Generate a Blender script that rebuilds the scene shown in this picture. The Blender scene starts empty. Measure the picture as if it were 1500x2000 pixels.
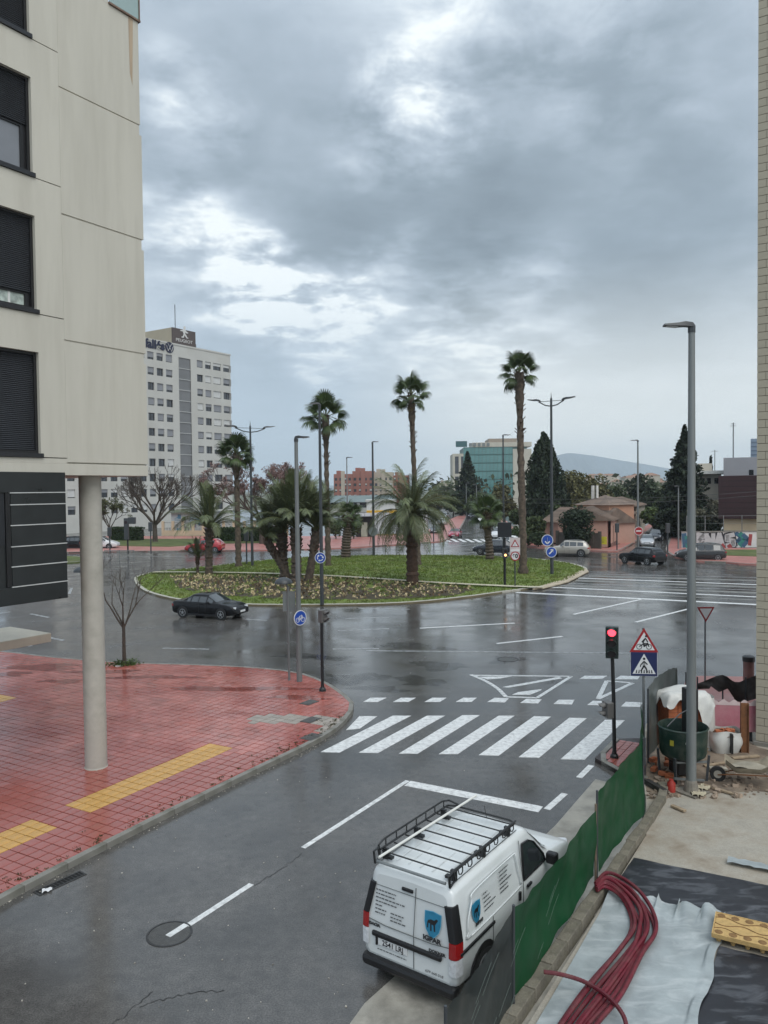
import bpy, math, random
import numpy as np
from mathutils import Vector, Matrix
random.seed(7); RNG = np.random.default_rng(7)
scene = bpy.context.scene
COL = scene.collection
PI = math.pi
# ------------------------------------------------------------------ camera
H = 7.7                       # eye height above the road (first-floor window)
FPX = 1500.0                  # focal length for a 1500 x 2000 picture
PITCH = math.atan(0.03); ROLL = 0.011
cp, sp = math.cos(PITCH), math.sin(PITCH)
cr, sr = math.cos(ROLL), math.sin(ROLL)
lev_r = Vector((1, 0, 0)); lev_f = Vector((0, cp, -sp)); lev_u = Vector((0, sp, cp))
cam_r = lev_r*cr - lev_u*sr; cam_u = lev_r*sr + lev_u*cr
cam_data = bpy.data.cameras.new('camera'); cam = bpy.data.objects.new('camera', cam_data); COL.objects.link(cam)
cam_data.sensor_fit = 'VERTICAL'; cam_data.sensor_height = 24.0; cam_data.sensor_width = 18.0; cam_data.lens = 18.0
cam_data.clip_start = 0.1; cam_data.clip_end = 30000
m = Matrix.Identity(4)
for i in range(3):
    m[i][0] = cam_r[i]; m[i][1] = cam_u[i]; m[i][2] = -lev_f[i]
m[2][3] = H
cam.matrix_world = m
scene.camera = cam

def ray(px, py):
    x = px-750.0; y = 1000.0-py
    return (cam_r*x + cam_u*y + lev_f*FPX)/FPX
def G(px, py, z=0.0):
    """point of the horizontal plane at height z seen at this photo pixel"""
    r = ray(px, py); t = (z-H)/r.z
    return Vector((r.x*t, r.y*t, z))
def AT(px, py, Y):
    """point at distance Y (metres ahead) seen at this photo pixel"""
    r = ray(px, py); t = Y/r.y
    return Vector((r.x*t, Y, H+r.z*t))
SA = math.radians(33.0)                       # street direction, measured from straight ahead
U = Vector((math.sin(SA), math.cos(SA), 0)); W = Vector((math.cos(SA), -math.sin(SA), 0))
URZ = PI/2-SA                                 # rotation that turns +X into the street direction

# ------------------------------------------------------------------ world, sun, exposure
SUN_EL, SUN_AZ = math.radians(52), math.radians(150)      # azimuth measured clockwise from +Y (straight ahead)
world = bpy.data.worlds.new('World'); scene.world = world; world.use_nodes = True
wn, wl = world.node_tree.nodes, world.node_tree.links
wn.clear()
def WN(t, **k):
    n = wn.new(t)
    for a, b in k.items(): setattr(n, a, b)
    return n
def wmath(op, a, b=None, clamp=False):
    n = WN('ShaderNodeMath', operation=op, use_clamp=clamp)
    for i, v in enumerate((a, b)):
        if v is None: continue
        if isinstance(v, (int, float)): n.inputs[i].default_value = v
        else: wl.new(v, n.inputs[i])
    return n.outputs[0]
out = WN('ShaderNodeOutputWorld'); bg = WN('ShaderNodeBackground'); wl.new(bg.outputs[0], out.inputs[0])
bg.inputs['Strength'].default_value = 0.1
sky = WN('ShaderNodeTexSky', sky_type='NISHITA'); sky.sun_disc = False
sky.sun_elevation = SUN_EL; sky.sun_rotation = SUN_AZ; sky.air_density = 1.2; sky.dust_density = 2.0
tc = WN('ShaderNodeTexCoord'); D = tc.outputs['Generated']
sep = WN('ShaderNodeSeparateXYZ'); wl.new(D, sep.inputs[0])
zup = wmath('MAXIMUM', sep.outputs[2], 0.0)
den = wmath('ADD', zup, 0.16)
uvn = WN('ShaderNodeCombineXYZ')
wl.new(wmath('DIVIDE', sep.outputs[0], den), uvn.inputs[0]); wl.new(wmath('DIVIDE', sep.outputs[1], den), uvn.inputs[1])
def wnoise(scale, detail, rough, dist, off):
    n = WN('ShaderNodeTexNoise'); mp = WN('ShaderNodeMapping'); mp.inputs['Location'].default_value = off
    wl.new(uvn.outputs[0], mp.inputs[0]); wl.new(mp.outputs[0], n.inputs['Vector'])
    n.inputs['Scale'].default_value = scale; n.inputs['Detail'].default_value = detail
    n.inputs['Roughness'].default_value = rough; n.inputs['Distortion'].default_value = dist
    return n.outputs['Fac']
nA = wnoise(1.15, 6, .5, .25, (3.1, 1.7, 0)); nB = wnoise(3.0, 12, .62, .15, (7.7, 2.2, 1)); nC = wnoise(.42, 4, .5, .2, (1.3, 5.2, 2))
nD = wnoise(7.0, 10, .60, .25, (2.2, 9.1, 3))
nW = WN('ShaderNodeTexNoise'); wl.new(uvn.outputs[0], nW.inputs['Vector']); nW.inputs['Scale'].default_value = 2.2; nW.inputs['Detail'].default_value = 6
wsub = WN('ShaderNodeVectorMath', operation='SUBTRACT'); wl.new(nW.outputs['Color'], wsub.inputs[0]); wsub.inputs[1].default_value = (.5, .5, .5)
wsc = WN('ShaderNodeVectorMath', operation='SCALE'); wl.new(wsub.outputs[0], wsc.inputs[0]); wsc.inputs['Scale'].default_value = .16
wadd = WN('ShaderNodeVectorMath', operation='ADD'); wl.new(D, wadd.inputs[0]); wl.new(wsc.outputs[0], wadd.inputs[1])
wnrm = WN('ShaderNodeVectorMath', operation='NORMALIZE'); wl.new(wadd.outputs[0], wnrm.inputs[0])
def blob(px, py, rad, amp):
    d = ray(px, py).normalized()
    v = WN('ShaderNodeVectorMath', operation='DOT_PRODUCT'); wl.new(wnrm.outputs[0], v.inputs[0]); v.inputs[1].default_value = d
    mr = WN('ShaderNodeMapRange', interpolation_type='SMOOTHSTEP')
    wl.new(v.outputs['Value'], mr.inputs[0])
    mr.inputs[1].default_value = math.cos(rad/FPX); mr.inputs[2].default_value = 1.0
    mr.inputs[3].default_value = 0; mr.inputs[4].default_value = amp
    return mr.outputs[0]
# gaps where the brighter layer shows (direction, size, strength), and thicker banks
BRIGHT = [(400, 490, 150, .20), (470, 540, 120, .20), (540, 560, 120, .24), (620, 620, 130, .30), (690, 660, 120, .22), (740, 525, 100, .22),
          (800, 250, 150, .20), (780, 180, 110, .10), (850, 110, 170, .12), (960, 640, 210, .20), (880, 680, 130, .16), (330, 440, 120, .14),
          (380, 230, 110, .16), (330, 200, 90, .10), (1030, 50, 260, .10), (1250, 100, 260, .07), (560, 530, 70, .10), (470, 610, 90, .14)]
DARK = [(1150, 430, 420, .24), (820, 420, 300, .24), (420, 400, 260, .05), (420, 130, 260, .08), (1350, 560, 300, .12), (560, 330, 260, .10), (650, 450, 160, .08),
        (460, 700, 170, .12), (900, 590, 150, .06), (600, 760, 220, .08)]
def total(lst):
    s = None
    for b in lst:
        o = blob(*b); s = o if s is None else wmath('ADD', s, o)
    return s
pat = wmath('ADD', wmath('MULTIPLY', nB, 2.4), wmath('MULTIPLY', nD, 3.2))
bright = wmath('MULTIPLY', total(BRIGHT), wmath('MAXIMUM', wmath('ADD', wmath('MULTIPLY', pat, 1.35), -2.95), .08))
dark = wmath('MULTIPLY', total(DARK), wmath('ADD', wmath('MULTIPLY', nA, 1.0), .5))
base = wmath('ADD', wmath('MULTIPLY', nA, .42), wmath('MULTIPLY', nC, .22))
base = wmath('ADD', base, wmath('ADD', wmath('MULTIPLY', nB, .50), wmath('MULTIPLY', nD, .22)))
v = wmath('ADD', wmath('SUBTRACT', wmath('ADD', base, bright), dark), -.135)
ramp = WN('ShaderNodeValToRGB'); wl.new(v, ramp.inputs[0])
e = ramp.color_ramp.elements
e[0].position = 0.05; e[0].color = (.205, .257, .304, 1)
e[1].position = 0.92; e[1].color = (.90, .96, .98, 1)
for p, c in ((.26, (.285, .352, .412, 1)), (.46, (.400, .475, .552, 1)), (.68, (.58, .66, .735, 1))):
    el = e.new(p); el.color = c
# smooth pale layer low over the horizon, creamier to the right; bluer low on the left
hz = WN('ShaderNodeMapRange', interpolation_type='SMOOTHSTEP'); wl.new(sep.outputs[2], hz.inputs[0])
hz.inputs[1].default_value = .02; hz.inputs[2].default_value = .30; hz.inputs[3].default_value = 1; hz.inputs[4].default_value = 0
az = WN('ShaderNodeMapRange', interpolation_type='SMOOTHSTEP'); wl.new(sep.outputs[0], az.inputs[0])
az.inputs[1].default_value = -.12; az.inputs[2].default_value = .20
hcol = WN('ShaderNodeMix', data_type='RGBA'); wl.new(az.outputs[0], hcol.inputs[0])
hcol.inputs[6].default_value = (.45, .56, .67, 1); hcol.inputs[7].default_value = (.93, .96, .93, 1)
mx1 = WN('ShaderNodeMix', data_type='RGBA'); wl.new(wmath('MULTIPLY', hz.outputs[0], .9), mx1.inputs[0])
wl.new(ramp.outputs[0], mx1.inputs[6]); wl.new(hcol.outputs[2], mx1.inputs[7])
# the overcast layer grows brighter towards the zenith
zen = WN('ShaderNodeMapRange', interpolation_type='SMOOTHSTEP'); wl.new(sep.outputs[2], zen.inputs[0])
zen.inputs[1].default_value = .45; zen.inputs[2].default_value = 1.0; zen.inputs[3].default_value = 10.0; zen.inputs[4].default_value = 17.0
scl = WN('ShaderNodeVectorMath', operation='SCALE'); wl.new(mx1.outputs[2], scl.inputs[0]); wl.new(zen.outputs[0], scl.inputs['Scale'])
mx2 = WN('ShaderNodeMix', data_type='RGBA'); mx2.inputs[0].default_value = .95
wl.new(sky.outputs[0], mx2.inputs[6]); wl.new(scl.outputs[0], mx2.inputs[7])
wl.new(mx2.outputs[2], bg.inputs['Color'])

sun_d = bpy.data.lights.new('sun', 'SUN'); sun = bpy.data.objects.new('sun', sun_d); COL.objects.link(sun)
sun_d.energy = 1.5; sun_d.angle = math.radians(50); sun_d.color = (1.0, .965, .91)
sdir = Vector((math.sin(SUN_AZ)*math.cos(SUN_EL), math.cos(SUN_AZ)*math.cos(SUN_EL), math.sin(SUN_EL)))
sun.rotation_euler = sdir.to_track_quat('Z', 'Y').to_euler(); sun.location = (0, 0, 60)
vs = scene.view_settings
vs.view_transform = 'Standard'; vs.look = 'None'; vs.exposure = 0.22; vs.gamma = 1.0; vs.use_curve_mapping = False
scene.cycles.max_bounces = 6; scene.cycles.volume_bounces = 1; scene.cycles.transparent_max_bounces = 8

# ------------------------------------------------------------------ materials
MATS = {}
def mat(name, col, rough=.6, var=.12, scale=3.0, bump=0.0, bscale=60.0, metal=0.0, spec=.5, rvar=0.0, rscale=1.5, rnd=0.0,
        emit=None, alpha=None, trans=0.0, coat=0.0, speck=0.0, sscale=45, bdist=.02, dirt=None, dscale=.8, damt=.5, streak=False):
    if name in MATS: return MATS[name]
    M = bpy.data.materials.new(name); M.use_nodes = True; MATS[name] = M
    n, l = M.node_tree.nodes, M.node_tree.links
    b = n['Principled BSDF']
    geo = n.new('ShaderNodeNewGeometry')
    tcx = n.new('ShaderNodeTexCoord')
    pos = tcx.outputs['Object']
    if streak:
        mp = n.new('ShaderNodeMapping'); mp.inputs['Scale'].default_value = (1, 1, .12); l.new(pos, mp.inputs[0]); vecs = mp.outputs[0]
    else: vecs = pos
    def noise(s, d=5, r=.6, vec=None):
        t = n.new('ShaderNodeTexNoise'); l.new(vec or vecs, t.inputs['Vector']); t.inputs['Scale'].default_value = s
        t.inputs['Detail'].default_value = d; t.inputs['Roughness'].default_value = r; return t.outputs['Fac']
    def mapr(x, a, c, lo=.3, hi=.7):
        r = n.new('ShaderNodeMapRange'); l.new(x, r.inputs[0]); r.inputs[1].default_value = lo; r.inputs[2].default_value = hi
        r.inputs[3].default_value = a; r.inputs[4].default_value = c; return r.outputs[0]
    rgb = n.new('ShaderNodeRGB'); rgb.outputs[0].default_value = (*col, 1); c = rgb.outputs[0]
    def scale_col(c, f):
        s = n.new('ShaderNodeVectorMath'); s.operation = 'SCALE'; l.new(c, s.inputs[0]); l.new(f, s.inputs['Scale']); return s.outputs[0]
    if var: c = scale_col(c, mapr(noise(scale), 1-var, 1+var))
    if speck: c = scale_col(c, mapr(noise(sscale, 2, .7, pos), 1-speck, 1+speck, .35, .65)); c = scale_col(c, mapr(noise(sscale*.12, 5, .7, pos), 1-speck*.75, 1+speck*.75))
    if rnd:
        c = scale_col(c, mapr(geo.outputs['Random Per Island'], 1-rnd, 1+rnd, 0, 1))
        oi = n.new('ShaderNodeObjectInfo'); c = scale_col(c, mapr(oi.outputs['Random'], 1-rnd*.6, 1+rnd*.6, 0, 1))
    if dirt:
        mx = n.new('ShaderNodeMix'); mx.data_type = 'RGBA'
        l.new(mapr(noise(dscale, 8, .65), 0, damt, .45, .68), mx.inputs[0]); l.new(c, mx.inputs[6]); mx.inputs[7].default_value = (*dirt, 1); c = mx.outputs[2]
    l.new(c, b.inputs['Base Color'])
    b.inputs['Metallic'].default_value = metal
    b.inputs['Specular IOR Level'].default_value = spec
    b.inputs['Roughness'].default_value = rough
    if rvar: l.new(mapr(noise(rscale, 4, .55, pos), max(.02, rough-rvar), min(1, rough+rvar)), b.inputs['Roughness'])
    if bump:
        bp = n.new('ShaderNodeBump'); bp.inputs['Strength'].default_value = bump; bp.inputs['Distance'].default_value = bdist
        l.new(noise(bscale, 4, .6, pos), bp.inputs['Height']); l.new(bp.outputs[0], b.inputs['Normal'])
    if emit: b.inputs['Emission Color'].default_value = (*emit[:3], 1); b.inputs['Emission Strength'].default_value = emit[3]
    if coat: b.inputs['Coat Weight'].default_value = coat; b.inputs['Coat Roughness'].default_value = .06
    if trans: b.inputs['Transmission Weight'].default_value = trans
    if alpha is not None: b.inputs['Alpha'].default_value = alpha
    return M

# ------------------------------------------------------------------ mesh builder
class MB:
    def __init__(s): s.v = []; s.f = []; s.m = []
    def add(s, vs, fs, mi=0):
        o = len(s.v); s.v += [tuple(x) for x in vs]
        for f in fs: s.f.append(tuple(i+o for i in f)); s.m.append(mi)
        return s
    def box(s, c, d, rz=0, mi=0, tilt=None):
        x, y, z = d[0]/2, d[1]/2, d[2]/2
        p = [Vector((a*x, b*y, e*z)) for e in (-1, 1) for a, b in ((-1, -1), (1, -1), (1, 1), (-1, 1))]
        R = Matrix.Rotation(rz, 3, 'Z')
        if tilt is not None: R = R @ tilt
        p = [R @ q + Vector(c) for q in p]
        return s.add(p, [(3, 2, 1, 0), (4, 5, 6, 7), (0, 1, 5, 4), (1, 2, 6, 5), (2, 3, 7, 6), (3, 0, 4, 7)], mi)
    def lohi(s, a, b, mi=0):
        return s.box([(a[i]+b[i])/2 for i in range(3)], [abs(b[i]-a[i]) for i in range(3)], 0, mi)
    def bar(s, a, b, w, h=None, mi=0):
        a, b = Vector(a), Vector(b); d = b-a; h = h or w
        z = d.normalized(); x = z.cross(Vector((0, 0, 1)))
        if x.length < 1e-4: x = Vector((1, 0, 0))
        x.normalize(); y = x.cross(z)
        p = [e+x*(i*w/2)+y*(j*h/2) for e in (a, b) for i, j in ((-1, -1), (1, -1), (1, 1), (-1, 1))]
        return s.add(p, [(3, 2, 1, 0), (4, 5, 6, 7), (0, 1, 5, 4), (1, 2, 6, 5), (2, 3, 7, 6), (3, 0, 4, 7)], mi)
    def tube(s, path, r, n=8, mi=0, cap=True):
        path = [Vector(p) for p in path]; k = len(path)
        rs = r if isinstance(r, (list, tuple)) else [r]*k
        o = len(s.v); ref = None
        for i, p in enumerate(path):
            t = (path[min(i+1, k-1)]-path[max(i-1, 0)]).normalized()
            if ref is None: ref = t.orthogonal().normalized()
            ref = (ref-t*ref.dot(t)).normalized(); q = t.cross(ref)
            for j in range(n):
                a = 2*PI*j/n; s.v.append(tuple(p+(ref*math.cos(a)+q*math.sin(a))*rs[i]))
        for i in range(k-1):
            for j in range(n):
                a = o+i*n+j; b = o+i*n+(j+1) % n
                s.f.append((a, b, b+n, a+n)); s.m.append(mi)
        if cap:
            s.f.append(tuple(o+j for j in reversed(range(n)))); s.m.append(mi)
            s.f.append(tuple(o+(k-1)*n+j for j in range(n))); s.m.append(mi)
        return s
    def cyl(s, c, r, h, n=16, mi=0, r2=None, axis='Z'):
        d = {'Z': Vector((0, 0, h)), 'X': Vector((h, 0, 0)), 'Y': Vector((0, h, 0))}[axis]
        return s.tube([Vector(c), Vector(c)+d], [r, r if r2 is None else r2], n, mi)
    def lathe(s, prof, n=20, mi=0, c=(0, 0, 0)):
        o = len(s.v); k = len(prof)
        for r, z in prof:
            for j in range(n):
                a = 2*PI*j/n; s.v.append((c[0]+r*math.cos(a), c[1]+r*math.sin(a), c[2]+z))
        for i in range(k-1):
            for j in range(n):
                a = o+i*n+j; b = o+i*n+(j+1) % n; s.f.append((a, b, b+n, a+n)); s.m.append(mi)
        return s
    def prism(s, pts, h, mi=0):
        """pts: 3D outline (ccw from outside), extruded by vector h"""
        k = len(pts); h = Vector(h); pts = [Vector(p) for p in pts]
        fs = [tuple(reversed(range(k))), tuple(range(k, 2*k))]+[(i, (i+1) % k, (i+1) % k+k, i+k) for i in range(k)]
        return s.add(pts+[p+h for p in pts], fs, mi)
    def slab(s, poly, z0, z1, mi=0):
        a = sum(poly[i][0]*poly[(i+1) % len(poly)][1]-poly[(i+1) % len(poly)][0]*poly[i][1] for i in range(len(poly)))
        pts = [(p[0], p[1], z0) for p in (poly if a > 0 else poly[::-1])]
        return s.prism(pts, (0, 0, z1-z0), mi)
    def grid(s, nu, nv, fn, mi=0):
        o = len(s.v)
        for i in range(nu+1):
            for j in range(nv+1): s.v.append(tuple(fn(i/nu, j/nv)))
        for i in range(nu):
            for j in range(nv):
                a = o+i*(nv+1)+j; s.f.append((a, a+nv+1, a+nv+2, a+1)); s.m.append(mi)
        return s
    def mesh(s, name, mats, smooth=None):
        me = bpy.data.meshes.new(name); me.from_pydata(s.v, [], s.f)
        for M in (mats if isinstance(mats, (list, tuple)) else [mats]): me.materials.append(M)
        if any(s.m): me.polygons.foreach_set('material_index', s.m)
        if smooth is not None:
            me.shade_smooth()
            if smooth < 179: me.set_sharp_from_angle(angle=math.radians(smooth))
        me.update(); return me

def link(name, data, parent=None):
    o = bpy.data.objects.new(name, data); COL.objects.link(o)
    if parent: o.parent = parent
    return o
def part(name, mb, mats, parent, smooth=None, bevel=0, kind=None, label=None):
    me = mb.mesh(name, mats, smooth) if isinstance(mb, MB) else mb
    o = link(name, me, parent)
    if bevel: bv = o.modifiers.new('bevel', 'BEVEL'); bv.width = bevel; bv.segments = 2; bv.limit_method = 'ANGLE'
    if kind: o['kind'] = kind
    if label: o['label'] = label
    return o
def tag(o, label, cat, group=None, kind=None):
    o['label'] = label; o['category'] = cat
    if group: o['group'] = group
    if kind: o['kind'] = kind
    return o
def thing(name, label, cat, loc=(0, 0, 0), rz=0.0, group=None):
    o = link(name, None); o.location = loc; o.rotation_euler = (0, 0, rz); o.empty_display_size = .2
    return tag(o, label, cat, group)
def solo(name, mb, mats, label, cat, loc=(0, 0, 0), rz=0.0, group=None, smooth=None, bevel=0, kind=None):
    o = part(name, mb, mats, None, smooth, bevel); o.location = loc; o.rotation_euler = (0, 0, rz)
    return tag(o, label, cat, group, kind)
def struct(name, mb, mats, smooth=None, kind='structure'):
    o = part(name, mb, mats, None, smooth); o['kind'] = kind; return o
def _dup(o, parent):
    c = o.copy(); COL.objects.link(c); c.parent = parent
    for ch in list(o.children): _dup(ch, c)
    return c
def dup(o, loc, rz=None, label=None, scale=None):
    c = _dup(o, None); c.location = loc
    if rz is not None: c.rotation_euler = (0, 0, rz)
    if label: c['label'] = label
    if scale: c.scale = (scale,)*3 if not isinstance(scale, tuple) else scale
    return c
def text(s, size, M, parent, loc, rot, name='lettering', ext=.002, align='CENTER', sx=1.0, bold=0.0):
    cu = bpy.data.curves.new(name, 'FONT'); cu.body = s; cu.size = size; cu.extrude = ext; cu.align_x = align; cu.align_y = 'CENTER'
    cu.offset = bold; cu.materials.append(M)
    tmp = bpy.data.objects.new(name, cu); me = bpy.data.meshes.new_from_object(tmp); bpy.data.objects.remove(tmp); bpy.data.curves.remove(cu)
    if not me.materials: me.materials.append(M)
    o = link(name, me, parent); o.location = loc; o.rotation_euler = rot; o.scale = (sx, 1, 1); return o
def inpoly(x, y, poly):
    c = False; n = len(poly)
    for i in range(n):
        x1, y1 = poly[i][0], poly[i][1]; x2, y2 = poly[(i+1) % n][0], poly[(i+1) % n][1]
        if (y1 > y) != (y2 > y) and x < (x2-x1)*(y-y1)/(y2-y1)+x1: c = not c
    return c
def PX(pts, z=0.0): return [G(a, b, z) for a, b in pts]
def resample(pts, step, closed=False):
    P = [Vector(p) for p in pts]
    if closed: P.append(P[0])
    out = [P[0]]; acc = 0.0
    for a, b in zip(P[:-1], P[1:]):
        L = (b-a).length; d = step-acc
        while d <= L: out.append(a+(b-a)*(d/L)); d += step
        acc = (acc+L) % step
    if not closed and (out[-1]-P[-1]).length > step*.3: out.append(P[-1])
    return out
def smoothpoly(pts, n=6, closed=False):
    """Catmull-Rom through the points"""
    P = [Vector(p) for p in pts]; k = len(P); res = []
    rng = range(k if closed else k-1)
    for i in rng:
        p0 = P[(i-1) % k] if (closed or i > 0) else P[i]*2-P[i+1]
        p1, p2 = P[i], P[(i+1) % k]
        p3 = P[(i+2) % k] if (closed or i < k-2) else p2*2-p1
        for j in range(n):
            t = j/n
            res.append(.5*((2*p1)+(p2-p0)*t+(2*p0-5*p1+4*p2-p3)*t*t+(3*p1-p0-3*p2+p3)*t**3))
    if not closed: res.append(P[-1])
    return res
def kerb(pts, parent, M, w=.15, z0=-.05, z1=.14, step=1.0, inside=1, closed=False, name='kerb_stone', gap=.012):
    """row of single kerb stones along the line; the line is the outer foot of the stones"""
    q = resample(pts, step, closed)
    if closed: q = q[:-1] if (q[-1]-q[0]).length < step*.5 else q
    n = len(q)
    nrm = []
    for i in range(n):
        a = q[i-1] if (closed or i) else q[i]; b = q[(i+1) % n] if (closed or i < n-1) else q[i]
        t = (b-a).normalized(); nrm.append(Vector((-t.y, t.x, 0))*inside)
    for i in range(n if closed else n-1):
        a, b = q[i], q[(i+1) % n]; na, nb = nrm[i], nrm[(i+1) % n]
        t = (b-a).normalized()*gap/2; dz = random.uniform(-.004, .004)
        c = (a+b)/2; c.z = 0
        P = [a+t-c, b-t-c, b-t+nb*w-c, a+t+na*w-c]
        mb = MB().slab([(p.x, p.y) for p in P], z0, z1+dz)
        o = part(name, mb, M, parent, bevel=.012); o.location = c
LEAFN = 0
def leaves(mb, centers, normals_r, size, mi=0):
    """append random quads (numpy, fast)"""
    C = np.asarray(centers, float); n = len(C)
    A = RNG.normal(size=(n, 3)); A /= np.linalg.norm(A, axis=1)[:, None]
    if normals_r is not None: A = A*normals_r[0]+np.asarray(normals_r[1])[None]*(1-normals_r[0]); A /= np.linalg.norm(A, axis=1)[:, None]
    B = np.cross(A, RNG.normal(size=(n, 3))); B /= np.linalg.norm(B, axis=1)[:, None]
    S = (size*(.6+.8*RNG.random(n)))[:, None]
    a, b = A*S, B*S*.55
    V = np.stack([C-a*.5, C+b*.5, C+a*.5, C-b*.5], 1).reshape(-1, 3)
    o = len(mb.v); mb.v += [tuple(x) for x in V.tolist()]
    mb.f += [(o+4*i, o+4*i+1, o+4*i+2, o+4*i+3) for i in range(n)]; mb.m += [mi]*n
    return mb
# ------------------------------------------------------------------ shared materials
ASPH = mat('wet_asphalt', (.088, .083, .077), .19, .22, .55, .05, 55, rvar=.11, rscale=.40, dirt=(.056, .055, .053), dscale=.30, damt=.6, spec=.85, speck=.38, sscale=38, bdist=.006)
nt = ASPH.node_tree; bsdf = nt.nodes['Principled BSDF']
WHITE = mat('road_paint', (.72, .73, .72), .45, .12, 8, dirt=(.20, .20, .20), dscale=7.0, damt=.6, rvar=.15)
WORN = mat('worn_road_paint', (.36, .37, .37), .4, .15, 6, dirt=(.07, .07, .075), dscale=5.0, damt=1.0, rvar=.12)
KERB = mat('kerb_concrete', (.235, .225, .20), .55, .22, 5, .3, 90, rvar=.15, dirt=(.10, .10, .075), dscale=2.5, damt=.8)
PALEK = mat('pale_kerb', (.46, .44, .38), .55, .18, 5, dirt=(.20, .19, .13), dscale=2, damt=.7)
TILE_R = mat('red_tile', (.355, .108, .085), .14, .22, .9, .05, 150, rvar=.115, rscale=.40, rnd=.12, dirt=(.26, .036, .022), dscale=.30, damt=.95, spec=.7)
TILE_Y = mat('yellow_tile', (.56, .315, .085), .30, .15, 2, .12, 150, rvar=.14, rscale=.6, rnd=.05)
TILE_G = mat('grey_tile', (.33, .29, .25), .35, .15, 2, .1, 150, rvar=.15, rnd=.06)
TILE_B = mat('brown_tile', (.20, .095, .075), .35, .18, 1.2, .1, 150, rvar=.15, rnd=.10)
MORTAR = mat('wet_mortar', (.022, .012, .010), .4, .2, 4, .2, 80, rvar=.15)
STEEL = mat('galvanised_steel', (.20, .215, .215), .5, .15, 3, metal=.35, rvar=.1, streak=True)
DARKST = mat('dark_steel', (.045, .05, .055), .42, .15, 6)
BLACK = mat('black_plastic', (.012, .012, .013), .38, .1, 8)
GLASSD = mat('dark_glass', (.018, .022, .026), .05, .1, 2, spec=.8)
RUBBER = mat('rubber', (.014, .014, .014), .75, .2, 10)
CONC = mat('render_beige', (.55, .525, .455), .75, .06, .7, .12, 120, dirt=(.43, .405, .34), dscale=1.7, damt=.5, streak=True)

# ------------------------------------------------------------------ ground, road
g = MB().add([(-9000, -60, -.06), (9000, -60, -.06), (9000, 12000, -.06), (-9000, 12000, -.06)], [(0, 1, 2, 3)])
struct('ground', g, mat('far_ground', (.10, .105, .06), .9, .3, .02))
g = MB().add([(-170, -12, 0), (170, -12, 0), (170, 300, 0), (-170, 300, 0)], [(0, 1, 2, 3)])
road = struct('road', g, ASPH)

def mark(name, pts, M=WHITE, z=.006):
    P = PX(pts); a = sum(P[i].x*P[(i+1) % len(P)].y-P[(i+1) % len(P)].x*P[i].y for i in range(len(P)))
    if a < 0: P = P[::-1]
    mb = MB().prism([(p.x, p.y, -.012) for p in P], (0, 0, z+.012))
    return part(name, mb, M, road)
def line(name, a, b, w, M=WHITE, z=.006):
    A, B = G(*a), G(*b); t = (B-A).normalized(); n = Vector((-t.y, t.x, 0))*w/2
    mb = MB().slab([(p.x, p.y) for p in (A+n, A-n, B-n, B+n)], -.012, z); return part(name, mb, M, road)
# zebra crossing
for q in ([(626, 1469), (663, 1470), (803, 1398), (767, 1398)], [(701, 1470), (738, 1471), (869, 1398), (834, 1398)],
          [(779, 1472), (816, 1472), (937, 1397), (903, 1397)], [(857, 1473), (894, 1473), (1005, 1398), (974, 1398)],
          [(935, 1475), (974, 1476), (1076, 1400), (1043, 1399)], [(1013, 1479), (1053, 1480), (1146, 1403), (1112, 1402)],
          [(1095, 1483), (1142, 1484), (1220, 1407), (1182, 1406)], [(676, 1426), (703, 1423), (737, 1399), (702, 1399)]):
    mark('crosswalk_stripe', q)
for q in ([(709, 1371), (738, 1371), (755, 1363), (724, 1363)], [(768, 1371), (798, 1371), (812, 1363), (783, 1363)],
          [(829, 1371), (859, 1371), (872, 1363), (844, 1363)], [(890, 1371), (921, 1371), (931, 1363), (905, 1363)],
          [(952, 1371), (986, 1372), (994, 1364), (966, 1363)], [(1016, 1373), (1051, 1374), (1058, 1366), (1028, 1365)],
          [(1081, 1375), (1117, 1376), (1122, 1367), (1091, 1367)], [(1147, 1377), (1184, 1378), (1190, 1370), (1158, 1369)],
          [(1213, 1380), (1250, 1381), (1256, 1372), (1222, 1371)],
          [(1132, 1326), (1176, 1326), (1186, 1320), (1142, 1320)], [(1200, 1327), (1245, 1327), (1250, 1321), (1212, 1320)]):
    mark('crossing_dash', q)
# painted island outline and give-way triangle
line('island_line', (920, 1319), (1116, 1321), .14); line('island_line', (1116, 1321), (1049, 1363), .14); line('island_line', (1049, 1363), (988, 1361), .14)
pl = smoothpoly(PX([(988, 1361), (972, 1345), (948, 1330), (920, 1318)]), 4)
for a, b in zip(pl[:-1], pl[1:]):
    t = (b-a).normalized(); n = Vector((-t.y, t.x, 0))*.08
    part('island_line', MB().slab([(p.x, p.y) for p in (a+n-t*.01, a-n-t*.01, b-n+t*.01, b+n+t*.01)], -.012, .008), WHITE, road)
mark('island_bar', [(935, 1322), (1000, 1321), (978, 1325), (952, 1327)]); mark('island_bar', [(981, 1342), (1092, 1322), (1098, 1325), (994, 1343)])
mark('island_bar', [(1000, 1357), (1012, 1352), (1058, 1346), (1056, 1349), (1035, 1357)])
line('give_way_line', (1185, 1330), (1236, 1334), .16); line('give_way_line', (1236, 1334), (1168, 1365), .16); line('give_way_line', (1168, 1365), (1185, 1330), .16, z=.009)
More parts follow.
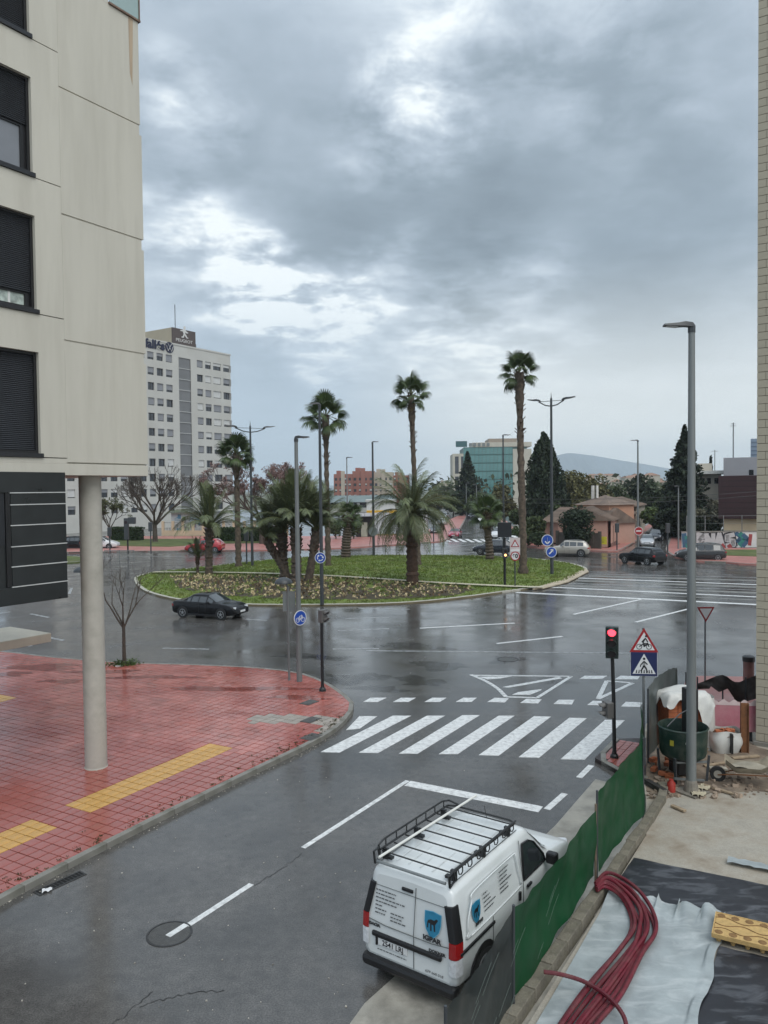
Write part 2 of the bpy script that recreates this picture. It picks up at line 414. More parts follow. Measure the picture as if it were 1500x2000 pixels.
# lane lines
line('lane_line', (592, 1656), (796, 1525), .12); line('lane_line', (360, 1812), (491, 1727), .12); line('stop_line', (796, 1530), (1056, 1581), .36)
line('edge_dash', (1068, 1581), (1103, 1550), .16); line('edge_dash', (1131, 1519), (1155, 1495), .16)
for a, b in (((715, 1271), (1240, 1276)), ((318, 1266), (408, 1268)), ((650, 1268), (740, 1267))): line('lane_line', a, b, .16, WORN)
for a, b in (((660, 1232), (760, 1228)), ((675, 1208), (760, 1206)), ((820, 1227), (1005, 1217)), ((970, 1257), (1098, 1243)), ((1120, 1200), (1255, 1170)), ((1242, 1215), (1350, 1188)),
             ((0, 1198), (20, 1195)), ((60, 1199), (95, 1206)), ((95, 1245), (125, 1251)), ((10, 1252), (60, 1262)), ((135, 1160), (140, 1148)), ((480, 1209), (520, 1212)), ((700, 1188), (800, 1190))):
    line('lane_line', a, b, .2, WORN if b[0] < 1000 else WHITE)
for a, b, w in (((1008, 1157), (1480, 1181), .5), ((1060, 1146), (1480, 1166), .4), ((1130, 1129), (1480, 1142), .4), ((1110, 1139), (1480, 1153), .22), ((1150, 1121), (1480, 1128), .18)):
    line('crossing_band', a, b, w, WHITE if w > .3 else WORN)
for a, b, w in (((1085, 1143), (1480, 1158), .9), ((1125, 1134), (1480, 1147), 1.0), ((1150, 1125), (1480, 1134), .9), ((1050, 1152), (1480, 1172), .35)):
    line('worn_band', a, b, w, mat('worn_band_paint', (.20, .195, .175), .4, .3, 1.5, dirt=(.09, .09, .088), dscale=1.2, damt=.9), z=.003)
# zebra at the far street mouth and far lane lines
for i in range(9):
    x = 868+i*15; line('crosswalk_stripe', (x-2, 1052+i*.3), (x+11, 1058+i*.3), .55)
line('lane_line', (870, 1068), (960, 1066), .2, WORN); line('lane_line', (240, 1086), (420, 1088), .2, WORN)
# pale concrete strip along the yard side of the road
P = PX([(640, 2060), (712, 1960), (790, 1890), (1085, 1612), (1163, 1522), (1262, 1545), (1262, 1700), (1010, 2060)])
struct('concrete_strip', MB().slab([(p.x, p.y) for p in P], -.02, .004), mat('strip_concrete', (.34, .32, .275), .5, .25, 1.5, .3, 70, rvar=.2, dirt=(.14, .13, .11), dscale=1.2, damt=.8))
# asphalt repairs and cracks, a hand-width wide
CRK = mat('crack_seal', (.02, .02, .02), .5, .2, 5)
for pts in ([(165, 2040), (240, 1985), (300, 1935)], [(270, 1968), (350, 1945), (440, 1934)], [(500, 1728), (545, 1700), (590, 1668)]):
    q = smoothpoly(PX(pts), 10); mb = MB()
    q = [p+Vector((random.uniform(-.03, .03), random.uniform(-.045, .045), 0)) for p in q]
    for a, b in zip(q[:-1], q[1:]):
        w = random.uniform(.003, .011); n = Vector((-(b-a).y, (b-a).x, 0)).normalized()*w
        mb.add([(p.x, p.y, .004) for p in (a+n, a-n, b-n, b+n)], [(0, 1, 2, 3)])
    part('asphalt_crack', mb, CRK, road)

def manhole(px, r, label, M, z=0.0, group='manhole covers'):
    c = G(*px, z); t = thing('manhole_cover', label, 'manhole cover', (c.x, c.y, z), 0, group)
    part('rim', MB().lathe([(r*1.06, 0), (r*1.06, .010), (r*.97, .011), (r*.97, 0)], 36), M, t)
    part('lid', MB().lathe([(r*.95, -.01), (r*.95, .006), (0, .008)], 36), mat('cast_iron', (.068, .067, .064), .3, .3, 9, .5, 60), t)
    return t
CI = mat('cast_iron_rim', (.03, .03, .03), .4, .2, 9)
t = manhole((331, 1824), .37, 'large round cover in the near road at the end of the dashed lane line', CI)
c = Matrix.Rotation(-(URZ), 2)
part('painted_strip', MB().box((.11, .09, .012), (.42, .12, .006), URZ), WHITE, t)
manhole((1250, 1292), .42, 'round cover in the road left of the brick pallet', CI)
manhole((992, 1288), .45, 'dark round cover in the road above the painted island', CI)
for (px, py), nm in (((604, 1372), 'dark inspection cover at the kerb corner of the red pavement, farthest of three'), ((607, 1406), 'dark inspection cover between two others on the red pavement corner'),
                     ((608, 1439), 'dark inspection cover nearest the road on the red pavement corner')):
    c = G(px, py, .142); mb = MB().box((0, 0, .004), (.62, .42, .012)).box((0, 0, .011), (.5, .3, .006))
    solo('inspection_cover', mb, mat('cover_steel', (.07, .065, .06), .3, .3, 8, .3, 60), nm, 'inspection cover', (c.x, c.y, .140), URZ, 'inspection covers in the red pavement')
# gully grate
c = G(118, 1725); t = thing('storm_drain', 'black storm drain opening under the kerb of the red pavement', 'drain', (c.x, c.y, 0), URZ-.05)
part('frame', MB().lohi((-.5, -.12, -.02), (.5, -.085, .012)).lohi((-.5, .085, -.02), (.5, .12, .012)).lohi((-.5, -.085, -.02), (-.465, .085, .012)).lohi((.465, -.085, -.02), (.5, .085, .012)), CI, t)
part('pit_dark_fill', MB().lohi((-.465, -.085, -.02), (.465, .085, .003)), mat('pit_shade_black', (.006, .006, .006), .9), t)  # solid block; darkness of the opening is put into its black colour
for i in range(12): part('bar', MB().box((-.42+i*.076, 0, .005), (.014, .17, .010)), CI, t)

# ------------------------------------------------------------------ near red pavement
near_k = [(-260, 1925), (0, 1770), (150, 1690), (300, 1612), (470, 1527), (560, 1483), (620, 1453), (662, 1426), (687, 1398), (692, 1382)]
far_k = [(682, 1362), (655, 1342), (625, 1326), (580, 1312), (500, 1303), (380, 1297), (270, 1294), (200, 1290), (100, 1282), (0, 1271), (-160, 1262)]
edge = smoothpoly(PX(near_k)+[Vector((p.x, p.y, 0)) for p in PX(far_k, .14)], 4)
inset_poly = []
for i, p in enumerate(edge):
    a, b = edge[max(i-1, 0)], edge[min(i+1, len(edge)-1)]; t = (b-a).normalized(); inset_poly.append((p.x-t.y*.06, p.y+t.x*.06))
inset_poly += [(-32, edge[-1].y), (-32, edge[0].y)]
pave_poly = [(p.x, p.y) for p in edge]+[(-32, edge[-1].y), (-32, edge[0].y)]
slab = MB().slab(inset_poly, -.05, .112)
pave = struct('red_pavement', slab, MORTAR)
kerb(edge, pave, KERB, .16, -.05, .142, 1.0, inside=1)
ramp_zone = [(p.x, p.y) for p in PX([(490, 1393), (640, 1399), (690, 1400), (672, 1425), (640, 1440), (620, 1431), (628, 1412), (490, 1413)], .14)]
yz = [[(p.x, p.y) for p in PX(q, .14)] for q in ([(130, 1571), (395, 1451), (466, 1462), (180, 1589)], [(-80, 1660), (50, 1595), (110, 1611), (-60, 1700)], [(-60, 1350), (0, 1357), (46, 1365), (-40, 1380)])]
bz = [(p.x, p.y) for p in PX([(-100, 1424), (60, 1432), (190, 1442), (290, 1478), (250, 1500), (120, 1530), (-100, 1600)], .14)]
sgn = -1
inner = []
for i, p in enumerate(edge):
    a, b = edge[max(i-1, 0)], edge[min(i+1, len(edge)-1)]; t = (b-a).normalized(); n = Vector((-t.y, t.x, 0)); inner.append((p.x+n.x*.025, p.y+n.y*.025))
inner_poly = inner+[(-32, inner[-1][1]), (-32, inner[0][1])]
T = .3; O = Vector((edge[4].x, edge[4].y, 0)); tiles = []; cuts = []
TA = math.radians(29.3); UT = Vector((math.sin(TA), math.cos(TA), 0)); WT = Vector((math.cos(TA), -math.sin(TA), 0)); TRZ = PI/2-TA
for i in range(-75, 80):
    for j in range(-8, 128):
        p = O+UT*(i*T)-WT*(j*T+.33)
        if p.y < 11 or p.y > 45 or abs(p.x/p.y) > .60: continue
        nin = sum(inpoly((p+UT*(T*.47*a_)+WT*(T*.47*b_)).x, (p+UT*(T*.47*a_)+WT*(T*.47*b_)).y, inner_poly) for a_, b_ in ((1, 1), (1, -1), (-1, -1), (-1, 1)))
        if 0 < nin < 4: cuts.append(p)
        if not inpoly(p.x, p.y, inner_poly): continue
        h = T*.47
        if all(inpoly(q.x, q.y, inner_poly) for q in (p+UT*h+WT*h, p+UT*h-WT*h, p-UT*h+WT*h, p-UT*h-WT*h)): tiles.append((p.x, p.y))
ybox = []
for A_, B_, C_, D_ in yz:
    sw = [((Vector((p[0], p[1], 0))-O).dot(UT), (Vector((p[0], p[1], 0))-O).dot(WT)) for p in (A_, B_, C_, D_)]
    w0, w1 = (sw[0][1]+sw[1][1])/2, (sw[2][1]+sw[3][1])/2; ybox.append(((sw[0][0]+sw[3][0])/2, (sw[1][0]+sw[2][0])/2, min(w0, w1), max(w0, w1)))
def tile_kind(x, y):
    v_ = Vector((x, y, 0))-O; s_, w_ = v_.dot(UT), v_.dot(WT)
    if any(a < s_ < b and c < w_ < d for a, b, c, d in ybox): return 1
    if inpoly(x, y, ramp_zone): return 2
    return 0
TM = [TILE_R, TILE_Y, TILE_G, TILE_B]; TN = ['tile', 'tactile_tile', 'grey_tile', 'tile']
tiles.sort(key=lambda p: p[1] if abs(p[0]/p[1]) < .52 else p[1]+30)
def tile_mesh(M):
    h = .1395; b = .007
    mb = MB().add([(-h, -h, 0), (h, -h, 0), (h, h, 0), (-h, h, 0), (-h+b, -h+b, .026), (h-b, -h+b, .026), (h-b, h-b, .026), (-h+b, h-b, .026), (-h, -h, .021), (h, -h, .021), (h, h, .021), (-h, h, .021)],
                  [(4, 5, 6, 7), (8, 9, 5, 4), (9, 10, 6, 5), (10, 11, 7, 6), (11, 8, 4, 7), (0, 1, 9, 8), (1, 2, 10, 9), (2, 3, 11, 10), (3, 0, 8, 11)])
    return mb
tmesh = [tile_mesh(M).mesh('tile', M) for M in TM]
rest = {0: MB(), 1: MB(), 2: MB(), 3: MB()}
tb = tile_mesh(None); cs, sn = math.cos(TRZ), math.sin(TRZ); cnt = [0, 0, 0, 0]
for k, (x, y) in enumerate(tiles):
    kd = tile_kind(x, y); dz = random.uniform(-.0025, .0025); cnt[kd] += 1
    if cnt[kd] <= (300, 60, 0, 0)[kd]:
        o = link(TN[kd], tmesh[kd], pave); o.location = (x, y, .112+dz)
        o.rotation_euler = (random.uniform(-.012, .012), random.uniform(-.012, .012), TRZ)
    else:
        tx, ty = random.uniform(-.012, .012), random.uniform(-.012, .012)
        rest[kd].add([(x+a*cs-b*sn, y+a*sn+b*cs, .112+dz+c+a*tx+b*ty) for a, b, c in tb.v], tb.f)
def cut_tile(p):
    best = None
    for a, b in zip(edge[:-1], edge[1:]):
        t = b-a; f = max(0, min(1, (p-a).dot(t)/t.dot(t))); d_ = (p-(a+t*f)).length
        if best is None or d_ < best[0]: best = (d_, a, t.normalized())
    _, a, t = best; n = Vector((-t.y, t.x, 0)); h = .1395; sq = [p+UT*i*h+WT*j*h for i, j in ((-1, -1), (-1, 1), (1, 1), (1, -1))]; out_ = []
    dist = lambda q: (q-a).dot(n)-.12
    for q0, q1 in zip(sq, sq[1:]+sq[:1]):
        d0, d1 = dist(q0), dist(q1)
        if d0 >= 0: out_.append(q0)
        if (d0 >= 0) != (d1 >= 0): out_.append(q0.lerp(q1, d0/(d0-d1)))
    return out_
for p in cuts:
    o_ = cut_tile(p)
    if len(o_) >= 3: rest[2 if inpoly(p.x, p.y, ramp_zone) else 0].slab([(q.x, q.y) for q in o_], .10, .1365)
for kd, nm in ((0, 'red_tiles'), (1, 'tactile_tiles'), (2, 'grey_tiles'), (3, 'brown_tiles')):
    if rest[kd].v: part(nm, rest[kd], TM[kd], pave, kind='stuff')

# ------------------------------------------------------------------ column and apartment building on the left
c0 = G(188, 1497, .14)
F0 = Vector((c0.x, c0.y, 0))+W*.62                       # a point of the facade plane
def fac(px, py):
    r = ray(px, py); o = Vector((0, 0, H)); t = (F0-o).dot(W)/r.dot(W); p = o+r*t; return (p-F0).dot(U), p.z
colm = thing('concrete_column', 'thick round concrete column standing on the red pavement', 'column', (c0.x, c0.y, .12))
zs = fac(200, 929)[1]
CC = mat('column_concrete', (.44, .42, .37), .7, .10, 1.5, .15, 90, dirt=(.30, .285, .24), dscale=1.6, damt=.55)
part('shaft', MB().lathe([(.292, 0)]+[(.292, .5*k_) for k_ in range(1, int(zs*2))]+[(.292, zs+.02)], 40), CC, colm, 40)
part('base_collar', MB().lathe([(.31, 0), (.308, .03), (.294, .05)], 40), CC, colm, 40)
bld = thing('apartment_building', 'beige rendered apartment building with black shuttered windows raised on a column at the left', 'building', (F0.x, F0.y, 0), URZ)
sR = fac(289, 900)[0]; sJ = fac(122, 500)[0]; sL = -5.2
gR = [fac(*q)[1] for q in ((289, 907.5), (287, 692), (282, 470), (275, 245))]
gR.append(gR[-1]+3.1); zb = zs
TH = .16
def gl(x0, y0): return fac(x0, y0)[1]
gLft = [gl(80, 893.5), gl(68, 612), gl(62, 345), gl(56, 73)]; gLft.append(gLft[-1]+3.2)
swin = [fac(78, 800)[0], fac(70, 520)[0], fac(62, 250)[0], fac(57, 40)[0]]
wtop = [gl(74, 688), gl(66, 421), gl(59, 150), gLft[3]+2.4]
# fascia strip and right column of panels
part('fascia', MB().lohi((sL, 0, zb), (sR, 6, gR[0]-.03)), CONC, bld, bevel=.01)
for i in range(4):
    top = gR[i+1]-.028 if i < 3 else fac(212, 0)[1]-1.2
    # the panel has a small rebate below its top edge, seen as a notch in the outline
    if i < 3:
        part('facade_panel', MB().lohi((sJ+.002, 0, gR[i]+.012), (sR, TH, top-.26)).lohi((sJ+.002, .004, top-.26), (sR-.07, TH, top)), CONC, bld)
    part('joint_recess', MB().lohi((sJ, .06, gR[i]-.04), (sR-.05, TH-.02, gR[i]+.02)), CONC, bld)
for i in range(4):
    g0, g1 = gLft[i]+.012, gLft[i+1]-.012; sw, wt = swin[i], wtop[i]
    part('facade_panel', MB().prism([(sL, 0, g1), (sL, 0, wt), (sw, 0, wt), (sw, 0, g0), (sJ-.001, 0, g0), (sJ-.001, 0, g1)], (0, TH+.1, 0)), CONC, bld)
part('facade_panel', MB().lohi((sL, 0, gR[0]-.03), (sJ-.001, TH, gLft[0]-.012)), CONC, bld)
part('structure_wall', MB().lohi((sL, TH+.4, gR[0]-.03), (sR-.1, 6, gR[3]+.3)).lohi((sL, TH+.4, gR[3]+.3), (sJ, 6, 30)).lohi((sJ, 2.6, gR[3]+.3), (sR-.1, 6, 30)).lohi((sJ, .03, gR[0]), (sR-.05, TH+.5, gR[3]-.05)), CONC, bld)
# top right: parapet, terrace glass
zt0 = fac(272, 44)[1]; zt1 = zt0+.0
sG = fac(212, 4)[0]
part('facade_panel', MB().lohi((sJ+.012, .02, gR[3]+.012), (sR-.02, TH, zt1)), CONC, bld, bevel=.01)
part('facade_panel', MB().lohi((sJ+.012, .02, zt1), (sG, TH+2.6, zt1+3.2)), CONC, bld)
bal = part('balustrade', MB().lohi((sG, -.03, zt1), (sR+.03, .05, zt1+.05)).lohi((sR-.03, .05, zt1), (sR+.03, 2.2, zt1+.05)).lohi((sR-.02, -.02, zt1), (sR+.02, .02, zt1+1.1)).lohi((sG, -.03, zt1+1.06), (sR+.03, .02, zt1+1.1)), mat('rusty_steel', (.16, .10, .07), .6, .3, 6), bld)
part('glass_pane', MB().lohi((sG+.02, -.01, zt1+.05), (sR-.02, .006, zt1+1.06)), mat('green_glass', (.30, .42, .38), .08, .05, 2, spec=.7, alpha=.55), bal)
part('rust_stain', MB().add([(sR-.34, .0165, gR[3]+1.3), (sR-.26, .0165, gR[3]+1.0), (sR-.2, .0165, zt1), (sR-.36, .0165, zt1)], [(0, 1, 2, 3)]), mat('rust_streak', (.40, .31, .22), .8, .2, 3, streak=True), bld)
SHUT = mat('shutter_black', (.016, .018, .022), .45, .15, 3)
for i in range(4):
    g0, sw, wt = gLft[i], swin[i], wtop[i]; w0 = -4.6
    win = part('window', MB().lohi((sw-.07, .10, g0), (sw, .26, wt)).lohi((w0, .10, wt-.06), (sw-.07, .26, wt)).lohi((w0, .10, g0+.10), (sw-.07, .26, g0+.17)).lohi((w0, .34, g0), (sw, .36, wt)), BLACK, bld)
    part('sill', MB().lohi((w0, -.05, g0-.005), (sw+.05, .2, g0+.10)), mat('sill_black', (.02, .021, .024), .35), win, bevel=.006)
    low = {0: g0+.17, 1: gl(68, 571), 2: gl(62, 244), 3: g0+.17}[i]
    sh = MB(); z = low
    while z < wt-.06:
        sh.add([(w0, .15, z), (sw-.07, .15, z), (sw-.07, .135, z+.02), (w0, .135, z+.02), (w0, .15, z+.046), (sw-.07, .15, z+.046)], [(0, 1, 2, 3), (3, 2, 5, 4)]); z += .047
    part('shutter', sh, SHUT, win, kind='stuff')
    if low > g0+.3:
        part('pane', MB().lohi((w0, .22, g0+.17), (sw-.20, .235, low)), mat('sky_reflection_pane', (.20, .21, .23), .12, .1, 1, spec=.8) if i == 2 else mat('curtain_pane', (.40, .46, .42), .15, .5, 5, spec=.7), win)  # grey pane: the sky's reflection is put into its base colour
        part('sash', MB().lohi((sw-.20, .18, g0+.17), (sw-.07, .25, low)).lohi((w0, .18, low-.05), (sw-.20, .25, low)), BLACK, win)
        if i == 1: part('mullion', MB().lohi((sw-.62, .205, g0+.17), (sw-.56, .22, low-.05)), mat('white_frame', (.7, .7, .68), .5), win)
# dark clad storey below the overhang
b1 = fac(131, 1168); zb0 = b1[1]; sB = b1[0]; zB1 = fac(130, 922)[1]
CLAD = mat('dark_cladding', (.020, .023, .024), .32, .2, 1.5, rvar=.06)
TRIM = mat('pale_trim', (.50, .51, .50), .4)
box = part('clad_storey', MB().lohi((sL, .02, zb0+.02), (sB-.02, 5.5, zB1)), CLAD, bld)
lv = [zb0]+[fac(126, y)[1] for y in (1134.5, 1097.5, 1060.5, 1021.5, 983.5, 961.5)]+[zB1]
s20 = fac(21, 1050)[0]
for i in range(7):
    z0, z1 = lv[i], lv[i+1]
    full = i in (0, 6)
    part('cladding_panel', MB().lohi((sL if full else s20, -.04, z0+.012), (sB, .018, z1-.012)), CLAD, box, bevel=.004)
    if i < 6: part('trim_strip', MB().lohi((s20-.02, -.055, z1-.012), (sB+.006, .02, z1+.012)), TRIM, box)
part('window', MB().lohi((sL, .021, lv[1]+.02), (s20-.15, .024, lv[6]-.02)), mat('shop_pane', (.06, .065, .065), .12, .2, 2, spec=.6), box)
part('jamb', MB().lohi((s20-.13, -.03, lv[1]), (s20-.01, .019, lv[6])), BLACK, box)
part('blind', MB().lohi((sL, -.012, lv[1]+1.0), (s20-.15, .018, lv[6]-.02)), SHUT, box)
# low canopy slab beyond
cz = 3.0; cr_ = G(100, 1236, cz)
cs0 = (cr_-F0).dot(U); cw0 = (cr_-F0).dot(W)
can = thing('entrance_canopy', 'pale concrete canopy slab at the far left edge above the wet road', 'canopy', (F0.x, F0.y, 0), URZ)
part('slab', MB().lohi((cs0-9, -cw0, cz-.30), (cs0, -cw0+2.4, cz)), mat('canopy_concrete', (.50, .45, .36), .6, .1, 1.5), can, bevel=.02)
part('post', MB().lohi((cs0-8.6, -cw0+.8, .12), (cs0-8.2, -cw0+1.2, cz-.3)), CC, can)

# ------------------------------------------------------------------ block-faced building on the right
bc = G(1476, 1461); RB = Vector((bc.x, bc.y, 0))
rb = thing('block_building', 'tan split-block building corner at the right edge', 'building', (RB.x, RB.y, 0), -SA)     # local +x runs to the right along the face, -y faces us
BLK = mat('tan_block', (.40, .365, .285), .8, .10, 2.5, .35, 60, rnd=.05)
part('wall', MB().lohi((.02, .03, 0), (7, 6, 24)), mat('block_joint', (.13, .115, .085), .9), rb)
ch = .228; bl = .46
bm_ = MB().lohi((.004, -.012, .006), (bl-.006, .03, ch-.010)); bme = bm_.mesh('block', BLK)
hm_ = MB().lohi((.004, -.012, .006), (bl/2-.006, .03, ch-.010)); hme = hm_.mesh('block', BLK)
rest_b = MB(); nb = 0
for r in range(1, 104):
    off = -bl/2 if r % 2 else 0
    for k in range(15):
        x = off+k*bl
        half = x < -.01
        if k < (3 if r % 2 else 2) and nb < 300:
            o = link('block', hme if half else bme, rb); o.location = (0 if half else x, random.uniform(-.004, .004), r*ch); nb += 1
        else: rest_b.lohi((x+.004, -.012, r*ch+.006), (x+bl-.006, .03, r*ch+ch-.01))
part('blocks', rest_b, BLK, rb, kind='stuff')
part('plinth', MB().lohi((-.06, -.10, 0), (7, .05, ch-.01)), KERB, rb, bevel=.01)
# standing water: thin films in the low spots
WATER = mat('water_film', (.22, .045, .035), .04, .25, 2, spec=.9, alpha=.5); WATER2 = mat('road_water', (.03, .031, .033), .035, .1, 1, spec=.6, alpha=.22)
def puddle(px, py, rx_, ry_, z, M, seed):
    rg = random.Random(seed); c = G(px, py, z); a = G(px+rx_, py, z); b = G(px, py-ry_, z); ea, eb = a-c, b-c; ph = [rg.uniform(0, 6) for _ in range(4)]
    P = []
    for k in range(48):
        t = 2*PI*k/48; r = 1+.28*math.sin(2*t+ph[0])+.20*math.sin(3*t+ph[1])+.14*math.sin(5*t+ph[2])+.10*math.sin(9*t+ph[3]); P.append(c+ea*math.cos(t)*r+eb*math.sin(t)*r)
    struct('puddle', MB().add([(p.x, p.y, z) for p in P], [tuple(range(48))]), M)
for i, a in enumerate(((80, 1303, 90, 5), (200, 1312, 60, 4), (20, 1316, 40, 4), (300, 1322, 70, 4), (460, 1345, 110, 5), (580, 1362, 60, 4), (120, 1330, 50, 3))):
    puddle(*a, .1465, WATER, i)
for i, a in enumerate(((820, 1330, 45, 9), (690, 1325, 60, 10), (990, 1288, 30, 8), (800, 1262, 70, 6), (600, 1282, 60, 5), (740, 1345, 50, 6), (640, 1285, 40, 6), (860, 1300, 60, 7), (1085, 1330, 40, 5))):
    puddle(*a, .0045, WATER2, 30+i)
# ------------------------------------------------------------------ roundabout island
GRASS = mat('grass_base', (.115, .165, .026), .85, .35, .5, .5, 30, dirt=(.16, .14, .05), dscale=.4, damt=.6)
ISL = [(262, 1134), (282, 1156), (350, 1174), (430, 1181), (510, 1184), (620, 1184), (740, 1182), (830, 1177), (920, 1167), (1000, 1156), (1060, 1148), (1108, 1137), (1140, 1121), (1146, 1112),
       (1120, 1103), (1060, 1094), (960, 1088), (850, 1086), (740, 1086), (640, 1088), (540, 1094), (450, 1103), (380, 1111), (310, 1118), (274, 1125)]
iso = smoothpoly(PX(ISL), 5, closed=True)
ic = sum(iso, Vector())/len(iso)
isl = struct('roundabout_island', MB().slab([(p.x, p.y) for p in iso], -.05, .10), mat('island_soil', (.16, .13, .07), .9, .3, 1))
kerb(iso, isl, PALEK, .28, -.05, .13, 1.0, inside=1, closed=True)
def ih(p):                     # height of the mound
    f = p[2]; return .12+.45*(1-f*f)
rings = 14; gm = MB(); N = len(iso)
for r in range(rings+1):
    f = r/rings*.985
    for p in iso:
        q = ic+(p-ic)*f; gm.v.append((q.x, q.y, .10+.45*(1-f**2)+(random.uniform(-.03, .03) if r < rings else 0)))
for r in range(rings):
    for i in range(N):
        a = r*N+i; b = r*N+(i+1) % N; gm.f.append((a, a+N, b+N, b)); gm.m.append(0)
part('lawn', gm, GRASS, isl, smooth=180)
def island_z(x, y):
    # radial position by marching through the outline
    d = Vector((x-ic.x, y-ic.y, 0)); L = d.length
    if L < .01: return .55
    an = math.atan2(d.y, d.x); best = None
    for p in iso:
        e = p-ic; da = abs((math.atan2(e.y, e.x)-an+PI) % (2*PI)-PI)
        if best is None or da < best[0]: best = (da, e.length)
    f = L/best[1]; return .10+.45*(1-min(1, f)**2) if f < .985 else None
# tufts of grass
GR1 = mat('grass_blades', (.128, .192, .026), .7, .45, .35, rnd=.3, dirt=(.19, .17, .06), dscale=.5, damt=.6)
zmap = {}
def scatter_blades(n, ok, h, name, M, parent, kind='stuff'):
    V = []; F = []; k = 0
    xs = RNG.uniform(ic.x-22, ic.x+22, n*3); ys = RNG.uniform(ic.y-22, ic.y+24, n*3)
    for x, y in zip(xs, ys):
        if k >= n: break
        z = island_z(x, y)
        if z is None or not ok(x, y): continue
        for b in range(3):
            a = random.uniform(0, PI); w = random.uniform(.025, .06); hh = h*random.uniform(.5, 1.3); lx, ly = random.uniform(-.05, .05), random.uniform(-.05, .05)
            o = len(V); dx, dy = math.cos(a)*w, math.sin(a)*w; jx, jy = random.uniform(-.1, .1), random.uniform(-.1, .1)
            V += [(x+jx-dx, y+jy-dy, z-.03), (x+jx+dx, y+jy+dy, z-.03), (x+jx+lx, y+jy+ly, z+hh)]; F.append((o, o+1, o+2))
        k += 1
    mb = MB(); mb.v = V; mb.f = F; mb.m = [0]*len(F); return part(name, mb, M, parent, kind=kind)
path_l = [G(300, 1114, .4), G(560, 1123, .5), G(830, 1136, .5), G(1062, 1147, .2)]
bed = [(p.x, p.y) for p in PX([(330, 1122), (560, 1129), (830, 1141), (930, 1147), (890, 1157), (810, 1163), (700, 1167), (560, 1166), (430, 1160), (350, 1146)], .35)]
inbed = lambda x, y: inpoly(x, y, bed)
scatter_blades(16000, lambda x, y: not inbed(x, y), .13, 'grass_tufts', GR1, isl)
# flower bed: rows of small pale plants over brown soil
bm = MB()
bx = [p[0] for p in bed]; by = [p[1] for p in bed]
def bed_surface(n):
    P = [Vector((x, y, (island_z(x, y) or .2)+.02)) for x, y in bed]; c = sum(P, Vector())/len(P); mb = MB()
    for r in range(8):
        for i in range(len(P)):
            q = c+(P[i]-c)*((r+1)/8); mb.v.append((q.x, q.y, (island_z(q.x, q.y) or .2)+.02))
    for r in range(7):
        for i in range(len(P)):
            j = (i+1) % len(P); L = len(P); mb.f.append((r*L+i, (r+1)*L+i, (r+1)*L+j, r*L+j)); mb.m.append(0)
    mb.f.append(tuple(range(len(P)))); mb.m.append(0)
    return mb
part('flower_bed_soil', bed_surface(8), mat('bed_soil', (.060, .048, .028), .9, .4, 1.5, .6, 20), isl, smooth=180)
C1 = []; C2 = []; C3 = []
i = 0
for gx in np.arange(min(bx), max(bx), .36):
    for gy in np.arange(min(by), max(by), .55):
        x = gx+random.uniform(-.06, .06)+(gy*.4) % .36; y = gy+random.uniform(-.08, .08)
        if not inbed(x, y) or random.random() < .16: continue
        z = island_z(x, y)
        if z is None: continue
        dst = C1 if random.random() < .42 else (C2 if random.random() < .5 else C3)
        for q in range(7): dst.append((x+random.gauss(0, .07), y+random.gauss(0, .07), z+.06+abs(random.gauss(0, .10))))
for C_, nm, cc in ((C1, 'pale_bedding_plants', (.47, .38, .22)), (C2, 'green_bedding_plants', (.13, .16, .035)), (C3, 'brown_bedding_plants', (.12, .08, .04))):
    part(nm, leaves(MB(), C_, None, .17), mat(nm, cc, .8, .3, 2, rnd=.3), isl, kind='stuff')
q = smoothpoly(path_l, 8); mb = MB()
pz = mat('path_edging', (.50, .46, .34), .7, .2, 2)
for a, b in zip(q[:-1], q[1:]):
    n = Vector((-(b-a).y, (b-a).x, 0)).normalized()*.30
    pts = [a+n, a-n, b-n, b+n]
    mb.add([(p.x, p.y, (island_z(p.x, p.y) or .12)+.13) for p in pts], [(0, 1, 2, 3)])
part('path', mb, pz, isl)
q2 = PX([(1040, 1150), (1062, 1143), (1100, 1128), (1143, 1110), (1150, 1116), (1110, 1136), (1060, 1149)], .12)
part('end_paving', MB().slab([(p.x, p.y) for p in q2], .06, .135), mat('sandy_paving', (.44, .37, .27), .7, .25, 1.5), isl)

# ------------------------------------------------------------------ far pavements and lawns
PINK = mat('pink_paving', (.42, .17, .145), .45, .18, .4, .1, 40, rvar=.15, dirt=(.34, .20, .17), dscale=.3)
def far_pave(name, front, back, M=PINK, z=.13, step=2.0, k=True):
    f = smoothpoly(PX(front), 3); b = PX(back, z)
    poly = [(p.x, p.y) for p in f]+[(p.x, p.y) for p in b]
    s = struct(name, MB().slab(poly, -.05, z), M)
    if k: kerb(f, s, KERB, .25, -.05, z+.015, step, inside=1)
    return s
far_pave('far_pavement', [(-120, 1084), (130, 1080), (300, 1078), (430, 1077), (560, 1075), (660, 1072), (760, 1066), (830, 1061), (868, 1057), (886, 1046), (900, 1032), (914, 1005)],
         [(905, 1003), (870, 1018), (835, 1035), (820, 1044), (690, 1047), (560, 1047), (300, 1047), (-120, 1047)])
LAWN = mat('far_lawn', (.075, .105, .022), .9, .4, .6, dirt=(.15, .12, .05), dscale=.3, damt=.6)
pp = PX([(205, 1066), (330, 1068), (432, 1062), (560, 1060), (560, 1052), (210, 1053)], .13)
struct('lawn', MB().slab([(p.x, p.y) for p in pp], .05, .16), LAWN)
far_pave('far_left_pavement', [(40, 1100), (100, 1101), (150, 1100), (175, 1094), (150, 1088), (100, 1088), (40, 1090)], [(30, 1094)], M=LAWN, step=1.5)
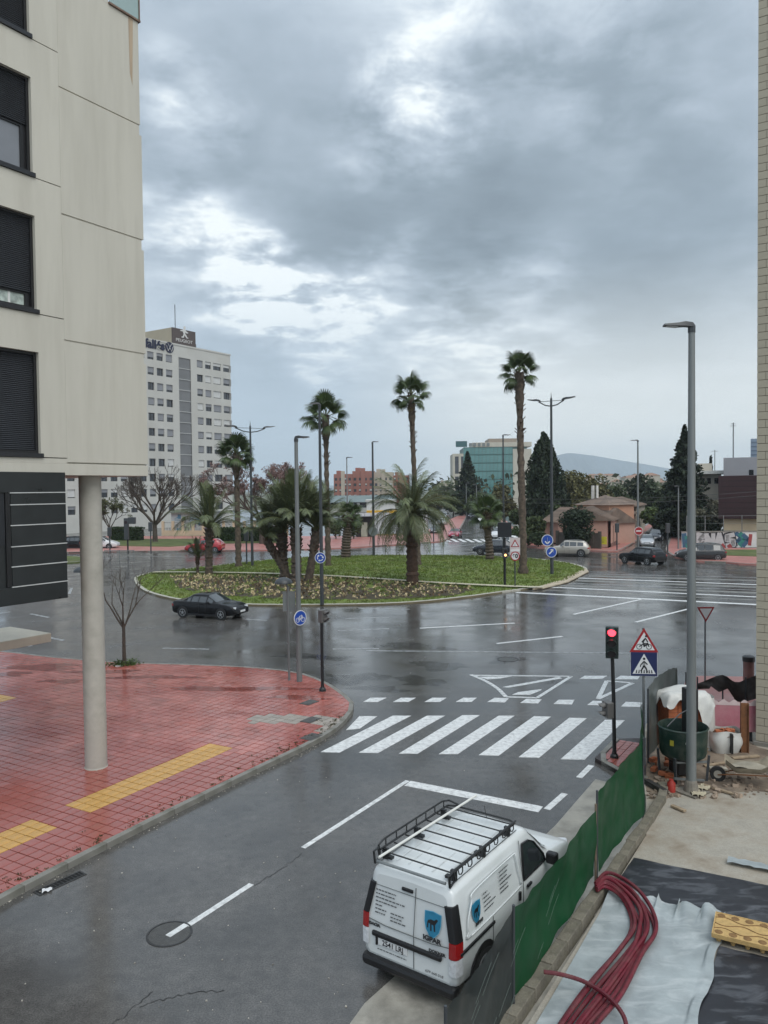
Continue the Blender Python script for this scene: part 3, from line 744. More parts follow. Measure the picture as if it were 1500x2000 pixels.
far_pave('house_pavement', [(1300, 1012), (1264, 1040), (1248, 1055), (1214, 1075), (1196, 1078), (1176, 1078), (1100, 1073), (1032, 1069), (1010, 1058), (985, 1035), (945, 1002)][::-1],
         [(1290, 1010), (1240, 1040), (1228, 1056), (1188, 1070), (1060, 1062), (1025, 1050), (990, 1018), (955, 1000)])
far_pave('right_pavement', [(1700, 1108), (1473, 1104), (1417, 1100), (1340, 1095), (1302, 1079), (1304, 1062), (1312, 1040), (1318, 1024)][::-1],
         [(1700, 1068), (1480, 1070), (1400, 1070), (1335, 1070), (1328, 1050), (1326, 1024)][::1])
pp = PX([(1416, 1085), (1480, 1087), (1700, 1089), (1700, 1076), (1480, 1074), (1416, 1074)], .13)
struct('verge', MB().slab([(p.x, p.y) for p in pp], .05, .17), LAWN)
# red paved corner beyond the building site
pp = PX([(1340, 1322), (1370, 1320), (1480, 1322), (1620, 1325), (1620, 1480), (1400, 1380), (1335, 1345)], .13)
struct('corner_pavement', MB().slab([(p.x, p.y) for p in pp], -.05, .13), PINK)

# ------------------------------------------------------------------ generic far building helpers
def plane_fn(P0, udir):
    nrm = Vector((udir.y, -udir.x, 0))
    def f(px, py):
        r = ray(px, py); o = Vector((0, 0, H)); t = (P0-o).dot(nrm)/r.dot(nrm); p = o+r*t; return (p-P0).dot(udir), p.z
    return f
def wall_open(x0, x1, z0, z1, ops, y=0.0):
    """flat wall with rectangular openings (x0,x1,z0,z1)"""
    xs = sorted({x0, x1, *[round(v, 4) for o in ops for v in o[:2]]}); zs_ = sorted({z0, z1, *[round(v, 4) for o in ops for v in o[2:]]})
    xs = [x for x in xs if x0 <= x <= x1]; zs_ = [z for z in zs_ if z0 <= z <= z1]
    mb = MB(); idx = {}
    def vid(i, j):
        if (i, j) not in idx: idx[(i, j)] = len(mb.v); mb.v.append((xs[i], y, zs_[j]))
        return idx[(i, j)]
    for i in range(len(xs)-1):
        for j in range(len(zs_)-1):
            cx, cz_ = (xs[i]+xs[i+1])/2, (zs_[j]+zs_[j+1])/2
            if any(o[0] < cx < o[1] and o[2] < cz_ < o[3] for o in ops): continue
            mb.f.append((vid(i, j), vid(i+1, j), vid(i+1, j+1), vid(i, j+1))); mb.m.append(0)
    return mb
_wm = {}
def window_at(parent, x0, x1, z0, z1, wallM, depth=.3, blind=None, glass=None, blindM=None, frame=None):
    w, h = round(x1-x0, 2), round(z1-z0, 2); key = (w, h, wallM.name, depth, (frame or BLACK).name)
    glass = glass or GLASSD
    if key not in _wm:
        mb = MB()
        mb.add([(0, 0, 0), (w, 0, 0), (w, 0, h), (0, 0, h), (0, depth, 0), (w, depth, 0), (w, depth, h), (0, depth, h)], [(0, 1, 5, 4), (1, 2, 6, 5), (2, 3, 7, 6), (3, 0, 4, 7)], 0)
        fr = min(.09, w*.08)
        for a, b in (((0, depth-.06, 0), (fr, depth-.005, h)), ((w-fr, depth-.06, 0), (w, depth-.005, h)), ((fr, depth-.06, 0), (w-fr, depth-.005, fr)), ((fr, depth-.06, h-fr), (w-fr, depth-.005, h)), ((w/2-fr*.4, depth-.055, fr), (w/2+fr*.4, depth-.006, h-fr))): mb.lohi(a, b, 1)
        pm = MB().add([(0, depth+.02, 0), (w, depth+.02, 0), (w, depth+.02, h), (0, depth+.02, h)], [(0, 1, 2, 3)])
        _wm[key] = (mb.mesh('window', [wallM, frame or BLACK]), pm)
    wmsh, pm = _wm[key]
    k2 = key+(glass.name,)
    if k2 not in _wm: _wm[k2] = pm.mesh('pane', glass)
    o = link('window', wmsh, parent); o.location = (x0, 0, z0)
    p = link('pane', _wm[k2], o)
    if blind:
        k3 = key+('blind', round(blind, 1), blindM.name)
        if k3 not in _wm: _wm[k3] = MB().lohi((.02, depth-.12, h*(1-blind)), (w-.02, depth-.10, h-.01)).mesh('blind', blindM)
        link('blind', _wm[k3], o)
    return o

# ------------------------------------------------------------------ office tower
RC = AT(455, 1018, 180); RC.z = 0
tower = thing('office_tower', 'tall pale office tower with car maker signs on the roof', 'office building', (RC.x, RC.y, 0), URZ)
tow = plane_fn(RC, U)
TW = mat('tower_panels', (.50, .50, .47), .75, .06, .2, dirt=(.43, .42, .38), dscale=.15)
zR = tow(455, 696)[1]
xL = tow(100, 900)[0]
ops = []; row0 = tow(442, 720)[1]; rows = 11; sp_ = 3.17
cols = [(tow(cx-w/2, 700)[0], tow(cx+w/2, 700)[0]) for cx, w in ((294, 12.5), (312, 12.5), (330, 12.5), (390, 11.5), (406, 11.5), (423.5, 15), (443, 15))]
dcol = cols[1][0]-cols[0][0]; cw = cols[0][1]-cols[0][0]
for k in range(1, 9): cols.append((cols[0][0]-k*dcol, cols[0][0]-k*dcol+cw))
stx = (tow(351.5, 850)[0], tow(374.5, 850)[0]); stz = (1.6, tow(362, 700)[1])
for (a, b) in cols:
    for r in range(rows):
        z = row0-r*sp_
        if z-.8 > 1 and a > xL: ops.append((round(a, 2), round(b, 2), round(z-.80, 2), round(z+.80, 2)))
part('wall', wall_open(xL, 0, 0, zR, ops+[(round(stx[0], 2), round(stx[1], 2), stz[0], round(stz[1], 2))]), TW, tower)
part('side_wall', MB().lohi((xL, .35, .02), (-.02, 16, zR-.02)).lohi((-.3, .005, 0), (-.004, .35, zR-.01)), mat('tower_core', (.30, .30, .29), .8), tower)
part('parapet', MB().lohi((xL, -.10, zR), (.10, .3, zR+.35)).lohi((-.3, .3, zR), (.10, 16, zR+.35)), TW, tower)
BLD_P, BLD_G = mat('blind_pale', (.55, .56, .55), .7, .1), mat('blind_grey', (.24, .25, .27), .7, .1)
GL2 = mat('office_glass', (.07, .08, .095), .12, .4, .3, spec=.7)
for o in ops:
    rr = random.random()
    window_at(tower, *o, TW, .30, random.choice((.4, .7, .9)) if rr < .75 else None, GL2, BLD_P if rr < .28 else BLD_G)
n = 15; dz = (stz[1]-stz[0])/n
STP = mat('stair_louvre', (.17, .175, .18), .5, .15, .3)
for k in range(n):
    part('stair_panel', MB().lohi((stx[0]+.05, .12, stz[0]+k*dz+.12), (stx[1]-.05, .2, stz[0]+(k+1)*dz-.08)), STP, tower)
    part('stair_ledge', MB().lohi((stx[0], .02, stz[0]+k*dz-.06), (stx[1], .3, stz[0]+k*dz+.10)), mat('ledge', (.42, .43, .42), .6), tower)
# penthouse with the sign
ps = tow(337, 660)[0], tow(381, 660)[0]; pz0, pz1 = zR+.35, tow(337, 639)[1]
part('penthouse', MB().lohi((ps[0], .25, zR-.3), (ps[1], 11, pz1)), mat('penthouse_tan', (.40, .35, .26), .8, .1, .3), tower)
SGB = mat('sign_brown', (.085, .065, .06), .5, .1, .3)
sg = part('roof_sign', MB().lohi((ps[0]-.05, -.05, pz0), (ps[1]+.1, .25, pz1)), SGB, tower, bevel=.03)
PALE = mat('sign_pale', (.62, .62, .60), .5)
pc = (ps[0]+ps[1])/2
text('PEUGEOT', .95, PALE, sg, (pc, -.08, pz0+.85), (PI/2, 0, 0), ext=.02, sx=1.15)
lion = [(-.9, .0), (-.45, .1), (-.15, .9), (-.5, 1.5), (-1.2, 1.45), (-1.3, 1.75), (-.55, 1.9), (-.1, 2.3), (-.25, 2.75), (.1, 3.1), (.5, 2.9), (.5, 2.45), (.35, 2.1), (.95, 1.5), (1.35, 1.5), (1.3, 1.2), (.75, 1.15), (.4, 1.4), (.3, 1.0), (.75, .5), (1.0, .05), (1.35, 0), (1.3, -.25), (.75, -.2), (.1, .55), (-.2, -.25), (-.9, -.25)]
part('emblem', MB().prism([(pc+x*.85, -.06, pz0+1.75+z*.78) for x, z in lion], (0, -.05, 0)), PALE, sg)
NAVY = mat('navy_letters', (.012, .015, .045), .4)
zl = tow(315, 682)[1]
text('fallés', 2.5, NAVY, tower, ((tow(290, 682)[0]+tow(319, 682)[0])/2-.3, -.08, zl+.65), (PI/2, 0, 0), ext=.06, sx=1.05, bold=.09)
ex, ez = tow(330.5, 681); er = 1.15; ez += .25
em = part('round_emblem', MB().tube([(ex, -.02, ez), (ex, -.14, ez)], er, 28), NAVY, tower)
mb = MB()
for (a, b, c_, d) in ((-.5, .75, -.02, .08), (.5, .75, .02, .08), (-.85, .3, -.42, -.75), (-.42, -.75, 0, .0), (0, .0, .42, -.75), (.42, -.75, .85, .3)):
    mb.bar((ex+a*er*.95, -.16, ez+b*er*.95), (ex+c_*er*.95, -.16, ez+d*er*.95), .22, .04)
part('emblem_strokes', mb, PALE, em)
part('roof_unit', MB().lohi((tow(390, 690)[0], 2, zR), (tow(396, 690)[0], 5, zR+1.6)), STEEL, tower)
part('antenna', MB().tube([(tow(367, 640)[0], 4, pz1), (tow(367, 640)[0], 4, tow(367, 590)[1])], .09, 6), DARKST, tower)
# white block further left behind the column
WB = AT(146, 1030, 215); WB.z = 0
wb = thing('white_block', 'white office block with a blue shopfront seen behind the round column', 'building', (WB.x, WB.y, 0), URZ)
wo = [(-20+i*3.4, -20+i*3.4+2.2, z, z+1.6) for i in range(6) for z in (5.5, 9.2, 12.9, 16.5)]
part('wall', wall_open(-22, 0, 0, 20, wo), TW, wb); part('core', MB().lohi((-22, .4, 0), (-.02, 12, 19.9)), STP, wb)
for o in wo: window_at(wb, *o, TW, .3, .5 if random.random() < .5 else None, GL2, BLD_P)
part('shopfront', MB().lohi((-13, -.1, .2), (-1, .05, 4.6)), mat('blue_shopfront', (.05, .10, .16), .2, .3, .3), wb)

# ------------------------------------------------------------------ green glass building
gb0 = AT(912, 960, 330)
gY = 330.0; gx0, gx1 = AT(905, 900, gY).x, AT(1001, 900, gY).x; gz = AT(950, 873, gY).z; gb_z0 = AT(950, 985, gY).z
gb = thing('glass_building', 'green glass office building with a pale roof band', 'office building', (gx0, gY, 0), math.radians(-2))
Wd = gx1-gx0
CRM = mat('cream_panels', (.50, .47, .40), .7, .1, .2)
part('core', MB().lohi((.1, .25, 0), (Wd+6, 26, gz-.1)), mat('glass_core', (.10, .16, .15), .5), gb)
GGL = mat('teal_glass', (.10, .24, .235), .12, .12, .3, spec=.7, rnd=.08)
nr, nc = 9, 13; fh = 3.55
pane = MB().lohi((.05, 0, .42), (Wd/nc-.05, .12, fh-.05)).mesh('glass_pane', GGL); band = MB().lohi((0, .03, 0), (Wd, .2, .36)).mesh('floor_band', mat('teal_band', (.055, .135, .125), .3))
for r in range(nr):
    z = gz-(r+1)*fh
    if z < 0: break
    o = link('floor_band', band, gb); o.location = (0, 0, z)
    for c_ in range(nc): o = link('glass_pane', pane, gb); o.location = (c_*Wd/nc, 0, z)
part('roof_band', MB().lohi((4, -.3, gz), (Wd+8, 20, gz+1.9)), CRM, gb)
part('roof_storey', MB().lohi((11, 1.5, gz+1.9), (Wd+2, 18, gz+3.6)), mat('roof_storey', (.30, .25, .20), .7), gb)
part('white_corner', MB().lohi((Wd+.1, .1, 0), (Wd+8, 22, gz-1)), CRM, gb)
cvs = part('roof_letters', MB().lohi((-3.2, -.5, gz+.1), (1.6, .2, gz+2.6)), mat('sign_teal', (.05, .12, .13), .5), gb)
for k in range(5): part('letter_block', MB().lohi((2.4+k*1.9, -.55, gz+.35), (3.6+k*1.9, -.3, gz+1.7)), mat('grey_letters', (.20, .22, .22), .5), gb)
wz = AT(900, 886, gY).z; wx0 = AT(884, 900, gY).x-gx0
wo = [(wx0+1.0, wx0+2.6, z, z+1.7) for z in np.arange(4, wz-10, 3.5)]+[(wx0+3.6, wx0+5.2, z, z+1.7) for z in np.arange(4, wz-10, 3.5)]+[(wx0+1.0, wx0+2.6, wz-8.6, wz-1.2), (wx0+3.6, wx0+5.2, wz-8.6, wz-1.2)]
wo = [tuple(round(float(v), 2) for v in o) for o in wo]
part('wall', wall_open(round(wx0, 2), 0.05, 0, round(wz, 2), wo, 0), CRM, gb); part('wing', MB().lohi((wx0+.02, .35, 0), (.04, 20, wz-.05)), CRM, gb)
for o in wo: window_at(gb, *o, CRM, .3, None, GL2)

# ------------------------------------------------------------------ red brick flats, factory roofs, white walls beyond the island
RED = mat('flats_brick', (.30, .125, .095), .85, .15, .15); TAN = mat('flats_tan', (.44, .38, .31), .85, .12, .15)
flat = None
for i, (x0, x1, yt, M, nm) in enumerate(((652, 688, 926, RED, 'red brick apartment block at the left end of its row'), (688, 730, 920, RED, 'taller red brick apartment block with pale balconies'),
                                         (730, 768, 922, TAN, 'tan apartment block with white balconies behind the lamp post'), (768, 800, 928, RED, 'red apartment block partly behind the tall palm trunk'),
                                         (862, 886, 944, TAN, 'low tan building beside the white wing of the glass building'))):
    Y = 420; a, b = AT(x0, 950, Y), AT(x1, 950, Y); zt = AT(x0, yt, Y).z; w = b.x-a.x
    t = thing('apartment_block', nm, 'apartment block', (a.x, Y+i*3, 0), math.radians(-3), 'far apartment blocks')
    wo = [(round(w*(k+.22)/4, 2), round(w*(k+.72)/4, 2), round(z, 2), round(z+1.5, 2)) for k in range(4) for z in np.arange(3.2, zt-2.2, 3.1)]
    part('wall', wall_open(0, round(w, 2), 0, round(zt, 2), wo), M, t); part('core', MB().lohi((.02, .4, 0), (w-.02, 14, zt-.02)), M, t)
    for o in wo: window_at(t, *o, M, .3, .6 if random.random() < .4 else None, GL2, BLD_P)
    part('stair_tower', MB().lohi((w*.40, -.6, 0), (w*.60, 1, zt+1.6)), M if i % 2 else TAN, t)
    part('roof_hut', MB().lohi((w*.12, 3, zt), (w*.34, 9, zt+1.9)), M, t)
a, b = AT(640, 960, 260), AT(772, 960, 260)
t = thing('factory', 'low factory with a grey green roof beyond the white wall', 'factory', (a.x, 260, 0), 0)
zf = AT(700, 968, 260).z; w = b.x-a.x
part('wall', MB().lohi((0, 0, 0), (w, 22, zf-2.2)), mat('factory_wall', (.42, .42, .39), .8, .1, .2), t)
part('roof', MB().add([(-.5, -.6, zf-2.2), (w+.5, -.6, zf-2.2), (w+.5, 10, zf), (-.5, 10, zf), (-.5, 22.5, zf-2.2), (w+.5, 22.5, zf-2.2)], [(0, 1, 2, 3), (3, 2, 5, 4), (0, 3, 4), (1, 5, 2)]), mat('factory_roof', (.15, .19, .185), .6, .15, .3), t)
for k in range(7): part('window_strip', MB().lohi((1+k*w/7, -.06, 1.5), (1+(k+.7)*w/7, .02, 3.2)), GLASSD, t)
a, b = AT(716, 990, 200), AT(772, 990, 200); zf = AT(740, 980, 200).z
t = thing('warehouse', 'low white flat roofed building in front of the factory', 'building', (a.x, 200, 0), 0)
part('wall', MB().lohi((0, 0, 0), (b.x-a.x, 14, zf)), mat('white_wall', (.62, .62, .60), .7, .1, .2), t); part('roof_edge', MB().lohi((-.3, -.3, zf), (b.x-a.x+.3, 14, zf+.5)), TW, t)
# white sheet fence with a black gateway
fa, fb = G(688, 1046), G(836, 1044)
L = (fb-fa).length; rz = math.atan2((fb-fa).y, (fb-fa).x)
t = thing('white_hoarding', 'white sheet metal hoarding along the far pavement', 'hoarding', (fa.x, fa.y, .13), rz)
WS = mat('white_sheet', (.60, .62, .64), .45, .08, .4); zh = AT(760, 1001, fa.y).z-.13
npan = 12
for k in range(npan): part('sheet_panel', MB().lohi((k*L/npan+.04, 0, .1), ((k+1)*L/npan-.04, .06, zh+random.uniform(-.15, .15))), WS, t)
for k in range(npan+1): part('post', MB().lohi((k*L/npan-.05, -.08, 0), (k*L/npan+.05, -.005, zh-.4)), STEEL, t)
o = thing('gate_cabin', 'black cabin with an open doorway in front of the white hoarding', 'cabin', tuple(G(712, 1048, .13)), rz)
part('shell', MB().lohi((-1.3, -.9, 0), (1.3, .5, 3.1)), mat('cabin_black', (.018, .02, .022), .4), o); part('doorway', MB().lohi((-.55, -.96, .05), (.45, -.905, 2.3)), mat('pale_doorway', (.35, .37, .30), .7), o); part('canopy', MB().lohi((-1.5, -1.6, 3.1), (1.5, .6, 3.25)), BLACK, o)
ya = AT(748, 1003, 150)
o = thing('yellow_container', 'yellow container standing behind the white hoarding', 'container', (ya.x-3, 150, 0), 0)
part('body', MB().lohi((-.2, 0, 0), (6.6, 2.6, ya.z+.6)), mat('yellow_paint', (.65, .38, .03), .5, .1, .5), o)
for k in range(8): part('rib', MB().lohi((.3+k*.8, -.06, .2), (.5+k*.8, -.004, ya.z+.4)), mat('yellow_rib', (.55, .32, .03), .5), o)
part('door_bar', MB().lohi((5.9, -.1, .1), (6.0, -.062, ya.z+.5)), STEEL, o)
# low yellowish wall and railings under the tower
a, b = G(318, 1048), G(560, 1049); L = (b-a).length; rz = math.atan2((b-a).y, (b-a).x)
t = thing('school_fence', 'low sandy wall with pale railings in front of the office tower', 'fence', (a.x, a.y, .13), rz)
SAND = mat('sandy_wall', (.55, .45, .31), .8, .1, .4)
part('wall', MB().lohi((0, 0, 0), (L, .25, .9)), SAND, t)
for k in range(13): part('pillar', MB().lohi((k*L/12-.2, -.05, 0), (k*L/12+.2, .3, 2.5)), SAND, t)
rb_ = MB().tube([(0, .12, .9), (0, .12, 2.3)], .03, 5).mesh('railing_bar', mat('pale_rail', (.5, .5, .47), .5))
for k in range(int(L/.5)): o = link('railing_bar', rb_, t); o.location = (k*.5, 0, 0)
part('rail', MB().lohi((0, .10, 2.2), (L, .15, 2.28)), STEEL, t)
a = G(378, 1047); t = thing('mural_hut', 'small kiosk wall painted with a colourful mural behind the bare tree', 'kiosk', (a.x, a.y-.5, .13), rz)
part('body', MB().lohi((-4, 0, 0), (4, 3, 3.9)), mat('kiosk_wall', (.45, .47, .47), .7, .2, .5), t)
for k in range(26):
    x, z = random.uniform(-3.6, 3.2), random.uniform(.3, 2.9)
    part('mural_patch', MB().lohi((x, -.03-k*.001, z), (x+random.uniform(.4, 1.1), 0, z+random.uniform(.3, .9))), mat('mural_%d' % (k % 5), ((.10, .22, .32), (.25, .33, .16), (.48, .46, .42), (.16, .11, .20), (.30, .36, .40))[k % 5], .7, .2, 2), t)
part('roof', MB().lohi((-4.4, -.6, 3.9), (4.4, 3.2, 4.1)), STEEL, t)

# ------------------------------------------------------------------ pink houses on the corner of the side street
PK = mat('pink_render', (.52, .315, .25), .85, .1, .6, dirt=(.36, .22, .17), dscale=.6, damt=.6); PK2 = mat('orange_render', (.50, .28, .19), .85, .1, .6)
ROOF = mat('clay_roof', (.185, .135, .105), .85, .25, 1.2, .5, 12, dirt=(.09, .08, .07), dscale=.5)
rt = MB().lathe([(.11, 0), (.085, .9)], 8)
def hip_roof(mb, x0, x1, y0, y1, z, h, o=.35, hip=True):
    x0 -= o; x1 += o; y0 -= o; y1 += o; ym = (y0+y1)/2; d = (y1-y0)/2 if hip else 0
    mb.add([(x0, y0, z), (x1, y0, z), (x1, y1, z), (x0, y1, z), (x0+d, ym, z+h), (x1-d, ym, z+h)], [(0, 1, 5, 4), (2, 3, 4, 5), (1, 2, 5), (3, 0, 4), (3, 2, 1, 0)]); return mb
def ridge_tiles(parent, x0, x1, y0, y1, z, h, o=.35, n=26):
    ym = (y0+y1)/2; me = MB().tube([(0, 0, 0), (0, 1, 0)], .07, 6)
    slope = Vector((0, ym-y0+o, h)); m_ = MB().tube([(0, 0, .05), (0, slope.y*.98, .05+slope.z*.98)], .075, 6).mesh('roof_tile_row', ROOF)
    for k in range(n): q = link('roof_tile_row', m_, parent); q.location = (x0-o+(x1-x0+2*o)*(k+.5)/n, y0-o, z)
h0 = G(1065, 1062); hr = G(1196, 1071)
L = (hr-h0).length; rz = math.atan2((hr-h0).y, (hr-h0).x)
hs = thing('pink_house', 'single storey pink house with a clay tile roof on the street corner', 'house', (h0.x, h0.y+1.5, .13), rz)
ez_ = AT(1080, 1021, h0.y).z-.13; rz_ = AT(1110, 1000, h0.y+4).z-.13
wo = [(L*.10, L*.16, .9, 2.3), (L*.80, L*.87, .9, 2.4), (L*.62, L*.68, .9, 2.3)]; wo = [tuple(round(v, 2) for v in o) for o in wo]
part('wall', wall_open(0, round(L-2, 2), 0, round(ez_, 2), wo), PK, hs); part('body', MB().lohi((0, .4, 0), (L-2, 8, ez_)), PK, hs)
for o in wo: window_at(hs, *o, PK, .25, .5, GLASSD, BLD_P)
part('roof', hip_roof(MB(), 0, L-2, 0, 8, ez_, 2.0, hip=False), ROOF, hs); ridge_tiles(hs, 0, L-2, 0, 8, ez_, 2.0, n=38)
part('upper_wall', MB().lohi((L*.30, 3.2, ez_), (L*.78, 8.4, ez_+2.4)), PK2, hs)
part('upper_roof', hip_roof(MB(), L*.30, L*.78, 3.2, 8.4, ez_+2.4, 1.3), ROOF, hs)
part('chimney', MB().lohi((L*.42, 4.5, ez_+3.2), (L*.44, 4.9, ez_+5.0)).lohi((L*.49, 4.5, ez_+3.3), (L*.505, 4.85, ez_+5.0)), mat('white_render', (.62, .6, .56), .8), hs)
# row continuing up the side street
s0 = G(1193, 1071); s1 = G(1243, 1044); d = (s1-s0); Ls = d.length; rz2 = math.atan2(d.y, d.x)
ro = thing('street_house', 'pink terraced house running up the side street with barred windows', 'house', (s0.x, s0.y, .13), rz2)
ez2 = 3.3
wo = [(Ls*f, Ls*f+1.3, .9 if i % 2 else .2, 2.6) for i, f in enumerate((.06, .2, .36, .52, .68, .84))]; wo = [tuple(round(v, 2) for v in o) for o in wo]
part('wall', wall_open(0, round(Ls*.95, 2), 0, ez2, wo), PK, ro); part('body', MB().lohi((0, .4, 0), (Ls*.95, 6.5, ez2)), PK, ro)
for i, o in enumerate(wo): window_at(ro, *o, PK, .25, None, GLASSD, BLD_P)
part('roof', hip_roof(MB(), 0, Ls*.95, 0, 6.5, ez2, 1.7, hip=False), ROOF, ro); ridge_tiles(ro, 0, Ls*.95, 0, 6.5, ez2, 1.7, n=34)
part('plinth', MB().lohi((0, -.04, 0), (Ls*.95, -.004, .5)), mat('plinth_brown', (.20, .11, .09), .8), ro)
b2 = s0+d.normalized()*(Ls*.96)
r2 = thing('cream_house', 'cream house with a tiled roof beyond the pink terrace', 'house', (b2.x, b2.y, .13), rz2)
wo = [(1+k*2.6, 2.1+k*2.6, .9, 2.6) for k in range(5)]
part('wall', wall_open(0, 15, 0, 4.3, wo), mat('cream_render', (.46, .42, .34), .85, .12, .5), r2); part('body', MB().lohi((0, .4, 0), (15, 8, 4.3)), MATS['cream_render'], r2)
for o in wo: window_at(r2, *[round(v, 2) for v in o], MATS['cream_render'], .25, .5, GLASSD, BLD_P)
part('roof', hip_roof(MB(), 0, 15, 0, 8, 4.3, 1.4, hip=False), ROOF, r2); ridge_tiles(r2, 0, 15, 0, 8, 4.3, 1.4, n=22)
# dark garden wall with a yellow notice
a, b = G(1086, 1070), G(1168, 1073); L = (b-a).length; rz = math.atan2((b-a).y, (b-a).x)
t = thing('garden_wall', 'dark garden wall in front of the pink house', 'wall', (a.x, a.y-.6, .13), rz)
part('wall', MB().lohi((0, 0, 0), (L, .22, 1.9)), mat('dark_wall', (.085, .075, .062), .85, .3, 1), t)
for k in range(7): part('pier', MB().lohi((k*L/6-.18, -.06, 0), (k*L/6+.18, .28, 2.1)), MATS['dark_wall'], t)
c = G(1167, 1072); o = thing('yellow_notice', 'yellow notice board fixed to the dark garden wall', 'notice', (c.x, c.y-.75, AT(1167, 1062, c.y).z), rz)
part('board', MB().lohi((-.95, -.04, 0), (.95, 0, .95)), mat('yellow_board', (.62, .58, .05), .5), o)
for k in range(3): part('print_line', MB().lohi((-.6, -.045, .25+k*.2), (.6-.2*k, -.0405, .32+k*.2)), mat('print_grey', (.12, .13, .06), .6), o)

# ------------------------------------------------------------------ buildings at the right, graffiti wall
gY2 = G(1400, 1073).y
a, b = G(1332, 1072), G(1474, 1071); L = (b-a).length+14; rz = math.atan2((b-a).y, (b-a).x)
gw = thing('graffiti_wall', 'white wall covered in black outlined graffiti letters', 'wall', (a.x, a.y, .13), rz)
zt = AT(1400, 1039, a.y).z-.13
GW = mat('graffiti_white', (.62, .62, .60), .8, .12, .6)
part('wall', MB().lohi((0, 0, 0), (L, .25, zt)), GW, gw); part('coping', MB().lohi((-.05, -.06, zt), (L, .31, zt+.12)), KERB, gw)
gs = (b-a).length/142.0                                    # metres per photo pixel along the wall
INK = mat('graffiti_black', (.02, .02, .025), .7); BLU = mat('graffiti_blue', (.04, .10, .17), .7); TEA = mat('graffiti_teal', (.03, .19, .16), .7); PNK = mat('graffiti_red', (.30, .05, .05), .7); SIL = mat('graffiti_silver', (.44, .44, .44), .6)
def gx(px): return (px-1332)*gs
def gz_(py): return zt*(1072-py)/33.0
def stroke(pts, w, M, nm='graffiti_stroke', d=.02):
    mb = MB(); P = [(gx(x), gz_(y)) for x, y in pts]
    for (x0, z0), (x1, z1) in zip(P[:-1], P[1:]): mb.bar((x0, -d/2, z0), (x1, -d/2, z1), d, w)
    mb2 = MB()
    for (x0, z0), (x1, z1) in zip(P[:-1], P[1:]):
        t = Vector((x1-x0, 0, z1-z0)).normalized(); n = Vector((-t.z, 0, t.x))*w/2
        p = [Vector((x0, 0, z0))-t*w*.3+n, Vector((x0, 0, z0))-t*w*.3-n, Vector((x1, 0, z1))+t*w*.3-n, Vector((x1, 0, z1))+t*w*.3+n]
        mb2.prism([(q.x, -d, q.z) for q in p], (0, d-.001, 0))
    return part(nm, mb2, M, gw)
# fat silver letters with black outlines, right of the lamp post
for i, (pts, w) in enumerate((([(1364, 1042), (1364, 1068)], .5), ([(1364, 1044), (1374, 1047), (1366, 1055), (1376, 1062), (1364, 1067)], .55), ([(1380, 1044), (1380, 1067)], .5), ([(1380, 1046), (1392, 1066)], .5), ([(1393, 1044), (1393, 1067)], .5),
                ([(1405, 1043), (1398, 1068)], .5), ([(1405, 1043), (1412, 1068)], .5), ([(1401, 1060), (1410, 1060)], .45), ([(1432, 1045), (1420, 1048), (1420, 1056), (1432, 1058), (1433, 1066), (1420, 1068)], .55))):
    stroke(pts, w+.34, INK, d=.012+.0004*i); stroke(pts, w*1.0, SIL, d=.02+.0004*i)
for i, (pts, w, M) in enumerate((([(1438, 1042), (1448, 1050), (1442, 1058), (1450, 1068)], .5, BLU), ([(1446, 1044), (1456, 1054), (1446, 1066)], .6, TEA), ([(1452, 1046), (1462, 1056), (1452, 1068)], .5, BLU), ([(1466, 1046), (1464, 1066)], .4, PNK),
                  ([(1336, 1044), (1338, 1068)], .6, BLU), ([(1342, 1050), (1344, 1069)], .6, TEA), ([(1340, 1058), (1348, 1062)], .5, BLU), ([(1354, 1044), (1356, 1060)], .4, INK), ([(1410, 1068), (1412, 1071)], .6, PNK), ([(1424, 1068), (1426, 1071)], .5, PNK))):
    stroke(pts, w, M, d=.022+.0004*i)
# mesh fence on the wall
t = thing('wall_fence', 'thin wire fence with posts on top of the graffiti wall', 'fence', (a.x, a.y, .13+zt+.12), rz)
for k in range(8): part('post', MB().tube([(.6+k*2.2, .12, 0), (.6+k*2.2, .12, 1.9)], .05, 6), STEEL, t)
part('wire', MB().lohi((.6, .11, 1.82), (16, .13, 1.86)).lohi((.6, .11, .9), (16, .13, .92)), STEEL, t)
# burgundy box building
Y = 96.0
def rx(px): return AT(px, 980, Y).x
def rzz(py, px=1430): return AT(px, py, Y).z
t = thing('burgundy_building', 'dark burgundy clad building above a sandy base at the right', 'building', (rx(1403), Y, 0), math.radians(-24))
w = rx(1475)-rx(1403)+14
part('cladding', MB().lohi((0, 0, rzz(1013)), (w, 14, rzz(929))), mat('burgundy_clad', (.030, .010, .012), .5, .12, .4), t, bevel=.03)
for k in range(1, 8): part('panel_joint', MB().lohi((0, -.012, rzz(1013)+k*(rzz(929)-rzz(1013))/8-.03), (w, .004, rzz(1013)+k*(rzz(929)-rzz(1013))/8+.03)), mat('burgundy_joint', (.014, .006, .007), .6), t)
part('base', MB().lohi((rx(1412)-rx(1403), .6, 0), (w, 13, rzz(1013)-.002)), mat('sandy_render', (.50, .40, .27), .85, .1, .4), t)
part('band', MB().lohi((rx(1412)-rx(1403)-.05, .5, rzz(1040)), (w, .598, rzz(1036))), KERB, t)
t = thing('grey_building', 'plain grey rendered block standing behind the burgundy building', 'building', (AT(1413, 900, Y+16).x, Y+16, 0), math.radians(-25))
part('wall', MB().lohi((0, 0, 0), (26, 12, AT(1440, 894, Y+16).z)), mat('grey_render', (.33, .33, .35), .85, .06, .3), t)
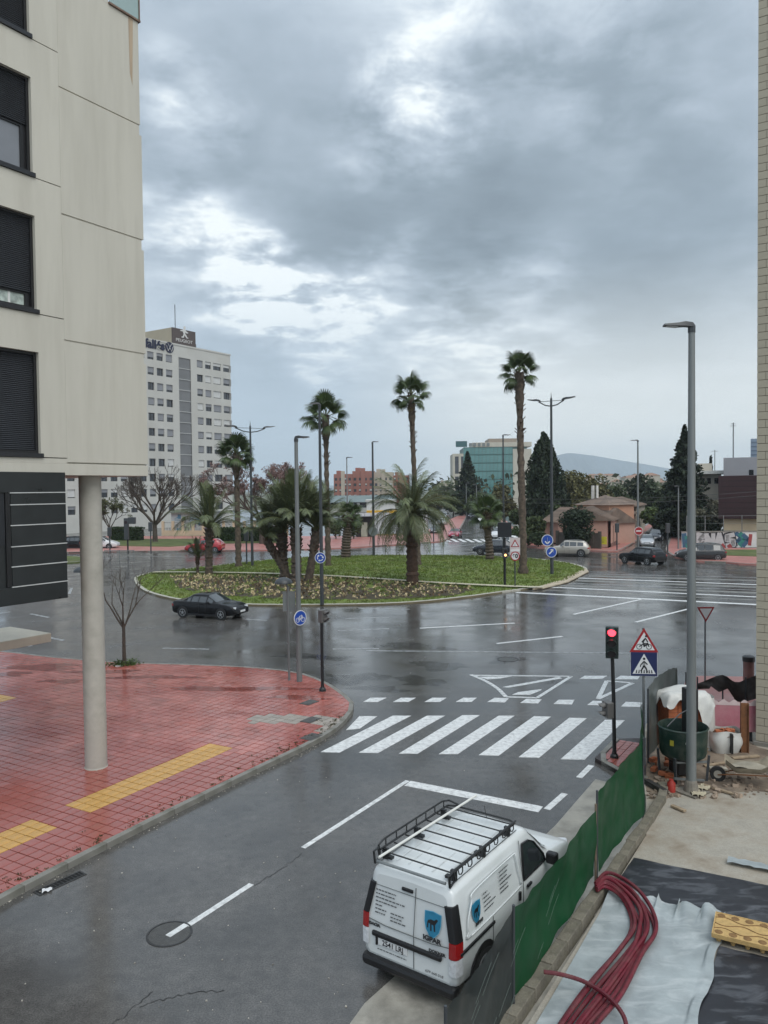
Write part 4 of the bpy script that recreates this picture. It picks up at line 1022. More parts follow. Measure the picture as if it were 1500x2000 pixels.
part('window', MB().lohi((AT(1458, 920, Y+16).x-AT(1413, 900, Y+16).x, -.05, AT(1458, 928, Y+16).z), (AT(1466, 920, Y+16).x-AT(1413, 900, Y+16).x, .02, AT(1458, 918, Y+16).z)), GLASSD, t)
t = thing('blue_grey_block', 'narrow blue grey block rising at the edge of the tan block wall', 'building', (AT(1466, 900, Y+40).x, Y+40, 0), math.radians(-27))
part('wall', MB().lohi((0, 0, 0), (14, 10, AT(1470, 857, Y+40).z)), mat('blue_grey', (.24, .30, .38), .6, .06, .3), t)
for k in range(5): part('band', MB().lohi((0, -.06, AT(1470, 865+k*8, Y+40).z), (14, -.004, AT(1470, 863+k*8, Y+40).z)), mat('blue_grey_dark', (.15, .19, .25), .6), t)
wy = 118.0
t = thing('cream_villa', 'cream upper storey with a row of dark windows under a flat white roof', 'house', (AT(1352, 940, wy).x, wy, 0), math.radians(-22))
w = AT(1404, 940, wy).x-AT(1352, 940, wy).x; z0, z1 = AT(1380, 962, wy).z, AT(1380, 926, wy).z; zw0, zw1 = AT(1380, 945, wy).z, AT(1380, 934, wy).z
wo = [(round(w*f, 2), round(w*f+w*.15, 2), round(zw0, 2), round(zw1, 2)) for f in (.06, .28, .5, .76)]
CRV = mat('villa_render', (.47, .43, .36), .8, .1, .4)
part('wall', wall_open(0, round(w, 2), 0, round(z1, 2), wo), CRV, t); part('body', MB().lohi((0, .45, 0), (w, 9, z1)), CRV, t)
for o in wo: window_at(t, *o, CRV, .3, None, GLASSD)
part('roof', MB().lohi((-.6, -1.2, z1), (w+.5, 9.5, z1+.5)), mat('white_roof', (.66, .66, .62), .7), t)
part('roof_hut', MB().lohi((w*.2, 3, z1+.5), (w*.7, 7, z1+1.7)), CRV, t)
part('antenna', MB().tube([(w*.8, 4, z1), (w*.8, 4, z1+3.8)], .05, 5).bar((w*.8-.5, 4, z1+3.6), (w*.8+.5, 4, z1+3.6), .04), DARKST, t)
t = solo('roof_aerial', MB().tube([(0, 0, 0), (0, 0, 5.5)], .08, 5).bar((-.5, 0, 5.0), (.5, 0, 5.0), .05).bar((-.35, 0, 5.3), (.35, 0, 5.3), .05), DARKST, 'thin aerial on the roof of the plain grey block', 'aerial', (AT(1432, 890, Y+20).x, Y+20, AT(1432, 895, Y+16).z))

# ------------------------------------------------------------------ hills and far town
ridge = [(600, 948), (800, 948), (990, 940), (1040, 912), (1068, 896), (1090, 889), (1112, 885), (1135, 887), (1160, 890), (1200, 897), (1230, 902), (1262, 907), (1300, 914), (1350, 922), (1420, 930), (1500, 934), (1700, 946)]
mb = MB(); R = smoothpoly([Vector(AT(x, y, 7000)) for x, y in ridge], 6); nR = len(R)
for r in range(9):
    f = r/8
    for i, p in enumerate(R):
        w = random.uniform(-.05, .05)*(p.z)*(1 if 0 < r < 8 else 0)*.9
        rid = math.sin(i*1.7)*.12+math.sin(i*.6+1)*.10
        mb.v.append((p.x*(1-.12*(1-f)), 7000-1500*(1-f)*(1+rid), max(-5, p.z*f**1.3+w)))
for r in range(8):
    for i in range(nR-1):
        a = r*nR+i; mb.f.append((a, a+1, a+nR+1, a+nR)); mb.m.append(0)
struct('hills', mb, mat('hill_rock_hazed', (.10, .13, .15), .9, .3, .0012), smooth=180)  # blue of the distance haze is mixed into the hill's own colour
HW = [mat('house_a', (.48, .43, .36), .85, .1, .2), mat('house_b', (.40, .26, .20), .85, .1, .2), mat('house_c', (.55, .54, .50), .85, .1, .2)]
for k in range(30):
    px = random.uniform(1135, 1290); Y = random.uniform(480, 950); p = AT(px, 940, Y); w, dd, hh = random.uniform(6, 13), random.uniform(6, 9), random.uniform(4, 8)
    t = thing('town_house', ('tiny far cream house', 'tiny far reddish house', 'tiny far white house')[k % 3]+' among the trees below the hills', 'house', (p.x, Y, 0), random.uniform(-.5, .5), 'far town houses')
    zz = random.uniform(6, 15)*Y/900
    part('wall', MB().lohi((-w/2, -dd/2, 0), (w/2, dd/2, zz+hh)), HW[k % 3], t); part('roof', hip_roof(MB(), -w/2, w/2, -dd/2, dd/2, zz+hh, 1.8, .3), mat('town_roof', (.28, .17, .12), .9), t)
# ------------------------------------------------------------------ palms
FANM = mat('fan_leaf', (.048, .074, .021), .5, .3, 2, rnd=.25); FAND = mat('dry_leaf', (.17, .12, .065), .85, .3, 2, rnd=.2)
PHXM = mat('date_leaf', (.088, .108, .046), .55, .3, 1.5, rnd=.3); STEMM = mat('frond_stem', (.10, .105, .04), .6, .2, 2)
TRUNK = mat('palm_trunk', (.110, .083, .062), .9, .5, 4, .6, 18, dirt=(.05, .04, .03), dscale=3, damt=.8); TRUNK2 = mat('palm_boots', (.075, .045, .03), .9, .4, 5, .6, 18)
def fan_frond(droop, seed):
    rg = random.Random(seed); mb = MB()
    mb.tube([(0, 0, 0), (.26, 0, .03), (.54, 0, .01-droop*.1)], [.016, .012, .009], 4, 1)
    c = Vector((.54, 0, .01-droop*.1)); n = 24
    for k in range(n):
        a = math.radians(-128+256*k/(n-1)); L = .47*(1-.25*abs(k/(n-1)-.5)*2)*rg.uniform(.9, 1.08)
        d = Vector((math.cos(a), math.sin(a), -.1-.25*abs(math.sin(a))-droop*.25)).normalized(); s = d.cross(Vector((0, 0, 1))).normalized()
        p1 = c+d*L*.55; p2 = p1+(d+Vector((0, 0, -.35-droop))).normalized()*L*.32; p3 = p2+(d*.6+Vector((0, 0, -1.0))).normalized()*L*.2
        w = .026
        mb.add([c, p1+s*w, p2+s*w*.55, p3, p2-s*w*.55, p1-s*w], [(0, 1, 5), (1, 2, 4, 5), (2, 3, 4)], 0)
    return mb
FAN = [fan_frond(dr, i).mesh('frond', [FANM, STEMM]) for i, dr in enumerate((.0, .15, .35, .6, .2))]
FANDRY = fan_frond(.8, 9).mesh('dry_frond', [FAND, FAND])
def pin_frond(curve, seed, n=27):
    rg = random.Random(seed); mb = MB(); pts = []
    for i in range(9):
        t = i/8; pts.append(Vector((t*(1-.18*curve*t*t), 0, .42*t*(1-.2*curve)-curve*.62*t**2.4)))
    mb.tube(pts, [.014*(1-.8*i/8) for i in range(9)], 4, 1)
    for k in range(n):
        t = .14+.86*k/(n-1); f = t*8; i = min(7, int(f)); p = pts[i].lerp(pts[i+1], f-i); tan = (pts[i+1]-pts[i]).normalized()
        side = Vector((0, 1, 0)); up = tan.cross(side)*-1
        L = .225*math.sin(PI*(.12+.83*t))**.6*rg.uniform(.85, 1.1)
        for sg in (-1, 1):
            d = (tan*1.05+side*sg*.72+up*.28).normalized(); s = d.cross(up).normalized()*.0062
            p1 = p+d*L*.6; p2 = p+d*L+Vector((0, 0, -.10*L-.04*curve))
            mb.add([p-s, p+s, p1+s, p2, p1-s], [(0, 1, 2, 4), (4, 2, 3)], 0)
    return mb
PIN = [pin_frond(c, i).mesh('frond', [PHXM, STEMM]) for i, c in enumerate((.25, .5, .8, 1.05, 1.25))]
def frond_rot(az, el, roll=0): return (Matrix.Rotation(az, 4, 'Z') @ Matrix.Rotation(-el, 4, 'Y') @ Matrix.Rotation(roll, 4, 'X')).to_euler()
def trunk_mb(path, r, seed, ridge=.11, n=12, steps=34):
    rg = random.Random(seed); q = []
    P = smoothpoly(path, max(2, steps//max(1, len(path)-1)))
    mb = MB(); rs = []
    for i, p in enumerate(P):
        t = i/(len(P)-1); rr = r(t)*(1+(ridge if i % 2 else -ridge)+rg.uniform(-.07, .07)); rs.append(rr)
    return mb.tube(P, rs, n)
def fan_palm(px, py, top, Rpx, label, n=23, rtr=.24, lean=0, dry=5, zbase=.45):
    b = G(px, py, zbase); Y = b.y; c = AT(top[0], top[1], Y); R = Rpx*Y/FPX
    t = thing('fan_palm', label, 'palm tree', tuple(b), 0, 'fan palms on the roundabout')
    d = c-b; d.y = 0
    tr = lambda f: rtr*(1.25 if f < .05 else 1.05-.30*f) if f < .82 else rtr*(.95+.3*math.sin((f-.82)/.18*PI*.75))
    part('trunk', trunk_mb([(0, 0, -.4), (d.x*.25+lean, 0, d.z*.3), (d.x*.7+lean, 0, d.z*.65), (d.x, 0, d.z)], tr, px), TRUNK, t, smooth=50)
    rg = random.Random(px*7); mb = MB()
    for k in range(60):
        f = 1-.34*rg.random()**1.6; a = rg.uniform(0, 2*PI); p = Vector((d.x, 0, d.z))*1; p.z = d.z*f; p.x = d.x*f
        o = Vector((math.cos(a), math.sin(a), 0)); mb.bar(p+o*rtr*.7, p+o*rtr*1.5+Vector((0, 0, .25)), .10, .04)
    part('leaf_bases', mb, TRUNK2, t, kind='stuff')
    for k in range(n):
        f = k/n; el = math.radians(84-118*f+rg.uniform(-9, 9)); az = k*2.399+rg.uniform(-.25, .25)
        o = link('frond', FAN[min(4, int(f*4))] if f > .15 else FAN[0], t); o.location = (d.x, 0, d.z+rg.uniform(-.1, .15))
        o.rotation_euler = frond_rot(az, el, rg.uniform(-.5, .5)); s = R*rg.uniform(.88, 1.12); o.scale = (s, s, s)
    for k in range(dry):
        o = link('dry_frond', FANDRY, t); o.location = (d.x, 0, d.z-.3); o.rotation_euler = frond_rot(k*1.3+1, math.radians(-65), 0); o.scale = (R*.7,)*3
    return t
def date_palm(px, py, stems, label, zbase=.45, group='date palms on the roundabout', boots=1.3, el0=86, el1=-10, cv=5, ex=.72, c0=0):
    """stems: list of (foot px offset, top px, top py, crown radius px, fronds, trunk radius)"""
    b = G(px, py, zbase); Y = b.y
    t = thing('date_palm', label, 'palm tree', tuple(b), 0, group)
    rg = random.Random(px*3+1)
    for (fx, tx, ty, Rp, n, r0) in stems:
        c = AT(tx, ty, Y); d = c-b; f0 = Vector((fx*Y/FPX, rg.uniform(-.5, .5) if len(stems) > 1 else 0, -.4)); d.y = f0.y*1.5
        R = Rp*Y/FPX
        part('trunk', trunk_mb([f0, f0.lerp(d, .5)+Vector((0, 0, 0)), d], lambda f: r0*(1.15-.2*f if f < .55 else .95+(boots-.95)*math.sin(min(1, (f-.55)/.3)*PI/2)), px+fx, .12, 12, 26), TRUNK if boots < 1.6 else TRUNK2, t, smooth=50)
        mb = MB()
        for k in range(34):
            a = rg.uniform(0, 2*PI); f = rg.uniform(.6, .99); p = f0.lerp(d, f); o = Vector((math.cos(a), math.sin(a), 0))
            mb.bar(p+o*r0*.9, p+o*r0*rg.uniform(1.3, 1.75)+Vector((0, 0, rg.uniform(.15, .4))), .13, .05)
        part('leaf_bases', mb, TRUNK2, t, kind='stuff')
        for k in range(n):
            f = k/n; el = math.radians(el0-(el0-el1)*f**ex+rg.uniform(-8, 8)); az = k*2.399+rg.uniform(-.2, .2)
            o = link('frond', PIN[min(4, c0+min(cv-1, int(f*cv)))], t); o.location = d+Vector((0, 0, rg.uniform(-.15, .1))); o.rotation_euler = frond_rot(az, el-math.radians(8), rg.uniform(-.3, .3))
            s = R*rg.uniform(1.0, 1.25); o.scale = (s, s, s)
    return t
fan_palm(1022, 1117, (1014, 728), 47, 'tallest fan palm, at the right of the roundabout beside the signs', rtr=.33)
fan_palm(817, 1104, (803, 772), 45, 'tall fan palm rising behind the spreading date palm', rtr=.27)
fan_palm(641, 1106, (636, 815), 54, 'fan palm with its crown behind the thin lamp post', n=24, rtr=.27)
fan_palm(466, 1103, (461, 888), 46, 'shorter fan palm at the left in front of the office tower', n=28, rtr=.30, dry=8)
fan_palm(675, 1086, (680, 1008), 34, 'squat young fan palm with a bulging brown trunk', n=22, rtr=.55, dry=8)
fan_palm(957, 1090, (950, 1004), 44, 'young fan palm with a pale bushy crown beside the dark traffic board', n=30, rtr=.42, dry=8)
date_palm(806, 1139, [(0, 803, 1004, 98, 50, .42)], 'spreading date palm with drooping fronds in the middle of the roundabout', boots=1.75, el0=78, el1=-6, ex=.55, c0=1, cv=4)
date_palm(578, 1134, [(-22, 548, 1042, 88, 36, .34), (2, 580, 1030, 98, 42, .36), (24, 620, 1036, 84, 34, .3), (-6, 520, 1056, 66, 24, .26)], 'dense clump of date palms with several trunks', el0=88, el1=28, cv=3)
date_palm(408, 1119, [(0, 408, 1032, 82, 34, .30)], 'young date palm at the left end of the flower bed', boots=1.15, el0=88, el1=18, cv=4)
date_palm(386, 1117, [(0, 386, 1092, 42, 14, .12)], 'small grey date palm shoot leaning beside the young date palm', boots=1.0, el0=86, el1=40, cv=3)

# ------------------------------------------------------------------ broadleaf, cypress and bare trees
BARK = mat('bark', (.075, .06, .047), .9, .3, 5, .5, 20); BARK2 = mat('pale_bark', (.16, .135, .11), .9, .3, 5, .5, 20)
def limb_tube(mb, p, d, L, r, depth, rg, spread=.55, up=.25, seg=3, minr=.008, out=None, n=6, kids=(2, 3), ratio=(.66, .84)):
    pts = [p]; q = Vector(p); dd = Vector(d)
    for s in range(seg):
        dd = (dd+Vector((rg.uniform(-.12, .12), rg.uniform(-.12, .12), rg.uniform(-.05, .12)*up))).normalized(); q = q+dd*L/seg; pts.append(q.copy())
    mb.tube(pts, [max(minr, r*(1-.35*i/seg)) for i in range(seg+1)], max(4, n if depth > 2 else 4), cap=False)
    if out is not None: out.append((q.copy(), dd.copy(), depth))
    if depth <= 0: return
    for k in range(rg.randint(*kids)):
        a = dd.orthogonal().normalized(); a = Matrix.Rotation(rg.uniform(0, 2*PI), 3, dd) @ a
        nd = (dd+a*spread*rg.uniform(.6, 1.2)+Vector((0, 0, up*.4))).normalized()
        st = pts[-1] if k < 2 else pts[-2]
        limb_tube(mb, st, nd, L*rg.uniform(*ratio), r*.62, depth-1, rg, spread, up, seg, minr, out, n, kids, ratio)
def bare_tree(base, h_tr, L, r, depth, label, seed, spread=.55, up=.25, M=BARK, group=None, kids=(2, 3), buds=None, minr=.012, ratio=(.66, .84), first=4, fspread=.8):
    rg = random.Random(seed); t = thing('bare_tree', label, 'tree', tuple(base), 0, group)
    part('trunk', MB().tube([(0, 0, -.1), (rg.uniform(-.03, .03), 0, h_tr*.5), (0, 0, h_tr)], [r*1.25, r, r*.9], 10), M, t, smooth=60)
    mb = MB(); out = []
    for k in range(first):
        a = 2*PI*k/first+rg.uniform(-.4, .4)
        limb_tube(mb, Vector((0, 0, h_tr-rg.uniform(0, .25)*h_tr*.4)), Vector((math.cos(a)*fspread, math.sin(a)*fspread, 1)).normalized(), L*rg.uniform(.8, 1.15), r*.6, depth, rg, spread, up, 3, minr, out, 6, kids, ratio)
    part('branches', mb, M, t, smooth=180)
    if buds:
        C = [tuple(q+Vector((rg.gauss(0, .12), rg.gauss(0, .12), rg.gauss(0, .12)))) for q, d, dp in out if dp <= 1 for _ in range(buds[2])]
        part('buds', leaves(MB(), C, None, buds[1]), buds[0], t, kind='stuff')
    return t
tl = G(243, 1299, .13)
tp = solo('tree_pit_weeds', leaves(MB(), [(random.gauss(0, .34), random.gauss(0, .16), abs(random.gauss(.03, .09))) for _ in range(500)], None, .10), mat('weed_green', (.055, .09, .02), .8, .3, 3, rnd=.3), 'green weeds growing round the foot of the thin street tree', 'weeds', tuple(tl+Vector((0, 0, .01))), kind='stuff')
bare_tree(tl, 1.75, 1.30, .075, 4, 'thin leafless street tree in the red pavement behind the column', 12, .5, .42, group=None, kids=(1, 3), minr=.006, ratio=(.58, .8), first=5, fspread=.62)
solo('litter', MB().lohi((-.16, -.05, 0), (.14, .06, .03)), mat('litter_white', (.7, .7, .7), .6), 'white scrap of litter beside the thin street tree', 'litter', tuple(tl+Vector((-.15, -.22, .0))), .4)
b = G(303, 1058, .13); bare_tree(b, 2.6, 2.9, .34, 6, 'large bare grey tree in front of the office tower', 5, .42, .36, BARK, None, (2, 3), None, .018, (.66, .8), 7, .85)
b = G(512, 1062, .13); bare_tree(b, 3.2, 3.1, .34, 6, 'brown budding tree behind the fan palm and lamp at the left', 8, .55, .22, BARK, None, (2, 3), (mat('brown_buds', (.20, .13, .115), .8, .3, 2, rnd=.4), .20, 11), .025, (.64, .8), 6, 1.0)
b = G(215, 1062, .13); bare_tree(b, 2.2, 1.8, .16, 4, 'small olive green tree right of the round column', 18, .6, .3, BARK, None, (2, 3), (mat('olive_buds', (.09, .10, .035), .8, .3, 2, rnd=.4), .22, 14), .02, (.64, .8), 4, .6)

def crown_tree(base, h, rx_, ry_, z0, label, col, seed, n=2600, leaf=.5, clumps=22, name='broadleaf_tree', M=None, group=None, trunk=.25):
    rg = random.Random(seed); t = thing(name, label, 'tree', tuple(base), 0, group)
    cs = []
    for k in range(clumps):
        while True:
            p = Vector((rg.uniform(-1, 1), rg.uniform(-1, 1), rg.uniform(-1, 1)))
            if p.length < 1: break
        p = p*.78; cs.append((Vector((p.x*rx_, p.y*ry_, z0+(h-z0)*(.5+.5*p.z))), rg.uniform(.22, .42)))
    C = []
    for c, s in cs:
        m_ = n//clumps; V = RNG.normal(size=(m_, 3)); V /= np.linalg.norm(V, axis=1)[:, None]; V *= (RNG.random(m_)**.4)[:, None]
        V[:, 0] *= rx_*s*1.25; V[:, 1] *= ry_*s*1.25; V[:, 2] *= (h-z0)*.5*s*1.25; C.append(V+np.array(c)[None])
    M = M or mat('foliage_%s' % '_'.join('%02d' % int(100*x) for x in col), col, .75, .35, .5, rnd=.4, dirt=tuple(x*.45 for x in col), dscale=.5, damt=.8)
    part('trunk', MB().tube([(0, 0, -.3), (.1, 0, z0*.6), (0, 0, z0+(h-z0)*.5)], [trunk, trunk*.8, trunk*.4], 8), BARK, t)
    mb = MB()
    for c, s in cs[:8]: mb.tube([(0, 0, z0*.9), (c.x*.5, c.y*.5, (z0+c.z)/2), tuple(c)], [trunk*.5, trunk*.3, .03], 5)
    part('limbs', mb, BARK, t)
    part('crown', leaves(MB(), np.concatenate(C), None, leaf), M, t)
    return t
def cypress(base, h, r, label, seed, col=(.022, .036, .016), n=6000, leaf=.5, shape='column', M=None):
    rg = random.Random(seed); t = thing('cypress', label, 'tree', tuple(base), 0)
    part('trunk', MB().tube([(0, 0, -.3), (0, 0, h*.9)], [.28, .06], 8), BARK, t)
    k = RNG.random(n); a = RNG.random(n)*2*PI
    if shape == 'column':
        prof = np.interp(k, [0, .08, .3, .62, .85, .94, 1], [.72, .92, 1, .86, .5, .26, .02])
        lob = 1+.16*np.sin(a*5+k*7)+.10*np.sin(a*9-k*11); top = h*(1-.05*RNG.random(n))
    else:
        prof = np.interp(k, [0, .06, .2, .5, .8, 1], [.75, 1, .95, .62, .25, .01]); lob = (1+.42*np.sin(k*46+np.sin(a*3)*2.5))*(1+.2*np.sin(a*4+k*3)); top = h
    rr = r*prof*lob*(RNG.random(n)**.3)
    P = np.stack([np.cos(a)*rr, np.sin(a)*rr, h*.03+k*h*.97+RNG.normal(size=n)*.12], 1)
    mb = MB(); leaves(mb, P, (.45, (0, 0, 1)) if shape == 'column' else (.6, (0, 0, .3)), leaf)
    if shape == 'column':
        for q in range(9):
            aa = rg.uniform(0, 2*PI); rr_ = r*rg.uniform(.1, .55); z = h*rg.uniform(.84, .93); hh = h*rg.uniform(.06, .11)
            C = [(math.cos(aa)*rr_*(1-.3*f)+rg.gauss(0, .10*(1-f)), math.sin(aa)*rr_*(1-.3*f)+rg.gauss(0, .10*(1-f)), z+hh*f) for f in [rg.random() for _ in range(60)]]
            leaves(mb, C, (.4, (0, 0, 1)), leaf*.7)
    part('crown', mb, M or mat('cypress_leaf', col, .8, .35, .6, rnd=.35, dirt=tuple(x*.5 for x in col), dscale=.8, damt=.8), t)
    return t
def ptree(px, py_base, py_top, rpx, Y, label, col, seed, kind='crown', **k):
    b = AT(px, py_base, Y); top = AT(px, py_top, Y).z; b.z = 0; r = rpx*Y/FPX
    if kind == 'crown': return crown_tree(b, top, r, r*.9, k.pop('z0', top*.22), label, col, seed, **k)
    return cypress(b, top, r, label, seed, col, **k)
ptree(1064, 1060, 849, 37, 118, 'broad dark cypress left of the double armed lamp', (.020, .034, .015), 1, 'cyp', n=13000, leaf=.55)
ptree(1092, 1060, 930, 22, 122, 'lower dark cypress at the right foot of the broad cypress', (.022, .036, .016), 2, 'cyp', n=4000, leaf=.6)
ptree(914, 1010, 884, 24, 210, 'dark conifer in front of the green glass building', (.018, .032, .022), 3, 'cyp', n=5000, leaf=1.0, shape='cone')
ptree(1337, 1070, 834, 42, 112, 'tall ragged dark cypress behind the right lamp post', (.020, .032, .015), 4, 'cyp', n=11000, leaf=.6, shape='cone')
ptree(1310, 1070, 925, 24, 116, 'shorter dark cypress left of the tall ragged one', (.022, .036, .016), 5, 'cyp', n=4000, leaf=.6, shape='cone')
ptree(1388, 980, 892, 10, 150, 'small dark pine top seen above the cream villa', (.02, .035, .02), 6, 'cyp', n=1200, leaf=.6, shape='cone')
OL = (.105, .100, .035); GN = (.060, .085, .028); DG = (.034, .052, .020); LG = (.10, .14, .045)
for a in ((1128, 1060, 920, 42, 135, 'olive brown tree behind the pink house', OL, 11), (1168, 1060, 930, 34, 140, 'yellowish tree behind the chimney of the pink house', OL, 12),
          (1092, 1060, 985, 30, 110, 'green tree at the foot of the cypress', GN, 13), (1212, 1050, 942, 34, 150, 'dull green tree behind the terraced house', GN, 14),
          (1250, 1050, 926, 34, 165, 'rounded dark tree behind the street lamp over the side street', DG, 15), (1278, 1050, 938, 26, 160, 'dark tree at the head of the side street', DG, 16),
          (1277, 1050, 990, 27, 125, 'light green bush tree hanging over the side street', LG, 17), (1300, 1050, 965, 24, 135, 'mid green tree between the side street and the cypress', GN, 18),
          (985, 1040, 950, 30, 150, 'olive tree right of the green glass building', OL, 19), (1020, 1050, 985, 26, 128, 'green tree behind the tall fan palm trunk', GN, 20),
          (1045, 1060, 1003, 22, 104, 'leafy bush tree left of the pink house', GN, 21), (930, 1020, 962, 26, 190, 'green tree at the foot of the glass building', GN, 22),
          (885, 1010, 962, 22, 210, 'green tree left of the dark conifer', GN, 23), (850, 1000, 965, 20, 230, 'green tree along the far street', OL, 24), (960, 1020, 985, 22, 150, 'low green tree along the far street', LG, 25),
          (1362, 1070, 985, 22, 108, 'pale flowering tree right of the lamp post', (.26, .25, .17), 26), (1395, 1070, 975, 24, 112, 'whitish blossom tree below the cream villa', (.30, .29, .21), 27),
          (1380, 1070, 1010, 28, 106, 'dark hedge tree behind the graffiti wall', DG, 28), (1345, 1070, 1000, 22, 107, 'dark shrub tree beside the graffiti wall', DG, 29)):
    ptree(*a[:5], a[5], a[6], a[7], n=2600, leaf=.55*a[4]/120)
def shrub(px, py, ptop, rpx, label, col, seed, n=2400, leaf=.28):
    b = G(px, py, .13); top = AT(px, ptop, b.y).z; r = rpx*b.y/FPX
    return crown_tree(b, top-.13, r, r*.8, .3, label, col, seed, n, leaf, 26, 'shrub', trunk=.12)
shrub(1128, 1072, 992, 34, 'dense dark evergreen bush in front of the pink house', (.022, .04, .015), 31, 5000, .36)
for k, (px, py, pt, rp, nm) in enumerate(((1010, 1064, 1028, 18, 'green hedge bush behind the dark board'), (1050, 1068, 1036, 16, 'hedge bush left of the garden wall'), (1030, 1066, 1034, 16, 'hedge bush between two others at the kerb'), (690, 1052, 1000, 20, 'green bush in front of the white hoarding'), (655, 1052, 1012, 18, 'bush at the left end of the white hoarding'))):
    shrub(px, py, pt, rp, nm, GN if k != 1 else DG, 40+k, 1800, .35)
def hedge(pa, pb, h, d, label, seed, n=5000):
    a, b = G(*pa, .13), G(*pb, .13); L = (b-a).length; rz = math.atan2((b-a).y, (b-a).x)
    P = np.stack([RNG.random(n)*L, RNG.random(n)*d, RNG.random(n)*h], 1); f = RNG.integers(0, 3, n)
    P[f == 0, 1] = RNG.normal(size=(f == 0).sum())*.08; P[f == 1, 2] = h+RNG.normal(size=(f == 1).sum())*.08
    t = thing('hedge', label, 'hedge', tuple(a), rz, 'clipped hedges')
    part('foliage', leaves(MB(), P, None, .26), mat('hedge_leaf', (.040, .072, .018), .75, .35, 1, rnd=.35, dirt=(.015, .03, .01), dscale=1), t)
    part('stems', MB().lohi((.15, .25, 0), (L-.15, d-.2, h-.2)), mat('hedge_core', (.012, .02, .008), .9), t); return t
hedge((212, 1055), (272, 1056), 1.9, 1.5, 'clipped green hedge left of the large bare tree', 1, 5000)
hedge((416, 1057), (556, 1058), 1.9, 1.5, 'long clipped green hedge behind the red car', 2, 9000)
# wooded slopes far away that read as one mass
C = []
for k in range(240):
    px = random.choice((random.uniform(985, 1330), random.uniform(850, 1000))); Y = random.uniform(260, 900); p = AT(px, 950, Y); r = random.uniform(3, 7)
    q = RNG.normal(size=(26, 3))*np.array([r*.6, r*.6, r*.35]); C.append(q+np.array([p.x, Y, 3+Y*.006+abs(random.gauss(0, 1.5))])[None])
mb = leaves(MB(), np.concatenate(C), None, 2.4); struct('far_wood', mb, mat('far_wood_leaf', (.055, .07, .028), .85, .4, .03, rnd=.35), kind='stuff')

# ------------------------------------------------------------------ street lamps
def flat_head(t, p, d, L, w, name='lamp_head'):
    """LED head pointing along unit vector d from p"""
    d = Vector(d).normalized(); s = Vector((-d.y, d.x, 0)).normalized(); up = Vector((0, 0, 1)); mb = MB(); secs = []
    for f, ww, hh, dz in ((-.12, .35, .5, 0), (-.02, .6, 1, .02), (.25, .75, 1, .03), (.5, 1, .7, .0), (1, .9, .35, -.02)):
        c = Vector(p)+d*L*f+up*(dz*L); a = w/2*ww; h = .11*w/.3*hh
        secs.append([c-s*a, c+s*a, c+s*a*.8+up*h, c-s*a*.8+up*h])
    o = 0
    for sc in secs: mb.v += [tuple(x) for x in sc]
    for i in range(len(secs)-1):
        for j in range(4): mb.f.append((i*4+j, i*4+(j+1) % 4, i*4+4+(j+1) % 4, i*4+4+j)); mb.m.append(0)
    mb.f += [(3, 2, 1, 0), tuple(16+j for j in range(4))]; mb.m += [0, 0]
    h = part(name, mb, DARKST, t, smooth=40)
    c = Vector(p)+d*L*.72; q = [c-s*w*.34-d*L*.2, c+s*w*.34-d*L*.2, c+s*w*.34+d*L*.2, c-s*w*.34+d*L*.2]
    part('lens', MB().prism([tuple(x+up*(-.012*L)) for x in q], (0, 0, -.012)), mat('lamp_lens', (.45, .46, .46), .2), h)
    return h
def street_lamp(px, py, ptop, label, r, hd, hl, hw, zb=.13, M=STEEL, arms=None, base_plate=False, group='street lamps', tilt=.12, ptopx=None):
    b = G(px, py, zb); top = AT(ptopx or px, ptop, b.y); h = top.z-zb
    t = thing('street_lamp', label, 'street lamp', tuple(b), 0, group); lx = 0.0
    part('pole', MB().tube([(0, 0, -.1), (0, 0, h*.5), (lx, 0, h)], [r, r*.82, r*.62], 14), M, t, smooth=60)
    if arms is None:
        part('spigot', MB().tube([(0, 0, h-.02), (0, 0, h+.10)], r*.75, 8), DARKST, t)
        flat_head(t, (0, 0, h+.10), (hd[0], hd[1], tilt), hl, hw)
    else:
        for sg, dx in ((-1, arms), (1, arms)):
            d = Vector((hd[0], hd[1], 0)).normalized()*sg
            part('arm', MB().tube([(0, 0, h*.955), d*dx*.35+Vector((0, 0, h*.962)), d*dx*.75+Vector((0, 0, h*.985))], .05, 6).tube([(0, 0, h*.985), d*dx*.75+Vector((0, 0, h*.985))], .025, 5), M, t)
            flat_head(t, d*dx*.7+Vector((0, 0, h*.985)), (d.x, d.y, .22), hl, hw)
        part('finial', MB().tube([(0, 0, h), (0, 0, h+.5)], [.05, .01], 6), M, t)
    if base_plate: part('base_plate', MB().box((0, 0, .01), (.62, .62, .03), .6).lathe([(r*1.5, .02), (r*1.15, .25), (r, .3)], 14), mat('base_steel', (.20, .18, .15), .7, .3, 6), t)
    return t
street_lamp(1350, 1546, 648, 'tall grey street lamp in the building site at the right', .125, (-1, .12), .66, .30, .12, base_plate=True, ptopx=1362)
street_lamp(585, 1331, 862, 'grey street lamp on the red pavement carrying a blue bicycle sign', .115, (1, -.15), .52, .26)
street_lamp(629, 1178, 793, 'tall thin street lamp at the front edge of the roundabout with a blue sign', .13, (-1, 0), .60, .28, .2, DARKST, ptopx=617)
street_lamp(730, 1085, 866, 'slender street lamp on the far edge of the roundabout with a round sign back', .16, (1, 0), .7, .3, .2, DARKST, ptopx=725)
street_lamp(679, 1046, 896, 'far street lamp with a T shaped head above the red flats', .13, (1, 0), 1.0, .4, ptopx=677)
street_lamp(984, 1092, 853, 'street lamp in front of the green glass building', .12, (1, 0), .8, .3, .1, DARKST, ptopx=981)
street_lamp(1246, 1066, 863, 'street lamp with a flat head at the mouth of the side street', .15, (-1, 0), .9, .35, ptopx=1243)
